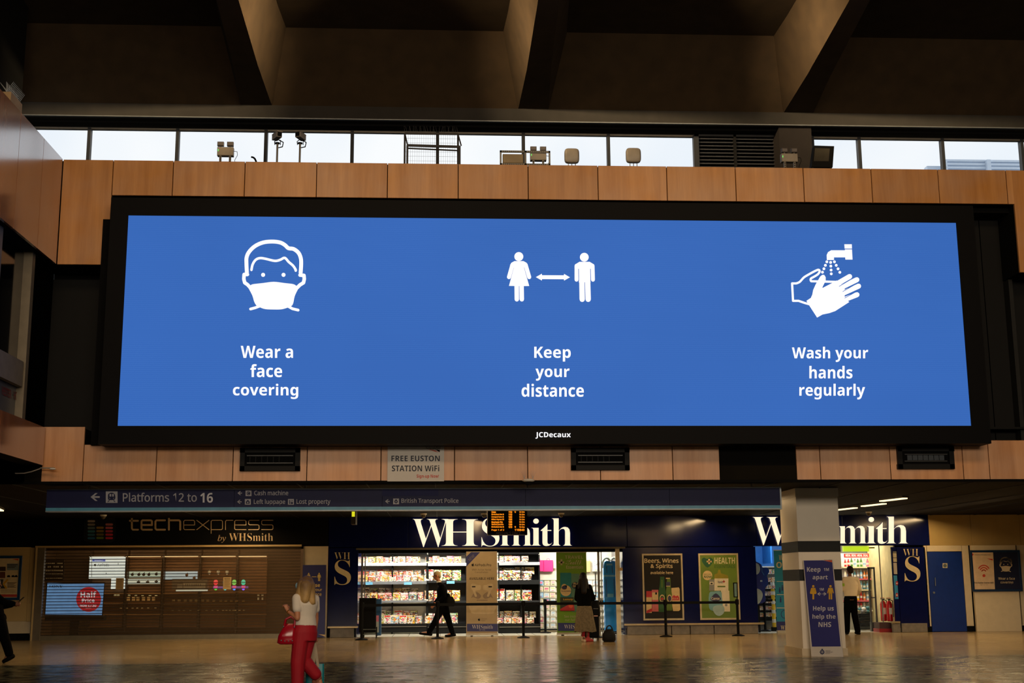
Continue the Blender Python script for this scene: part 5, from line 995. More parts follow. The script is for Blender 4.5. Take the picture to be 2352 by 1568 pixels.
# ---- right opening
b = MB(); b.box(xx(1928, 1350)-.08, SY+.12, 0, xx(1934, 1350), SY+1.0, zF0, INW); b.box(xx(2000, 1350, SY+2.4), SY+2.4, 0, xx(2060, 1350, SY+2.4), SY+2.5, 3.05, M('cream_inner', S(226, 206, 150), .5)); b.box(xx(2054, 1350)+.12, SY+.2, 0, xx(2054, 1350)+.17, SY+2.5, zF0+.3, M('cream_inner')); b.build('entrance_lining', wi)
v = thing('hanging_sign', P(1970, 1266, SY+.8), 'lime green overhead panel at the top of the entrance right of the pillar', 'sign'); b = MB(); b.bpx(1937, 1254, 1996, 1266, SY+.8, .1, lit('lime_panel', (196, 226, 30), .95)); b.build('panel', v); b = MB(); b.bpx(1996, 1256, 2009, 1259, SY+.85, .05, M('lime_bracket', S(190, 180, 40), .5)); b.build('bracket', v)
DK = SY+2.2; v = thing('drinks_shelving', P(1970, 1449, DK), 'chilled shelving of bottles and packs with a red header right of the pillar', 'shelving')
b = MB(); b.bpx(1935, 1270, 2000, 1446, DK+.35, .03, INW); b.build('back_board', v)
for k, y in enumerate((1301, 1328, 1353, 1378, 1400)):
    b = MB(); b.bpx(1937, y, 2001, y+3.5, DK, .35, [M('shelf_edge_cream', S(236, 216, 170), .5), M('shelf_edge_pink', S(214, 100, 110), .5)][k % 2]); b.bpx(1937, y+3.5, 2001, y+5, DK, .35, BLK); b.build('shelf', v)
b = MB(); b.bpx(1939, 1271, 1996, 1280, DK-.02, .03, M('header_red', S(190, 36, 34), .5)); b.text('MEAL DEAL MEAL DEAL', 'B', 1942, 1272.5, 1994, 1278, ply(DK-.02), M('header_white', S(240, 230, 220), .5), 1); b.build('header', v)
bc = {0: ['red', 'red', 'green', 'white', 'green', 'green', 'white', 'pink'], 1: ['cream', 'white', 'pale blue', 'teal', 'grey', 'pale blue', 'orange', 'orange'], 2: ['white', 'red', 'cream', 'grey', 'grey', 'pale blue', 'teal', 'pale blue'], 3: ['grey', 'green', 'green', 'grey', 'yellow', 'red', 'orange', 'white'], 4: ['red', 'purple', 'grey', 'pink', 'pink', 'red', 'white', 'grey']}
BP = {}
for row, y in enumerate((1301, 1328, 1353, 1378, 1400)):
    for i, col in enumerate(bc[row]):
        x = 1942+i*7.3
        if col not in BP:
            b = MB(); b.loft([((0, 0, 0), .03, .03), ((0, 0, .13), .03, .03), ((0, 0, .16), .014, .014), ((0, 0, .19), .012, .012)], PM[col], 10); b.cyl((0, 0, .19), (0, 0, .205), .014, .014, PM['white'], 8); b.cyl((0, 0, .05), (0, 0, .1), .031, .031, PM['white' if col != 'white' else 'pale blue'], 10, False); t_o = b.build('drink_bottle', None, True, loc=(0, 0, 0)); BP[col] = t_o.data; bpy.data.objects.remove(t_o)
        o = bpy.data.objects.new('drink_bottle', BP[col]); COL.objects.link(o); o.location = P(x, y, DK+.08); o.scale = (1.25, 1.25, 1.12+.1*(i % 3))
        tag(o, '%s bottle, %s from the left on the %s shelf right of the pillar' % (col, ORD[i], ORD[row]), 'bottle', 'bottles on the drinks shelving')
for i, (x, y0, n_) in enumerate(((1985, 1412, 9),)):
    for k in range(n_):
        c = P(x, 1445, DK-.25); b = MB(); z = .02+k*.045; b.loft([((c[0], DK-.25, z), .17, .13), ((c[0], DK-.25, z+.10), .21, .17), ((c[0], DK-.25, z+.105), .22, .18)], M('basket_black', S(26, 27, 30), .35), 20, pw=6); o = b.build('shopping_basket'); tag(o, '%s from the bottom in the stack of black shopping baskets' % ORD[k], 'basket', 'stack of shopping baskets')
b = MB(); c = P(1986, 1405, DK-.25); r3 = random.Random(2)
for k in range(16): b.ell((c[0]+r3.uniform(-.18, .18), DK-.25+r3.uniform(-.12, .12), .5+r3.uniform(0, .16)), (.07, .06, .05), r3.choice([PM['black'], PM['grey'], PM['white'], PM['teal']]), 8, 6)
o = b.build('packed_goods', None, True); tag(o, 'pile of crumpled dark and white packs heaped on the shopping baskets', 'packs', kind='stuff')
v = thing('security_gate', P(2010, 1446, SY+.9), 'tall grey security gate frame standing inside the right entrance', 'security gate'); gp = ply(SY+.9)
b = MB(); g0, g1 = P(2000, 1302, SY+.9), P(2017, 1302, SY+.9); GM = M('gate_grey', S(70, 74, 74), .4); bx = P(2008, 1440, SY+.9)[0]; tz = g0[2]
b.box(bx-.09, SY+.86, .0, bx+.12, SY+1.0, .26, GM); b.box(bx-.09, SY+.9, .2, bx-.04, SY+.95, tz, GM); b.box(bx+.08, SY+.9, .2, bx+.12, SY+.95, tz, GM); b.box(bx-.09, SY+.9, tz-.05, bx+.12, SY+.95, tz, GM); b.box(bx-.05, SY+.9, .95, bx+.08, SY+.94, .98, GM); b.build('frame', v)
b = MB(); b.box(bx-.04, SY+.92, .26, bx+.08, SY+.93, tz-.05, GLASS); b.build('pane', v)
v = thing('glass_door', P(2026, 1452, SY+.3), 'frameless glass door with a slim post in the right entrance', 'door'); b = MB(); c = xx(2024, 1350, SY+.3); b.box(c-.012, SY+.28, 0, c+.012, SY+.31, zF0, GREYM); b.cyl((c, SY+.3, 0), (c, SY+.3, .08), .04, .03, GREYM, 10); b.build('post', v); b = MB(); b.box(c, SY+.29, .03, c+.55, SY+.3, zF0, GLASS); b.build('pane', v)
for i, (x, Y) in enumerate(((2043, SY+.35), (2029, SY+.6))):
    v = thing('fire_extinguisher', G(x, 1452)[:0] or (P(x, 1440, Y)[0], Y, .12), ['red fire extinguisher on a low stand at the right edge of the right entrance', 'darker red fire extinguisher behind the glass, left of the other'][i], 'fire extinguisher')
    cx_ = P(x, 1400, Y)[0]; RE = M('extinguisher_red', S(190, 14, 24), .25); b = MB(); b.loft([((cx_, Y, .3), .07, .07), ((cx_, Y, .32), .085, .085), ((cx_, Y, .78), .085, .085), ((cx_, Y, .85), .06, .06), ((cx_, Y, .88), .025, .025)], RE, 18); b.build('cylinder', v, True)
    b = MB(); b.cyl((cx_, Y, .88), (cx_, Y, .93), .02, .02, BLK, 8); b.box(cx_-.07, Y-.015, .92, cx_+.06, Y+.015, .94, BLK); b.box(cx_-.07, Y-.015, .95, cx_+.04, Y+.015, .965, RE); b.build('valve', v)
    b = MB(); b.tube([(cx_+.02, Y, .91), (cx_+.1, Y-.02, .88), (cx_+.1, Y-.04, .6), (cx_+.09, Y-.05, .42)], .012, BLK, 6); b.build('hose', v)
    b = MB(); b.box(cx_-.04, Y-.088, .5, cx_+.04, Y-.08, .68, INW); b.build('label', v)
b = MB(); b.box(P(2020, 1445, SY+.22)[0], SY+.22, 0, P(2051, 1445, SY+.22)[0], SY+.75, .1, M('stand_red', S(150, 20, 26), .4)); b.box(P(2020, 1445, SY+.22)[0]+.02, SY+.25, .1, P(2051, 1445, SY+.22)[0]-.02, SY+.73, .27, M('stand_dark', S(60, 30, 28), .5)); tag(b.build('extinguisher_stand'), 'low red stand under the two fire extinguishers', 'stand')
# notice strip beside right column
v = thing('notice_strip', P(2058, 1376, SY), 'column of small notices on the narrow blue jamb right of the right entrance', 'notice'); seg(2052, 2064, 1256, 1442, NAVY, 'jamb_panel')
for k, (y0, y1, c_) in enumerate(((1266, 1269, 'g'), (1270, 1280, 'w'), (1281, 1290, 'w'), (1292, 1318, 'w2'), (1321, 1375, 'b'))):
    b = MB(); mt_ = {'g': M('n_grey', S(120, 120, 110), .5), 'w': M('n_white', S(196, 186, 160), .5), 'w2': M('n_white2', S(176, 168, 160), .5), 'b': M('n_blue', S(30, 130, 180), .5)}[c_]; b.bpx(2051+(y0-1266)*.055, y0, 2059+(y0-1266)*.055, y1, SY-.012, .01, mt_)
    if c_ == 'b':
        for y in (1339, 1366): b.disc(2060, y, 3, ply(SY-.012), M('n_red', S(170, 24, 30), .5), 1, ry=5); b.rect(2058, y-1, 2062, y+1.4, ply(SY-.012), INW, 2)
    b.build('notice', v)
# ================================================================ POSTERS
def poster(lab, name, corners, fr, FM, bgm, Y=SY-.03, d=.035, cat='poster', bgbox=None, inner=None):
    (x0, y0), (x1, y1) = corners; v = thing(name, P((x0+x1)/2, y1, Y), lab, cat); sk = (y1-y0)*((x0+x1)/2-1018)/16100
    a, c = P(x0+sk/2, (y0+y1)/2, Y)[0], P(x1+sk/2, (y0+y1)/2, Y)[0]; z0, z1 = P((x0+x1)/2, y1, Y)[2], P((x0+x1)/2, y0, Y)[2]
    b = MB(); t_ = fr*(c-a)/(x1-x0)
    for q in ((a, z0, c, z0+t_), (a, z1-t_, c, z1), (a, z0+t_, a+t_, z1-t_), (c-t_, z0+t_, c, z1-t_)): b.bev(q[0], Y-.012, q[1], q[2], Y+d-.012, q[3], .004, FM)
    b.build('frame', v); b = MB(); b.box(a+t_, Y, z0+t_, c-t_, Y+.015, z1-t_, bgm); return b.build('sheet', v)
BZ = M('poster_black', S(28, 24, 20), .4); CF = M('poster_frame', S(186, 172, 140), .4, .2)
v = poster('black framed poster reading Beers, Wines & Spirits with bottles and cans', 'wall_poster', ((1473.5, 1271), (1567, 1424)), 4, CF, BZ); tp = ply(SY-.03)
b = MB(); TW = M('poster_text', S(214, 194, 150), .5); b.text('Beers, Wines', 'R', 1480, 1282, 1558.5, 1294, tp, TW, 1, off=.02); b.text('& Spirits', 'R', 1494, 1294.5, 1545, 1307, tp, TW, 1, off=.02); b.text('available here', 'R', 1494, 1311, 1546, 1318, tp, TW, 1, off=.015); b.build('lettering', v)
b = MB(); GB = M('p_green_bottle', S(34, 84, 36), .3); GB2 = M('p_green2', S(84, 110, 30), .3); PR = M('p_red', S(180, 40, 50), .5); PP = M('p_pink', S(196, 100, 106), .5); PC = M('p_cream', S(206, 180, 130), .5); PB = M('p_navy', S(44, 48, 84), .5)
b.rect(1484.5, 1357, 1497, 1407, tp, PC, 1); b.rect(1484.5, 1357, 1497, 1371, tp, PR, 2); b.poly([(1485, 1402), (1498, 1396), (1498, 1404), (1485, 1408)], tp, PR, 2)
b.rect(1497, 1354, 1512, 1404, tp, PP, 2, 1); b.rect(1498, 1360, 1511.5, 1377, tp, PC, 3); b.rect(1505, 1360, 1509, 1365, tp, INK, 4)
bot = lambda x, w, yt, yb: [(x-w*.26, yt), (x+w*.26, yt), (x+w*.3, yt+20), (x+w*.5, yt+38), (x+w*.54, yb), (x-w*.46, yb), (x-w*.5, yt+38), (x-w*.32, yt+20)]
b.poly(bot(1521, 18, 1324, 1405), tp, GB, 3); b.disc(1521, 1374, 6, tp, PC, 4, ry=9); b.disc(1521, 1374, 4.4, tp, GB, 5, ry=6.5); b.poly([(1521, 1370), (1522.4, 1373), (1525, 1373), (1523, 1375.5), (1524, 1379), (1521, 1377), (1518, 1379), (1519, 1375.5), (1517, 1373), (1519.6, 1373)], tp, PR, 6); b.rect(1519, 1331, 1522, 1349, tp, GB2, 4)
b.poly(bot(1536, 15, 1327, 1402), tp, GB2, 3); b.rect(1529.5, 1326.5, 1538.5, 1329, tp, PC, 4); b.rect(1530, 1336, 1539.5, 1345, tp, PB, 4); b.rect(1530, 1345, 1539.5, 1346.5, tp, PC, 4); b.disc(1538, 1374, 5.5, tp, PC, 4, ry=9); b.disc(1538, 1374, 4, tp, PB, 5, ry=6.5)
b.poly([(1542, 1350), (1559, 1348.5), (1561, 1352), (1562.5, 1400), (1559, 1403), (1546, 1403), (1544, 1390)], tp, PC, 2); b.poly([(1544, 1370), (1548, 1366), (1552, 1369), (1557, 1367), (1560, 1372), (1560, 1378), (1544, 1378)], tp, PR, 4); b.text('ELLA', 'B', 1545, 1372, 1558, 1376, tp, PC, 5); b.build('picture', v)
v = poster('green framed poster reading HEALTH ESSENTIALS with a face mask and packets', 'wall_poster', ((1603, 1270.5), (1695, 1423)), 4, CF, M('poster_green', S(98, 124, 34), .4, amt=.15, scale=2))
b = MB(); DGN = M('p_dkgreen', S(20, 84, 50), .5); b.text('HEALTH', 'B', 1641, 1280, 1688, 1294, tp, M('p_headtext', S(206, 196, 160), .5), 1); b.text('ESSENTIALS', 'B', 1641, 1297, 1688, 1304, tp, M('p_dg2', S(56, 96, 36), .5), 1); b.disc(1625, 1321, 11, tp, PC, 1); b.text('INSTORE', 'R', 1617, 1317, 1633, 1320, tp, DGN, 2); b.text('NOW', 'B', 1617, 1321.5, 1635, 1327, tp, DGN, 2); b.build('lettering', v)
b = MB(); b.poly(cr([(1625, 1303), (1614, 1292), (1612, 1284), (1617, 1280), (1624, 1283), (1631, 1280), (1638, 1285), (1636, 1293)], 3, True), tp, DGN, 1); b.rect(1627, 1283, 1630.5, 1295, tp, PC, 2); b.rect(1623, 1287.3, 1635, 1291, tp, PC, 2)
PW = M('p_white', S(214, 204, 180), .5); PLB = M('p_lblue', S(110, 160, 172), .5); b.rect(1629, 1330, 1641, 1356, tp, M('p_greyp', S(130, 130, 128), .5), 1); b.rect(1630, 1336, 1639, 1342, tp, PW, 2); b.rect(1632, 1338, 1637, 1341, tp, INK, 3)
b.poly([(1641, 1319), (1648, 1316), (1650, 1308), (1654, 1308), (1656, 1316), (1672, 1321), (1673, 1328), (1641, 1328)], tp, M('p_olive', S(140, 130, 24), .5), 1); b.rect(1641, 1328, 1673, 1356, tp, PW, 1); b.text('Hands', 'B', 1649, 1333, 1660, 1339, tp, PB, 2); b.rect(1661.5, 1332, 1663.5, 1338, tp, PR, 2); b.rect(1659.5, 1334, 1665.5, 1336, tp, PR, 2); b.rect(1648, 1345, 1666, 1348, tp, GB2, 2)
b.rect(1656, 1356, 1675, 1404, tp, PW, 1, 2); b.disc(1668, 1389, 3, tp, M('p_greyp'), 2); b.poly(cr([(1629, 1362), (1640, 1358), (1656, 1358), (1658, 1372), (1660, 1390), (1655, 1404), (1640, 1403), (1629, 1396)], 3, True), tp, PLB, 2); b.poly(cr([(1632, 1375), (1644, 1362), (1656, 1374), (1650, 1380), (1638, 1380)], 3, True), tp, PB, 3); b.text('Carex', 'B', 1634, 1371, 1653, 1377, tp, PW, 4)
b.poly(cr([(1639, 1393), (1650, 1389), (1662, 1392), (1664, 1402), (1660, 1410), (1652, 1414), (1644, 1411), (1638, 1402)], 3, True), tp, M('p_mask', S(150, 176, 178), .5), 4); b.build('picture', v)
# posters at the far left and far right
v = poster('timetable style poster in a blue frame on the cream wall at the far left', 'wall_poster', ((-70, 1276), (51.5, 1378)), 6, M('frame_blue', S(18, 62, 110), .35), M('poster_cream', S(224, 204, 160), .5)); b = MB(); OR_ = M('p_orange', S(214, 90, 50), .5); GR_ = M('p_greyb', S(130, 146, 150), .5); DKP = M('p_dark', S(70, 50, 40), .5)
b.poly([(27, 1283), (42, 1283), (42, 1287), (34, 1285)], tp, OR_, 1); b.rect(16, 1294, 42, 1309, tp, GR_, 1)
for k in range(3): b.rect(17, 1295.5+k*3.4, 40-k*3, 1297+k*3.4, tp, DKP, 2)
b.rect(-40, 1301, 13, 1311, tp, DKP, 1); b.rect(-40, 1313, 12, 1327, tp, M('p_rust', S(110, 60, 36), .5), 1)
for k, x in enumerate((16, 26, 33)): b.poly([(x, 1325), (x+1, 1321), (x+6, 1320), (x+8, 1325)], tp, INK, 1)
b.poly([(-40, 1330), (8, 1330), (6, 1340), (12, 1351), (-40, 1351)], tp, M('p_slate', S(60, 66, 72), .5), 1); b.stroke([(18, 1330), (8, 1341), (15, 1351)], 4, tp, M('p_yellow', S(222, 170, 20), .5), 2, cap=False)
for k in range(6): b.rect(17, 1337+k*2.2, 38-(k*3 % 7), 1338+k*2.2, tp, DKP, 1)
for k in range(3): b.rect(2, 1354+k*3, 36, 1355+k*3, tp, M('p_tan', S(180, 150, 110), .5), 1)
b.rect(-40, 1364.5, 39, 1370.5, tp, M('p_band', S(190, 60, 50), .5), 1); b.build('print', v)
v = poster('wide navy notice board with red wifi poster and face notice beside the blue door', 'notice_board', ((2227, 1263), (2342, 1358)), 5, M('frame_navy', S(18, 44, 78), .35), M('board_navy', S(22, 28, 56), .4), Y=SY-.1); tp = ply(SY-.1)
b = MB(); b.poly([(2232, 1268), (2281, 1267), (2285.5, 1355), (2237, 1355)], tp, M('board_paper', S(214, 188, 156), .5), 1); b.disc(2233.5, 1273, 2.6, tp, TXR, 2); b.text('network controlled zone', 'R', 2238, 1272, 2275, 1275, tp, DKP, 2); b.poly([(2267, 1282), (2280, 1283), (2280, 1287), (2272, 1284)], tp, TXR, 2)
for k, rr in enumerate((6, 11, 16)): b.stroke([(2259.5+rr*.95*math.sin(t*.25)*.9, 1314-rr*.95*math.cos(t*.25)+(rr-6)*-.1) for t in range(-4, 5)], 2.4, tp, TXR, 2)
b.disc(2260, 1321.5, 3.4, tp, TXR, 2); b.text('Free Euston Station WiFi', 'B', 2238, 1336, 2282, 1339.5, tp, INK, 2); b.text('Sign-up now', 'R', 2251, 1341.5, 2270, 1344, tp, DKP, 2)
sc_ = .0214*7.127/7.127; face(b, lambda pts: [(2296+(x-255)*.0275, 1279+(y-210)*.0288) for x, y in pts], tp, M('board_icon', S(206, 190, 160), .5), .26, 2)
b.text('Wear a face', 'R', 2293, 1325, 2331, 1331, tp, M('board_icon'), 2, off=.015); b.text('covering', 'R', 2298, 1334, 2327, 1341, tp, M('board_icon'), 2, off=.015); b.build('print', v)
# distance banner at pilaster
v = thing('floor_standing_poster', P(723, 1466, SY-.25), 'tall navy poster with two yellow figures reading Please keep your distance behind the walking woman', 'poster'); QY = SY-.25; tp = ply(QY)
b = MB(); b.box(xx(693.5, 1380, QY), QY, .02, xx(747.5, 1380, QY), QY+.03, P(720, 1297, QY)[2], NAVYP); b.build('board', v)
b = MB(); YC = M('pale_yellow_print', S(206, 184, 110), .5)
def man(b, x, y, s, pl, m, k=1, skirt=False):
    b.disc(x, y+s*.09, s*.085, pl, m, k, n=12)
    if skirt: b.poly([(x-s*.1, y+s*.2), (x+s*.1, y+s*.2), (x+s*.2, y+s*.62), (x-s*.2, y+s*.62)], pl, m, k); b.rect(x-s*.06, y+s*.6, x+s*.06, y+s, pl, m, k)
    else: b.rect(x-s*.13, y+s*.2, x+s*.13, y+s*.6, pl, m, k); b.rect(x-s*.12, y+s*.58, x-s*.02, y+s, pl, m, k); b.rect(x+s*.02, y+s*.58, x+s*.12, y+s, pl, m, k)
    b.stroke([(x-s*.12, y+s*.23), (x-s*.2, y+s*.55)], s*.065, pl, m, k); b.stroke([(x+s*.12, y+s*.23), (x+s*.2, y+s*.55)], s*.065, pl, m, k)
man(b, 709, 1315, 19, tp, YC); man(b, 733, 1315, 19, tp, YC); b.rect(716, 1323.5, 727, 1325, tp, YC, 1)
b.text('Please', 'B', 702, 1339, 735, 1347.5, tp, YC, 1); b.text('keep your', 'R', 697, 1350, 740, 1359, tp, YC, 1, off=.01); b.text('distance', 'R', 702, 1360, 738.5, 1368, tp, YC, 1, off=.01); b.poly([(731, 1456), (747, 1457), (747, 1462), (740, 1459)], tp, PC, 1); b.build('print', v)
# pull-up banners
def banner(lab, x0, y0, x1, y1, Y, cm):
    v = thing('pull_up_banner', P((x0+x1)/2, 1457, Y), lab, 'banner'); sk = (y1-y0)*((x0+x1)/2-1018)/16100; a, c = P(x0+sk/2, (y0+y1)/2, Y)[0], P(x1+sk/2, (y0+y1)/2, Y)[0]
    z1 = P((x0+x1)/2, y0, Y)[2]; b = MB(); b.box(a, Y, .07, c, Y+.008, z1, cm); cl_ = b.build('cloth', v); b = MB(); b.box(a-.01, Y-.05, .02, c+.02, Y+.08, .08, M('banner_base_grey', S(170, 160, 138), .35, .4)); b.box(a, Y-.004, z1-.01, c, Y+.012, z1+.012, M('banner_base_grey'))
    for x in (a+.12, c-.18): b.box(x, Y-.12, 0, x+.06, Y+.12, .02, BLK)
    b.build('base', v); return cl_
AY = SY+.05; tp = ply(AY); v = banner('cream pull-up banner advertising AirPods Pro between the magazine racks', 1070.5, 1267, 1141.5, 1457, AY, M('banner_cream', S(168, 148, 116), .6, amt=.04))
b = MB(); b.poly([(1071, 1267.5), (1103, 1267.5), (1071, 1301)], tp, NAVYP, 1); b.poly([(1071, 1267.5), (1082, 1267.5), (1071, 1278)], tp, M('banner_cream'), 2); b.text('NEW!', 'R', 1075, 1277, 1091, 1284, tp, M('banner_grey', S(110, 104, 110), .6), 2, rot=-.76)
apple(b, 1086, 1297, 6, tp, INK); b.text('AirPods Pro', 'R', 1090, 1294, 1128.5, 1300, tp, INK, 1, off=.015); b.text('With Active Noise', 'R', 1084, 1305.5, 1128, 1310, tp, M('ink_brown', S(90, 74, 54), .6), 1); b.text('Cancellation', 'R', 1091, 1311.5, 1121, 1315.5, tp, M('ink_brown'), 1); b.text('AVAILABLE HERE', 'B', 1078, 1325.5, 1135, 1331, tp, INK, 1, off=-.01); b.build('lettering', v)
b = MB(); PA = M('bud_pale', S(184, 166, 136), .5); PA2 = M('bud_shade', S(132, 114, 96), .5)
for s, cx_ in ((1, 1093), (-1, 1121)):
    b.poly(cr([(cx_-s*11, 1342), (cx_-s*4, 1340), (cx_+s*4, 1343), (cx_+s*11, 1344), (cx_+s*11, 1353), (cx_+s*5, 1355), (cx_-s*2, 1356), (cx_-s*10, 1353)], 3, True), tp, PA, 1); b.poly(cr([(cx_-s*11, 1373), (cx_-s*4, 1361), (cx_+s*4, 1360), (cx_+s*12, 1368), (cx_+s*6, 1375), (cx_-s*6, 1371)], 3, True), tp, PA2, 1); b.stroke([(cx_-s*6, 1352), (cx_, 1368)], 5, tp, PA, 2); b.stroke([(cx_-s*8, 1347), (cx_-s*2, 1347)], 2.6, tp, INK, 3)
b.stroke([(1096, 1378), (1119, 1378)], 2.4, tp, PA2, 1); b.poly(cr([(1080, 1388), (1136, 1388), (1136, 1402), (1130, 1409), (1088, 1409), (1081, 1402)], 3, True), tp, PA, 1)
apple(b, 1100.5, 1422.5, 6, tp, INK); b.text('Authorised', 'R', 1106, 1419.5, 1118, 1422, tp, M('ink_brown'), 1); b.text('Reseller', 'R', 1106, 1423.5, 1115, 1426, tp, M('ink_brown'), 1); b.build('picture', v)
b = MB(); b.rect(1072.3, 1432, 1143.3, 1449.5, tp, NAVYP, 1, .3); b.text('WHSmith', 'S', 1084, 1434.5, 1132, 1443.5, tp, M('banner_silver', S(190, 186, 190), .5), 2, off=-.015); b.text('EST 1792', 'R', 1101, 1445, 1114, 1447, tp, M('banner_silver'), 2); b.build('footer', v)
v = banner('green pull-up banner reading TRAVEL Health Essentials behind the standing woman', 1277, 1268, 1346.5, 1457, AY, M('banner_green', S(100, 142, 18), .6, amt=.06)); b = MB(); BG = M('banner_greytext', S(168, 156, 130), .6); b.text('TRAVEL', 'B', 1297.5, 1275.5, 1339.5, 1282.5, tp, BG, 1, off=-.01); b.text('Health', 'C', 1299.5, 1285, 1336, 1296, tp, BG, 1, off=.006); b.text('Essentials', 'R', 1300.5, 1298, 1340, 1305.5, tp, BG, 1, off=.02); b.rect(1283, 1289, 1296, 1293, tp, BG, 1); b.rect(1287.5, 1284, 1291.5, 1297.5, tp, BG, 1)
b.text('See instore for', 'R', 1296, 1412, 1344, 1418, tp, BG, 1); b.text('our full range', 'R', 1298, 1420, 1342, 1427, tp, BG, 1); b.build('lettering', v)
b = MB(); b.rect(1286.5, 1315, 1312, 1372, tp, M('p_teal', S(24, 116, 124), .5), 1, 1); b.rect(1312, 1317, 1330, 1405, tp, M('p_sage', S(84, 128, 108), .5), 1, 1); b.disc(1299.5, 1356, 12.5, tp, PC, 2); b.disc(1296, 1347, 6.5, tp, PC, 2); b.disc(1296, 1349, 5.4, tp, PB, 3, ry=3.6); b.text('Handy Andies', 'B', 1289, 1355.5, 1312, 1359, tp, PB, 3); b.disc(1321, 1344, 8, tp, M('p_dknavy', S(24, 40, 60), .5), 2); b.text('Wet', 'C', 1316, 1337, 1328, 1342, tp, PC, 3); b.text('Ones', 'B', 1316, 1343, 1328, 1348, tp, PC, 3)
b.rect(1286.5, 1371, 1318, 1403, tp, M('p_dkleaf', S(40, 50, 16), .5), 2, .5); b.text('Lemsip', 'B', 1294, 1374, 1316, 1379, tp, M('p_yellow'), 3); b.poly([(1287, 1398), (1317, 1382), (1320, 1402), (1287, 1402)], tp, PR, 3); b.disc(1311, 1391, 5, tp, OR_, 4); b.build('picture', v)
b = MB(); b.rect(1281.5, 1430, 1350.5, 1448.5, tp, NAVYP, 1, .3); b.text('WHSmith', 'S', 1296, 1434, 1342, 1443, tp, M('banner_silver'), 2, off=-.015); b.build('footer', v)

# ================================================================ HANGING DEPARTURE BOARD
HY = 27.2; v = thing('departure_board', P(1165, 1228, HY), 'hanging black arrivals board with orange dot-matrix text over the entrance', 'display board'); tp = ply(HY)
b = MB(); b.bpx(1121, 1150, 1211, 1228, HY, .3, M('board_black', S(12, 9, 7), .4)); b.build('housing', v); b = MB(); b.bpx(1119.8, 1150, 1121, 1228, HY-.01, .3, GREYM); b.build('side_trim', v)
b = MB(); x_ = P(1165, 1150, HY)[0]; zz = P(1165, 1150, HY)[2]; b.cyl((x_-.25, HY+.15, zz), (x_-.25, HY+.15, SZ), .02, .02, GREYM); b.cyl((x_+.25, HY+.15, zz), (x_+.25, HY+.15, SZ), .02, .02, GREYM); b.build('hanger', v)
b = MB(); OG = M('dot_orange', emit=S(255, 140, 20), es=1.5, amt=.1, scale=60)
for k, (t1, t2, t3) in enumerate([('Crewe', '1152', '12'), ('Birmingham New St', '1153', '1'), ('Liverpool Lime St', '1202', '4'), ('Milton Keynes Ctl', '1205', '8'), ('Manchester Picc', '1205', '2'), ('Watford Junction', '1209', '9'), ('Birmingham New St', '1213', '10')]):
    y = 1173.2+k*5.75; w = {5: 10, 17: 28.5, 15: 26, 16: 27.5}.get(len(t1), 26); b.text(t1, 'B', 1129, y, 1129+w, y+4.6, tp, OG, 1, off=.015); b.text(t2, 'B', 1168, y, 1176.5, y+4.4, tp, OG, 1, off=.02); b.text(t3, 'B', 1185-(3.5 if len(t3) > 1 else 0) , y, 1185, y+4, tp, OG, 1); b.text('On time', 'B', 1193, y, 1205, y+4, tp, OG, 1)
b.text('Page 1 of 2', 'B', 1129, 1214.5, 1158, 1219.5, tp, OG, 1); b.text('110840', 'B', 1182, 1214, 1204.5, 1219, tp, OG, 1); b.text('EUSTON ARRIVALS', 'B', 1129, 1165, 1160, 1169, tp, OG, 1); b.text('Plat', 'B', 1178, 1165, 1186, 1169, tp, OG, 1); b.build('dot_text', v)
b = MB(); b.text('ARRIVALS ONLY', 'R', 1139, 1220.5, 1195.5, 1227, tp, M('board_grey', S(190, 172, 156), .6), 1); b.build('lettering', v)
# green exit sign, hanging box
v = thing('exit_sign', P(812, 1205, 31), 'small hanging exit sign box glowing yellow-green at the left of the blue fascia', 'sign'); b = MB(); b.bpx(806, 1171, 817, 1203, 31, .55, M('sign_box', S(52, 48, 40), .5)); b.build('housing', v); b = MB(); b.bpx(808, 1173, 815, 1186, 30.99, .012, lit('exit_glow', (214, 210, 30), 1.1)); b.build('lit_face', v)
b = MB(); x_ = P(811, 1171, 31)[0]; b.cyl((x_, 31.2, P(811, 1171, 31)[2]), (x_, 31.2, SZ), .015, .015, GREYM); b.build('hanger', v)
# fluorescent fittings on the soffit
_a, _b = PZ(1977, 1157, SZ), PZ(2036, 1150, SZ); FA = math.atan2(_b[1]-_a[1], _b[0]-_a[0])
FL = lit('tube_warm', (255, 226, 170), 2.0, 0)
fx = [(-10.5, 27.5), (-5.2, 27.5), (0.2, 27.5), (5.5, 27.5), (-10.5, 31), (-5.2, 31), (0.2, 31), (5.5, 31)]+[PZ(*q, SZ)[:2] for q in ((1942, 1163), (2006, 1153.5), (2051, 1141))]+[(16.0, 28), (18, 30.5)]
for i, (x, y) in enumerate(fx):
    v = thing('strip_light', (x, y, SZ-.06), 'ceiling strip light under the soffit, %s one counted from the left and front' % ORD[i], 'light', 'strip lights under the soffit'); v.rotation_euler.z = FA; b = MB(); b.box(x-.52, y-.08, SZ-.05, x+.52, y+.08, SZ, GREYM); b.build('fitting', v); b = MB(); b.box(x-.5, y-.06, SZ-.075, x+.5, y+.06, SZ-.05, FL); b.build('diffuser', v)
for i, (x, y) in enumerate(((238, 1176), (973, 1174), (1112, 1173), (1289, 1172), (1995, 1170))):
    Y = 34.6; c = P(x, y, Y); v = thing('dome_camera', (c[0], Y, SZ), 'small dome camera on the soffit, %s from the left' % ORD[i], 'camera', 'dome cameras on the soffit'); b = MB(); b.cyl((c[0], Y, SZ-.04), (c[0], Y, SZ), .08, .09, WHITE, 14); b.build('base', v); b = MB(); b.ell((c[0], Y, SZ-.05), (.065, .065, .07), M('dome_dark', S(90, 80, 60), .2), 14, 8); b.build('dome', v, True)

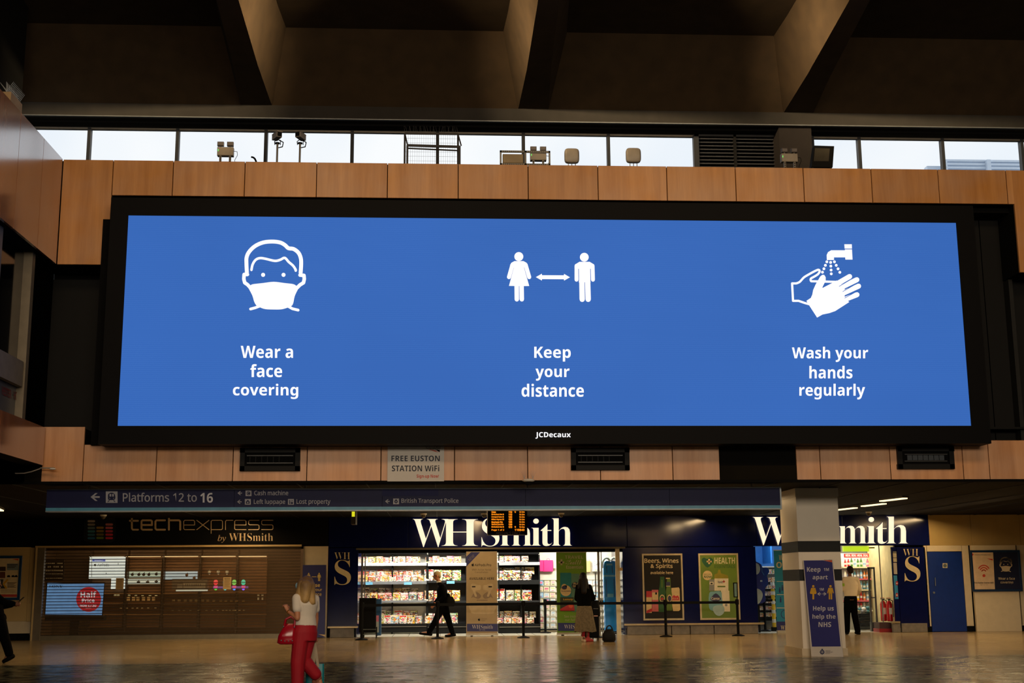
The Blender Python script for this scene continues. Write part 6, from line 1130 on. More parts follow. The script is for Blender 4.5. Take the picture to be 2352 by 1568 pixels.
# ================================================================ PILLAR AND LEANING SIGN
px0, px1 = G(1845, 1504)[0]-.0, 8.06; PX0 = P(1836, 1310, PY)[0]; PX1 = P(1933, 1310, PY)[0]; PB_ = PY+1.25
v = thing('square_pillar', ((PX0+PX1)/2, PY+.6, 0), 'large square cream pillar with two black bands in front of the shops', 'pillar')
PCM = M('pillar_cream', S(232, 222, 204), .45, amt=.05, scale=1.5); zb = [P(1880, y, PY)[2] for y in (1242, 1267, 1307, 1333)]
def pseg(z0, z1, m, n_, e=0): b = MB(); b.box(PX0-e, PY-e, z0, PX1+e, PB_+e, z1, m); b.build(n_, v)
pseg(.14, zb[3], PCM, 'shaft'); pseg(zb[3], zb[2], M('pillar_black', S(24, 26, 24), .5, spec=.25), 'black_band', .004); pseg(zb[2], zb[1], PCM, 'shaft'); pseg(zb[1], zb[0], M('pillar_black'), 'black_band', .004); pseg(zb[0], SZ-.18, PCM, 'shaft'); pseg(SZ-.18, SZ-.005, PCM, 'capital', .012); pseg(0, .14, CREAM2, 'plinth', .03)
bl0, bl1, tl, tr = G(1863.5, 1506.5), G(1937, 1508), P(1844.5, 1285.5, PY-.06), P(1913, 1285, PY-.06)
v = thing('leaning_sign', G(1900, 1507), 'tall navy sign reading Keep 1M apart leaning on the pillar', 'sign'); pl = pl3(bl0, bl1, tl); nn = Vector(pl[1])
b = MB(); cs = [Vector(hit(*q, pl)) for q in ((1863.5, 1506.5), (1937, 1508), (1912, 1285), (1844.5, 1286))]; b.prism([tuple(c) for c in cs], tuple(-nn*.02), M('board_offwhite', S(206, 200, 192), .5, amt=.03)); flipfix(b.build('board', v))
b = MB(); NP = M('leaning_navy', S(40, 42, 116), .45, amt=.04); b.poly([(1846, 1287), (1890, 1286.5), (1911.5, 1291), (1931, 1484), (1865, 1484.5)], pl, NP, 1); b.poly([(1892, 1286.5), (1911, 1286), (1911.3, 1291), (1903, 1289)], pl, OR_, 2); b.text('NetworkRail', 'I', 1892, 1284.2, 1911, 1286.2, pl, INK, 3); b.build('print', v)
b = MB(); KT = M('sign_text_grey', S(200, 198, 204), .5)
for s_, st, x0, y0, x1, y1 in [('Keep', 'B', 1853.5, 1302, 1884.5, 1316), ('1M', 'B', 1892, 1304, 1904, 1310.5), ('apart', 'B', 1866.5, 1321, 1901, 1333), ('1M', 'B', 1882, 1350, 1892, 1356), ('Help us', 'B', 1867.5, 1391, 1915, 1405), ('help the', 'B', 1866, 1410, 1919, 1423.5), ('NHS', 'B', 1880, 1428, 1909, 1439.5)]: b.text(s_, st, x0, y0, x1, y1, pl, KT, 2)
arrow(b, 1882, 1363.5, 8.5, pl, KT, -1, 1.6, 2); arrow(b, 1893.5, 1363.5, 8.5, pl, KT, 1, 1.6, 2); b.build('lettering', v)
b = MB(); YL = M('figure_yellow', S(220, 170, 40), .5); man(b, 1868, 1343, 33, pl, YL, 2, True); man(b, 1907.5, 1343, 33, pl, YL, 2); b.build('figures', v)
b = MB(); CRS = M('crest_blue', S(64, 72, 110), .5); b.disc(1888.5, 1497, 4.6, pl, CRS, 2); b.disc(1888.5, 1497, 2.2, pl, M('board_offwhite'), 3); b.disc(1888.5, 1497, 1.2, pl, CRS, 4, n=10)
for a_ in range(8): b.disc(1888.5+4.9*math.cos(a_*.785), 1497+4.9*math.sin(a_*.785), 1.1, pl, CRS, 2, n=8)
b.rect(1886.5, 1489.5, 1890.5, 1492, pl, CRS, 2)
for k, t in enumerate(('BRITISH', 'TRANSPORT', 'POLICE')): b.text(t, 'R', 1896, 1493+k*3, 1896+[11, 17, 10][k], 1495+k*3, pl, CRS, 2)
b.build('crest', v)

# ================================================================ QUEUE BARRIERS
BP_ = M('barrier_black', S(9, 9, 9), .5, spec=.12)
def qpost(px, py, lab, belt_to=None, top=.98, ysc=None):
    g = G(px, py); v = thing('queue_post', g, lab, 'barrier post', 'black queue barrier posts'); x, y = g[0], g[1]
    b = MB(); b.loft([((x, y, 0), .17, .17), ((x, y, .02), .17, .17), ((x, y, .05), .06, .06)], BP_, 24); b.build('base', v, True)
    b = MB(); b.cyl((x, y, .04), (x, y, top-.06), .037, .037, BP_, 14); b.build('pole', v, True)
    b = MB(); b.cyl((x, y, top-.13), (x, y, top), .052, .052, BP_, 14); b.cyl((x, y, top), (x, y, top+.015), .045, .03, BP_, 14); hd_ = b.build('head', v, True)
    if belt_to:
        q = belt_to; d = Vector((q[0]-x, q[1]-y, 0)).normalized(); a = Vector((x, y, 0))+d*.05; c = Vector((q[0], q[1], 0))-d*.05; n_ = Vector((-d.y, d.x, 0))*.002; b = MB(); z0, z1 = top-.105, top-.035
        b.add([tuple(a-n_+Vector((0, 0, z0))), tuple(c-n_+Vector((0, 0, z0))), tuple(c-n_+Vector((0, 0, z1))), tuple(a-n_+Vector((0, 0, z1))), tuple(a+n_+Vector((0, 0, z0))), tuple(c+n_+Vector((0, 0, z0))), tuple(c+n_+Vector((0, 0, z1))), tuple(a+n_+Vector((0, 0, z1)))], [(0, 1, 2, 3), (7, 6, 5, 4), (0, 4, 5, 1), (3, 2, 6, 7), (0, 3, 7, 4), (1, 5, 6, 2)], BP_); b.build('belt', hd_)
    return v
fp = [(830.5, 1469.5), (1005, 1466.5), (1202.5, 1464.5), (1373, 1463.5), (1530, 1462), (1696, 1460)]
fl_ = ['leftmost front barrier post beside the black cabinet', 'front barrier post at the feet of the walking man in black', 'front barrier post before the black magazine rack', 'front barrier post beside the standing woman', 'front barrier post before the Beers, Wines & Spirits poster', 'front barrier post with a small sign holder before the green poster']
for i, q in enumerate(fp): last = qpost(q[0], q[1], fl_[i], G(*fp[i+1]) if i < 5 else None, .97)
sh_h = thing('sign_holder', G(1696, 1460)[:2]+(.98,), 'small upright sign holder on top of the rightmost front barrier post', 'sign'); g = G(1696, 1460); b = MB(); zz0 = 1.0; x, y = g[0], g[1]
for q in ((-.06, 0, -.035, .4), (.035, 0, .06, .4), (-.06, 0, .06, .025), (-.06, .375, .06, .4)): b.box(x+q[0]-.03, y-.01, zz0+.03+q[1], x+q[2]-.03, y+.01, zz0+.03+q[3], BP_)
b.box(x-.01, y-.01, .98, x+.01, y+.01, zz0+.04, BP_); b.build('frame', sh_h); b = MB(); b.box(x-.065, y-.003, zz0+.055, x+.005, y+.003, zz0+.405, M('holder_sheet', S(96, 130, 130), .4)); b.build('sheet', sh_h)
bk = [(1253, 1453.5), (1405.5, 1451.5)]
qpost(*bk[0], 'rear barrier post in front of the greeting cards', G(*bk[1]), .97); qpost(*bk[1], 'rear barrier post before the tall blue stand', None, .97)
g2 = G(1758, 1449.5); qpost(1758, 1449.5, 'rear barrier post at the entrance left of the pillar', (g2[0]+1.2, g2[1]+.1, 0), .97)

# black cabinet and blue box at the left of the entrance
g = G(848, 1463); v = thing('sanitiser_cabinet', (P(845, 1460, 35.6)[0], 35.6, 0), 'tall black cabinet on a wire stand at the left of the magazine shop entrance', 'cabinet'); b = MB(); cy = 35.6
b.bev(P(824.5, 1410, cy)[0], cy, P(845, 1452, cy)[2], P(863, 1410, cy)[0], cy+.35, P(845, 1373, cy)[2], .012, M('cabinet_black', S(8, 8, 8), .6, spec=.1)); b.build('body', v)
b = MB(); xq0, xq1 = P(832, 1450, cy)[0], P(864, 1450, cy)[0]
for z in (P(845, 1445, cy)[2], P(845, 1456.5, cy)[2]): b.cyl((xq0, cy-.02, z), (xq1, cy-.02, z), .01, .01, SILV, 6)
for x in (xq0+.02, xq1): b.cyl((x, cy-.0, 0), (x, cy-.0, .3), .012, .012, BLK, 6); b.cyl((x, cy+.3, 0), (x, cy+.3, .3), .012, .012, BLK, 6)
b.build('wire_stand', v); b = MB(); q = [P(840, 1374, cy), P(842, 1363, cy), P(848, 1372, cy)]; b.tube([(p[0], cy+.05, p[2]) for p in q], .01, BLK, 6); b.build('handle', v)
b = MB(); b.bpx(863, 1375, 875, 1459, cy+.5, .35, M('stand_blue', S(20, 80, 130), .5)); o = b.build('blue_display_box'); tag(o, 'narrow blue display box standing right of the black cabinet', 'display box')
b = MB(); b.rect(862.5, 1413, 870, 1452, ply(cy+.5), M('leaflet_grey', S(170, 180, 178), .5), 1); b.rect(863, 1413, 870, 1427, ply(cy+.5), PM['pink'], 2); b.build('leaflets', o)
# ================================================================ PEOPLE
import bmesh
def remesh(b, name, parent, mat, vox=.009, sm=4, extra=None):
    me = bpy.data.meshes.new('tmp'); me.from_pydata(b.v, [], b.f); me.update(); bm = bmesh.new(); bm.from_mesh(me); bmesh.ops.recalc_face_normals(bm, faces=bm.faces); bm.to_mesh(me); bm.free()
    o = bpy.data.objects.new('tmp', me); COL.objects.link(o); m = o.modifiers.new('r', 'REMESH'); m.mode = 'VOXEL'; m.voxel_size = vox; m.use_smooth_shade = True
    if sm: s = o.modifiers.new('s', 'SMOOTH'); s.iterations = sm; s.factor = .5
    dg = bpy.context.evaluated_depsgraph_get(); m2 = bpy.data.meshes.new_from_object(o.evaluated_get(dg)); bpy.data.objects.remove(o); bpy.data.meshes.remove(me)
    q = MB(); m2.name = name; org = Vector(WL[parent.name]); m2.transform(Matrix.Translation(-org)); m2.materials.clear()
    ms = mat if isinstance(mat, list) else [mat]
    for k in ms: m2.materials.append(k)
    if extra:
        for p in m2.polygons: p.material_index = extra(p.center+org)
    m2.polygons.foreach_set('use_smooth', [True]*len(m2.polygons))
    r = bpy.data.objects.new(name, m2); COL.objects.link(r); r.parent = parent; return r
def limb(b, pts, rs, n=14):
    for p, r in zip(pts, rs): b.ell(p, (r, r, r), None, n, 8)
    for (p, q), (r, s) in zip(zip(pts[:-1], pts[1:]), zip(rs[:-1], rs[1:])): b.cyl(p, q, r, s, None, n)
def hand(b, w, d, s, curl=.5, k=1.0):
    """w wrist, d direction of the palm, s sideways (towards the thumb)"""
    w, d, s = Vector(w), Vector(d).normalized(), Vector(s); s = (s-d*s.dot(d)).normalized(); n = d.cross(s)
    limb(b, [w, w+d*.03*k, w+d*.075*k], [.024*k, .029*k, .03*k], 10)
    limb(b, [w+d*.04*k+s*.018*k, w+d*.085*k+s*.022*k], [.018*k, .016*k], 8); limb(b, [w+d*.04*k-s*.018*k, w+d*.08*k-s*.026*k], [.018*k, .015*k], 8)
    for i, L in enumerate((.07, .08, .074, .058)):
        p = w+d*.08*k+s*(.03-i*.02)*k; a = curl; q = p+(d*math.cos(a)+n*math.sin(a))*L*.5*k; a2 = curl*2.2; r = q+(d*math.cos(a2)+n*math.sin(a2))*L*.5*k
        limb(b, [p, q, r], [.0095*k, .009*k, .008*k], 8)
    p = w+d*.025*k+s*.026*k; q = p+(d*.6+s*.75+n*.2).normalized()*.035*k; r = q+(d*.85+s*.3+n*.4).normalized()*.03*k; limb(b, [p, q, r], [.013*k, .011*k, .009*k], 8)
def head(b, c, f, k=1.0):
    c, f = Vector(c), Vector(f).normalized(); R = f.to_track_quat('Y', 'Z').to_matrix(); T = lambda x, y, z: c+R @ Vector((x*k, y*k, z*k))
    b.ell(c+R @ Vector((0, -.01*k, .02*k)), (.075*k, .095*k, .1*k), None, 18, 12, R); b.ell(T(0, .025, -.045), (.055*k, .06*k, .07*k), None, 14, 10, R)
    b.cyl(T(0, .085, .02), T(0, .115, -.02), .008*k, .016*k, None, 8); b.ell(T(0, .108, -.02), (.015*k, .015*k, .012*k), None, 8, 6, R)
    b.ell(T(0, .085, -.055), (.024*k, .014*k, .008*k), None, 8, 6, R); b.ell(T(0, .07, -.095), (.03*k, .025*k, .02*k), None, 10, 6, R)
    for s in (-1, 1): b.ell(T(s*.078, -.005, -.005), (.01*k, .02*k, .032*k), None, 8, 8, R)
    return T, R
def person(lab, base, J, f, sk, H=1.0, hands_=None, body_r=1.0, pack=None):
    """J maps joint names to (px,py,dy); all joints are turned into points at depth base[1]+dy"""
    v = thing('person', base, lab, 'person'); Y0 = base[1]; K = {n: Vector(P(q[0], q[1], Y0+q[2])) for n, q in J.items()}
    for s in 'LR':
        if 'an'+s in K and K['an'+s].z < .075: K['an'+s].z = .075
        if 'to'+s in K and K['to'+s].z < .03: K['to'+s].z = .03
    b = MB(); T, R = head(b, K['hed'], f, H); limb(b, [K['hed']-Vector((0, 0, .05)), K['nek'], K['che']], [.05*H, .055*H, .09*H])
    r = body_r; sh = (K['shR']-K['shL']); sw = sh.length
    U = sh.normalized(); V_ = U.cross(Vector((0, 0, 1))).normalized()
    b.loft([(K['pel']-Vector((0, 0, .08)), .14*r, .11*r), (K['pel'], .165*r, .125*r), (K['pel'].lerp(K['che'], .45), .135*r, .1*r), (K['che'], .165*r, .115*r), ((K['shL']+K['shR'])/2, sw*.42, .085*r), (K['nek'], .06, .06)], None, 20, tuple(U), tuple(V_))
    for s in 'LR':
        limb(b, [K['sh'+s], K['el'+s], K['wr'+s]], [.052*H, .04*H, .026*H]); limb(b, [K['sh'+s], (K['shL']+K['shR'])/2], [.052*H, .07*H])
        limb(b, [K['hi'+s], K['kn'+s], K['an'+s]], [.085*H*r, .058*H, .038*H]); ft = (K['to'+s]-K['an'+s]); limb(b, [K['an'+s], K['to'+s]], [.036*H, .028*H])
        hd = (hands_ or {}).get(s, (K['wr'+s]-K['el'+s], f, .35)); hand(b, K['wr'+s], *hd, k=H)
    body = remesh(b, 'body', v, sk, .0075, 2)
    e = MB(); EW = M('eye_white', S(220, 215, 205), .3); ED = M('eye_dark', S(40, 26, 18), .3)
    for s in (-1, 1): e.ell(T(s*.03, .077, .012), (.014*H, .01*H, .009*H), EW, 8, 6, R); e.ell(T(s*.03, .086, .012), (.006*H, .004*H, .006*H), ED, 8, 6, R)
    e.build('eyes', v, True); e = MB(); e.ell(T(0, .1, -.055), (.02*H, .006*H, .006*H), M('lips', S(160, 90, 80), .5), 8, 6, R); e.build('mouth', v, True)
    return v, K, T, R, U, V_
def sleeves(b, K, s, r0, r1, upto=1.0, part='full'):
    if part == 'short': limb(b, [K['sh'+s], K['sh'+s].lerp(K['el'+s], upto)], [r0, r1])
    else: limb(b, [K['sh'+s], K['el'+s], K['el'+s].lerp(K['wr'+s], upto)], [r0, (r0+r1)/2, r1])
    limb(b, [K['sh'+s], (K['shL']+K['shR'])/2], [r0, r0*1.1])
def shoe(name, v, a, t, m, k=1.0, heel=.0):
    b = MB(); a, t = Vector(a), Vector(t); d = (t-a); d.z = 0; L = d.length; d = d.normalized() if L > .02 else Vector((0, -1, 0)); h = a-d*.06*k; dz = Vector((0, 0, 1))
    tip = Vector((t.x, t.y, max(t.z, .03))); hb = Vector((h.x, h.y, max(a.z-.055, .03)))
    limb(b, [hb, hb.lerp(tip, .55), tip], [.042*k, .042*k, .034*k], 12); limb(b, [a, hb.lerp(tip, .4)], [.046*k, .04*k], 12); return remesh(b, name, v, m, .0075, 2)
SK1 = M('skin_tan', S(190, 128, 92), .55, amt=.05); SK2 = M('skin_brown', S(120, 78, 54), .55, amt=.05)

# --- woman in red trousers
g = G(696, 1592); Y1 = g[1]
J = dict(hed=(703, 1345, 0), nek=(706, 1366, 0), che=(703, 1388, 0), shL=(682, 1374, -.10), shR=(723, 1376, .12), elL=(683, 1419, -.16), wrL=(661, 1403, -.04), elR=(725.5, 1421, .16), wrR=(723, 1459, .12), pel=(701, 1444, 0), hiL=(692, 1452, -.06), hiR=(710, 1452, .06),
         knL=(684, 1520, -.08), anL=(683, 1578, -.06), toL=(664, 1590, -.02), knR=(696, 1514, .02), anR=(732, 1556, .1), toR=(739, 1576, .08))
v, K, T, R, U, V_ = person('woman with long blond hair in a white top and red trousers carrying a red handbag', g, J, (-.72, .69, 0), SK1, .95, {'L': ((-.35, .1, .9), (.6, .6, .1), .9), 'R': ((0, .05, -1), (-.7, .3, 0), 1.3)})
WT = M('white_cotton', S(226, 216, 200), .8, amt=.04, scale=12, bump=.1); RT = M('red_trousers', S(168, 6, 30), .7, amt=.1, scale=5, bump=.1)
b = MB(); mid = K['pel'].lerp(K['che'], .4); b.loft([(K['pel']+Vector((0, 0, .045)), .168, .14), (K['pel']+Vector((0, 0, .09)), .160, .132), (mid+Vector((0, 0, .04)), .148, .122), (K['che'], .178, .135), (K['che'].lerp((K['shL']+K['shR'])/2, .7), .19, .115), ((K['shL']+K['shR'])/2+Vector((0, 0, .012)), .14, .085), (K['nek']-Vector((0, 0, .01)), .075, .07)], None, 24, tuple(U), tuple(V_))
sleeves(b, K, 'L', .068, .066, .52, 'short'); sleeves(b, K, 'R', .068, .064, .5, 'short'); b.ell(K['che']+Vector((-.09, .07, .0)), (.085, .085, .075), None); remesh(b, 'white_top', v, WT, .009, 3)
b = MB(); b.loft([(K['pel']-Vector((0, 0, .16)), .17, .15), (K['pel']-Vector((0, 0, .04)), .178, .158), (K['pel']+Vector((0, 0, .06)), .160, .136)], None, 24, tuple(U), tuple(V_))
limb(b, [K['hiL'], K['knL'], K['anL']], [.115, .098, .082]); limb(b, [K['hiR'], K['knR'], K['knR'].lerp(K['anR'], .8)], [.115, .1, .082]); remesh(b, 'trousers', v, RT, .01, 3)
b = MB(); HC = K['hed']; b.ell(HC+Vector((.012, -.012, .025)), (.098, .108, .118), None, 18, 12)
for (x, y, x2, y2, r0, r1, dy) in ((694, 1340, 687, 1372, .07, .045, -.06), (703, 1345, 700, 1376, .09, .06, -.09), (712, 1345, 717, 1382, .075, .045, -.04), (708, 1350, 719, 1381, .07, .03, -.03), (690, 1352, 678, 1378, .055, .018, -.07), (697, 1350, 690, 1378, .06, .03, -.08), (697, 1360, 692, 1384, .05, .01, -.07), (704, 1360, 704, 1385, .05, .012, -.08), (711, 1360, 713, 1388, .05, .01, -.06), (715, 1360, 724, 1386, .045, .01, -.03), (688, 1362, 673, 1380, .04, .008, -.05)): limb(b, [P(x, y, Y1+dy), P(x2, y2, Y1+dy-.03)], [r0, r1])
HB_ = M('blond_hair', S(186, 150, 92), .6, amt=.3, scale=14, stretch=(3, 3, .35), bump=.3); DHB = M('dark_roots', S(104, 76, 46), .6, amt=.3, scale=14, stretch=(3, 3, .35), bump=.3); zr = K['hed'].z+.0
remesh(b, 'hair', v, HB_, .009, 3)
nt = HB_.node_tree; N = nt.nodes.new; L = nt.links.new; tq = N('ShaderNodeTexCoord'); sx = N('ShaderNodeSeparateXYZ'); mr = N('ShaderNodeMapRange'); nq = N('ShaderNodeTexNoise'); nq.inputs['Scale'].default_value = 9; aq = N('ShaderNodeMath'); aq.operation = 'MULTIPLY_ADD'; aq.inputs[1].default_value = .22   # dyed hair: darker roots
L(tq.outputs['Object'], sx.inputs[0]); L(tq.outputs['Object'], nq.inputs['Vector']); L(nq.outputs['Fac'], aq.inputs[0]); L(sx.outputs['Z'], aq.inputs[2]); L(aq.outputs[0], mr.inputs['Value']); mr.inputs['From Min'].default_value = zr-.06; mr.inputs['From Max'].default_value = zr+.2
mq = N('ShaderNodeMix'); mq.data_type = 'RGBA'; bq = nt.nodes['Principled BSDF']; src = bq.inputs['Base Color'].links[0].from_socket; L(mr.outputs[0], mq.inputs[0]); L(src, mq.inputs[6]); mq.inputs[7].default_value = (*S(104, 78, 50), 1); L(mq.outputs[2], bq.inputs['Base Color'])
b = MB(); c = Vector(P(683, 1345, Y1+.02)); b.ell(c, (.03, .05, .045), M('mask_blue', S(150, 190, 210), .6), 12, 8); b.build('face_mask', v, True)
b = MB(); q = K['wrL']; d_ = (K['wrL']-K['elL']).normalized(); b.cyl(q-d_*.03, q-d_*.015, .032, .032, M('gold_bracelet', S(200, 150, 60), .3, .8), 14); b.build('bracelet', v)
shoe('shoe', v, K['anL'], K['toL'], M('tan_shoe', S(150, 90, 66), .5)); shoe('shoe', v, K['anR'], K['toR'], M('tan_shoe'))
# red handbag on the forearm
RB = M('red_patent', S(164, 10, 34), .18, amt=.12, scale=3); c = Vector(P(661, 1456, Y1-.1)); v = thing('handbag', tuple(c-Vector((0, 0, .13))), 'shiny red handbag hanging from the forearm of the woman in red trousers', 'handbag')
b = MB(); b.loft([(c+Vector((-.005, 0, -.135)), .10, .05), (c+Vector((-.015, 0, -.115)), .125, .07), (c+Vector((-.01, 0, -.02)), .118, .065), (c+Vector((.02, 0, .09)), .085, .045), (c+Vector((.035, 0, .14)), .06, .02)], RB, 24, pw=3); hbb = b.build('bag_body', v, True, 60)
b = MB()
for s in (-1, 1): b.tube([tuple(c+Vector((-.05, s*.03, .10))), tuple(c+Vector((-.03, s*.03, .20))), tuple(c+Vector((.04, s*.02, .235))), tuple(c+Vector((.095, s*.02, .19))), tuple(c+Vector((.09, s*.03, .09)))], .014, RB, 8)
b.build('handle', v, True, 60); b = MB()
for x, z in ((-.055, .105), (.09, .095), (-.08, -.08), (-.03, -.09), (.02, -.09), (.07, -.085), (.03, .03)): b.ell(c+Vector((x, -.066 if z < 0 else -.045, z)), (.01, .008, .01), SILV, 8, 6)
b.build('studs', hbb, True)
# carrier bag
c = Vector(P(724, 1560, Y1+.3)); top_ = K['wrR']+Vector((0, 0, -.1)); v = thing('carrier_bag', tuple(c-Vector((0, 0, .2))), 'teal carrier bag with white handles in the hand of the woman in red trousers', 'bag')
bz = P(724, 1524, Y1+.3)[2]; b = MB(); xl, xr_ = P(704, 1530, Y1+.3)[0], P(744.5, 1530, Y1+.3)[0]; cx_ = (xl+xr_)/2; b.loft([((cx_, c.y, bz-.36), (xr_-xl)/2*1.0, .06), ((cx_, c.y, bz-.2), (xr_-xl)/2*1.05, .075), ((cx_, c.y, bz), (xr_-xl)/2, .03)], M('carrier_teal', S(0, 128, 140), .4, amt=.2, scale=5, bump=.2), 24, pw=5); b.build('bag_body', v, True, 50)
b = MB(); WHs = M('strap_white', S(206, 190, 160), .6)
for (xa_, xb_) in ((707, 712), (718, 722), (729, 733)):
    for e in (-.03,): a1, a2 = Vector(P(xa_, 1526, Y1+.3)), Vector(P(xb_, 1526, Y1+.3)); b.prism([tuple(a1+Vector((0, e, -.04))), tuple(a2+Vector((.01, e, -.04))), tuple(top_+Vector((.02, 0, 0))), tuple(top_+Vector((-.02, 0, 0)))], (0, -.006, 0), WHs)
flipfix(b.build('strap', v)); b = MB(); b.poly([(725, 1545), (735, 1545), (736, 1560), (726, 1560)], ply(c.y-.085), M('bag_print', S(150, 200, 196), .5), 0); b.build('print', v)

# --- man in black suit
g = G(1000, 1461.5); Y2 = 36.05; g = (P(1010, 1460, Y2)[0], Y2, 0)
J = dict(hed=(1003.5, 1322, 0), nek=(1009, 1336, 0), che=(1015, 1354, 0), shL=(1015, 1346, -.19), shR=(1017, 1346, .19), elL=(1021, 1370, -.22), wrL=(1004, 1384, -.18), elR=(1010, 1370, .22), wrR=(998, 1386, .2), pel=(1017, 1390, 0), hiL=(1015, 1394, -.08), hiR=(1020, 1394, .08),
         knL=(1001, 1424, -.09), anL=(985, 1452, -.09), toL=(965, 1454, -.09), knR=(1030, 1424, .09), anR=(1039, 1453, .09), toR=(1024, 1462, .09))
SUIT = M('black_suit', S(8, 8, 9), .8, spec=.04, amt=.08); v, K, T, R, U, V_ = person('white-haired man in a black suit striding left past the magazine racks', g, J, (-1, 0, -.18), SK1, 1.0)
b = MB(); b.loft([(K['pel']-Vector((0, 0, .2)), .15, .2), (K['pel'], .175, .165), (K['pel'].lerp(K['che'], .5), .17, .145), (K['che'], .2, .15), ((K['shL']+K['shR'])/2, .19, .11), (K['nek']-Vector((0, 0, .01)), .08, .08)], None, 22, tuple(U), tuple(V_)); sleeves(b, K, 'L', .075, .05); sleeves(b, K, 'R', .075, .05)
b.loft([(Vector(P(1036, 1382, Y2-.1)), .07, .12), (Vector(P(1028, 1362, Y2-.05)), .05, .1)], None, 14); remesh(b, 'jacket', v, SUIT, .011, 3)
b = MB(); limb(b, [K['hiL'], K['knL'], K['anL']], [.12, .088, .07]); limb(b, [K['hiR'], K['knR'], K['anR']], [.12, .088, .07]); b.ell(K['pel'], (.16, .17, .13), None); remesh(b, 'trousers', v, SUIT, .011, 3)
b = MB(); b.ell(T(0, -.02, .045), (.08, .1, .09), None, 16, 10, R); b.ell(T(0, -.07, -.01), (.07, .045, .08), None, 14, 8, R); HW = M('white_hair', S(190, 172, 130), .7, amt=.15); remesh(b, 'hair', v, HW, .009, 2)
b = MB(); 
for s in (-1, 1): b.tube([tuple(T(s*.082, -.0, .015)), tuple(T(s*.07, .08, .015)), tuple(T(s*.05, .105, .012))], .003, BLK, 6); b.tube([tuple(T(s*.03+.018*math.cos(a)*1, .108, .008+.014*math.sin(a))) for a in [i*.785 for i in range(9)]], .0025, BLK, 6)
b.build('glasses', v); b = MB(); b.cyl(K['nek']-Vector((.01, 0, .02)), K['nek']+Vector((-.01, 0, .025)), .075, .062, WT, 16); b.build('collar', v)
shoe('shoe', v, K['anL'], K['toL'], BLK2); shoe('shoe', v, K['anR'], K['toR'], BLK2)
b = MB(); c = Vector(P(1035, 1381, Y2-.24)); b.loft([(c+Vector((0, 0, -.13)), .10, .05), (c+Vector((0, 0, 0)), .13, .06), (c+Vector((-.02, 0, .13)), .08, .04)], M('bag_black', S(9, 9, 9), .6, spec=.1), 16, pw=3.5); o = b.build('shoulder_bag', None, True); tag(o, 'black shoulder bag at the hip of the man in the black suit', 'bag')

# --- woman in long skirt
g = G(1344, 1473.5); Y3 = g[1]; g = (P(1344, 1470, Y3)[0], Y3, 0)
J = dict(hed=(1339, 1327, 0), nek=(1340, 1341, 0), che=(1341, 1358, 0), shL=(1328.5, 1348, 0), shR=(1353, 1348, 0), elL=(1324.5, 1374, .03), wrL=(1332, 1381, .25), elR=(1362, 1374, .03), wrR=(1357, 1377, .27), pel=(1342, 1394, 0), hiL=(1338, 1398, 0), hiR=(1347, 1398, 0), knL=(1338, 1432, 0), anL=(1340, 1464, 0), toL=(1343, 1472, -.17), knR=(1347, 1432, 0), anR=(1350, 1464, .02), toR=(1360, 1470, .08))
v, K, T, R, U, V_ = person('woman with long dark hair in a black jacket and long grey skirt seen from behind', g, J, (.15, 1, 0), SK2, .96)
b = MB(); b.loft([(K['pel']+Vector((0, 0, .03)), .185, .14), (K['pel'].lerp(K['che'], .5), .185, .14), (K['che'], .2, .14), ((K['shL']+K['shR'])/2, .17, .1), (K['nek'], .06, .06)], None, 22, tuple(U), tuple(V_)); sleeves(b, K, 'L', .075, .055); sleeves(b, K, 'R', .075, .055); remesh(b, 'jacket', v, M('black_wool', S(9, 9, 7), .9, spec=.04), .011, 3)
b = MB(); n_ = 64; hz = P(1345, 1450, Y3)[2]; rows = [(K['pel'].z+.06, .17, .13, 0), (K['pel'].z-.1, .2, .165, .03), ((K['pel'].z+hz)/2, .225, .19, .05), (hz+.15, .245, .21, .07), (hz, .262, .225, .09)]; vs = []; fs = []; hx = P(1344.5, 1448, Y3)[0]
for i, (z, ru, rv, am) in enumerate(rows):
    cx_ = K['pel'].x+(hx-K['pel'].x)*i/4
    for j in range(n_): a = 2*math.pi*j/n_; w_ = 1+am*math.cos(a*12+i*.15); vs.append((cx_+ru*w_*math.cos(a), Y3+rv*w_*math.sin(a), z-(.015*math.sin(a*5) if i == 4 else 0)))
for i in range(4):
    for j in range(n_): fs.append((i*n_+j, i*n_+(j+1) % n_, (i+1)*n_+(j+1) % n_, (i+1)*n_+j))
b.add(vs, fs, M('tweed_skirt', S(112, 98, 74), .95, amt=.25, scale=22, bump=.2)); b.build('skirt', v, True, 80)
b = MB(); b.ell(K['hed']+Vector((0, -.02, .02)), (.1, .11, .125), None, 18, 12); limb(b, [K['hed']+Vector((0, -.05, -.02)), K['che']+Vector((-.01, -.12, -.0))], [.1, .075]); limb(b, [K['hed']+Vector((.06, -.03, -.05)), Vector(P(1350, 1351, Y3-.06))], [.06, .04]); limb(b, [K['hed']+Vector((-.06, -.03, -.05)), Vector(P(1329, 1350, Y3-.06))], [.06, .035]); remesh(b, 'hair', v, M('dark_hair', S(20, 14, 10), .5, amt=.3, scale=12, stretch=(3, 3, .3), bump=.3), .009, 3)
b = MB()
for s in 'LR': limb(b, [K['an'+s]+Vector((0, 0, .14)), K['an'+s]], [.048, .04], 12)
remesh(b, 'socks', v, M('red_socks', S(170, 30, 40), .8), .009, 1); SHW = M('sneaker_white', S(210, 186, 160), .6); shoe('shoe', v, K['anL'], K['toL'], SHW, 1.1); shoe('shoe', v, K['anR'], K['toR'], M('sneaker_red', S(180, 60, 60), .6), 1.1)
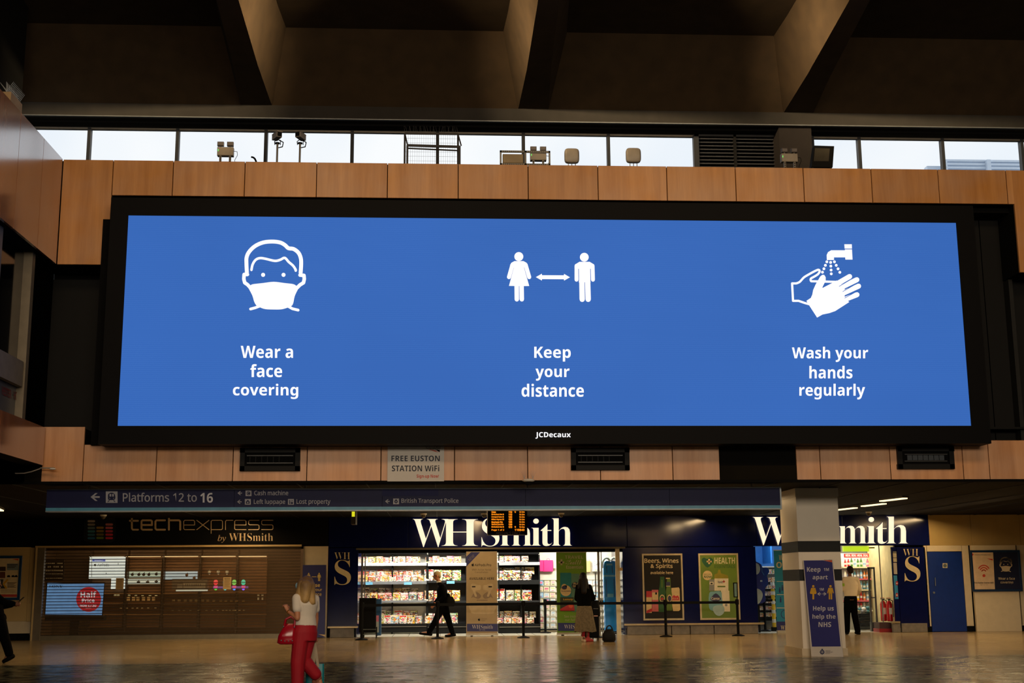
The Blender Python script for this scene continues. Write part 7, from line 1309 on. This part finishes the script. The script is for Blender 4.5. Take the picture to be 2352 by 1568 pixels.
# suitcase beside her
Yc = 33.2; v = thing('suitcase', (P(1368, 1468, Yc)[0], Yc, 0), 'black upright suitcase with bags strapped on, standing beside the woman in the skirt', 'suitcase'); cx_ = P(1365, 1440, Yc)[0]; CB = M('case_black', S(9, 9, 10), .6, spec=.1); b = MB()
b.bev(cx_-.3, Yc-.0, .06, cx_+.13, Yc+.25, .62, .03, CB); b.build('case', v); b = MB(); b.loft([((P(1367, 1420, Yc)[0], Yc+.1, .6), .14, .1), ((P(1368, 1405, Yc)[0], Yc+.1, .8), .12, .1), ((P(1367, 1392, Yc)[0], Yc+.1, .95), .11, .08), ((P(1367, 1388, Yc)[0], Yc+.1, 1.0), .06, .05)], CB, 18, pw=3); b.build('strapped_bag', v, True, 50)
b = MB(); hx_ = P(1366, 1385, Yc)[0]
for s in (-.05, .05): b.cyl((hx_+s, Yc+.22, .6), (hx_+s, Yc+.22, 1.12), .009, .009, BLK, 6)
b.box(hx_-.065, Yc+.2, 1.1, hx_+.065, Yc+.24, 1.14, BLK); b.build('pull_handle', v); b = MB()
for x in (cx_-.24, cx_-.05, cx_+.08): b.cyl((x, Yc+.02, .03), (x+.025, Yc+.02, .03), .03, .03, BLK, 12); b.box(x, Yc, .03, x+.025, Yc+.05, .08, BLK)
b.build('wheels', v); b = MB(); b.box(P(1363, 1401, Yc)[0], Yc-.02, .79, P(1374, 1401, Yc)[0], Yc, .8, GREYM); b.box(P(1364, 1418, Yc)[0], Yc-.02, .6, P(1373, 1418, Yc)[0], Yc, .625, M('pink_trim', S(200, 150, 130), .5)); b.build('straps', v)
g = G(1400, 1474); Yb = g[1]; v = thing('duffel_bag', g, 'black duffel bag with raised handles standing on the floor right of the suitcase', 'bag'); c = Vector((P(1400, 1455, Yb)[0], Yb+.12, 0)); DF = M('duffel_black', S(22, 21, 20), .7, amt=.2, scale=10, bump=.3)
b = MB(); b.loft([(c+Vector((0, 0, .0)), .13, .1), (c+Vector((0, 0, .05)), .168, .14), (c+Vector((0, 0, .18)), .16, .135), (c+Vector((0, 0, .27)), .11, .09), (c+Vector((0, 0, .31)), .07, .03)], DF, 22, pw=2.6); b.build('bag_body', v, True, 60); b = MB()
for s in (-.04, .04): b.tube([tuple(c+Vector((-.1, s, .24))), tuple(c+Vector((-.03, s, .38))), tuple(c+Vector((.03, s, .40))), tuple(c+Vector((.07, s, .36))), tuple(c+Vector((.11, s, .24)))], .012, DF, 8)
b.build('handle', v, True, 60)

# --- man in white shirt
g = G(1955, 1457); Y4 = g[1]; g = (P(1956, 1457, Y4)[0], Y4, 0)
J = dict(hed=(1951.5, 1309.5, 0), nek=(1952, 1323, 0), che=(1954, 1342, 0), shL=(1939.5, 1331, 0), shR=(1967, 1331, 0), elL=(1938, 1352, .05), wrL=(1944, 1360, .27), elR=(1974, 1353, .05), wrR=(1970, 1362, .28), pel=(1953.5, 1371, 0), hiL=(1947, 1375, 0), hiR=(1960, 1375, 0), knL=(1945.5, 1413, 0), anL=(1945.5, 1448, 0), toL=(1944, 1457, .1), knR=(1963, 1413, 0), anR=(1970, 1448, .02), toR=(1974, 1456, -.02))
v, K, T, R, U, V_ = person('dark-haired man in white shirt and black trousers at the entrance right of the pillar', g, J, (-.3, 1, 0), SK2, 1.0)
b = MB(); b.loft([(K['pel']+Vector((0, 0, .03)), .175, .135), (K['pel'].lerp(K['che'], .4), .19, .15), (K['che'], .205, .145), ((K['shL']+K['shR'])/2, .18, .1), (K['nek'], .065, .065)], None, 22, tuple(U), tuple(V_)); sleeves(b, K, 'L', .08, .06); sleeves(b, K, 'R', .08, .06); remesh(b, 'shirt', v, M('cream_shirt', S(236, 218, 184), .8, amt=.04, bump=.1), .011, 3)
b = MB(); b.ell(K['pel'], (.17, .135, .13), None); limb(b, [K['hiL'], K['knL'], K['anL']], [.105, .09, .08]); limb(b, [K['hiR'], K['knR'], K['anR']], [.105, .09, .08]); remesh(b, 'trousers', v, M('black_trousers', S(8, 8, 9), .9, spec=.04), .011, 2)
b = MB(); b.ell(T(0, -.02, .035), (.088, .105, .095), None, 16, 10, R); b.ell(T(0, -.05, -.02), (.08, .06, .07), None, 14, 8, R); remesh(b, 'hair', v, M('brown_black_hair', S(40, 26, 16), .6, amt=.2), .009, 2)
b = MB(); q = K['shL'].lerp(K['elL'], .55); b.cyl(q+Vector((-.0, 0, .04)), q-Vector((0, 0, .04)), .085, .08, M('lime_band', S(170, 210, 50), .6), 16); b.build('armband', v); shoe('shoe', v, K['anL'], K['toL'], BLK2); shoe('shoe', v, K['anR'], K['toR'], BLK2)

# --- man at the left edge with a phone
g = G(10, 1522); Y5 = g[1]; g = (P(-6, 1520, Y5)[0], Y5, 0)
J = dict(hed=(-9, 1341, 0), nek=(-12, 1357, 0), che=(-13, 1380, 0), shL=(-12, 1370, .16), shR=(-9, 1369, -.17), elL=(4, 1392, .16), wrL=(30, 1388, .1), elR=(8, 1382, -.2), wrR=(34, 1387, -.12), pel=(-5, 1420, 0), hiL=(-10, 1426, .08), hiR=(-1, 1426, -.08), knL=(-34, 1470, .1), anL=(-60, 1505, .12), toL=(-45, 1518, .12), knR=(10, 1462, -.08), anR=(21, 1500, -.08), toR=(9, 1518, -.08))
v, K, T, R, U, V_ = person('man in black clothes holding a phone, cut off by the left edge of the photo', g, J, (1, -.1, -.15), SK2, 1.0, {'L': ((1, -.2, -.05), (0, 0, 1), .8), 'R': ((1, .1, -.05), (0, 0, 1), .8)})
BC = M('black_cloth', S(6, 6, 8), .8, spec=.04); b = MB(); b.loft([(K['pel']-Vector((0, 0, .02)), .175, .14), (K['pel'].lerp(K['che'], .5), .175, .14), (K['che'], .2, .15), ((K['shL']+K['shR'])/2, .19, .11), (K['nek'], .07, .07)], None, 22, tuple(U), tuple(V_)); sleeves(b, K, 'L', .078, .055, .85); sleeves(b, K, 'R', .078, .055, .85); remesh(b, 'jacket', v, BC, .011, 3)
b = MB(); b.ell(K['pel'], (.17, .15, .14), None); limb(b, [K['hiL'], K['knL'], K['anL']], [.12, .09, .075]); limb(b, [K['hiR'], K['knR'], K['anR']], [.125, .095, .08]); remesh(b, 'trousers', v, BC, .011, 2)
b = MB(); b.ell(T(0, -.02, .04), (.085, .1, .09), None, 16, 10, R); remesh(b, 'hair', v, M('dark_hair'), .009, 2); shoe('shoe', v, K['anL'], K['toL'], BLK2); shoe('shoe', v, K['anR'], K['toR'], BLK2, 1.15)
c = Vector(P(48, 1377, Y5-.05)); b = MB(); R2_ = Matrix.Rotation(-.75, 3, 'Y'); q = MB(); q.bev(-.075, -.035, -.005, .075, .035, .005, .002, BLK2); b.add([tuple(c+R2_ @ Vector(p)) for p in q.v], q.f, BLK2); o = b.build('phone'); tag(o, 'dark mobile phone held out by the man at the left edge', 'phone')
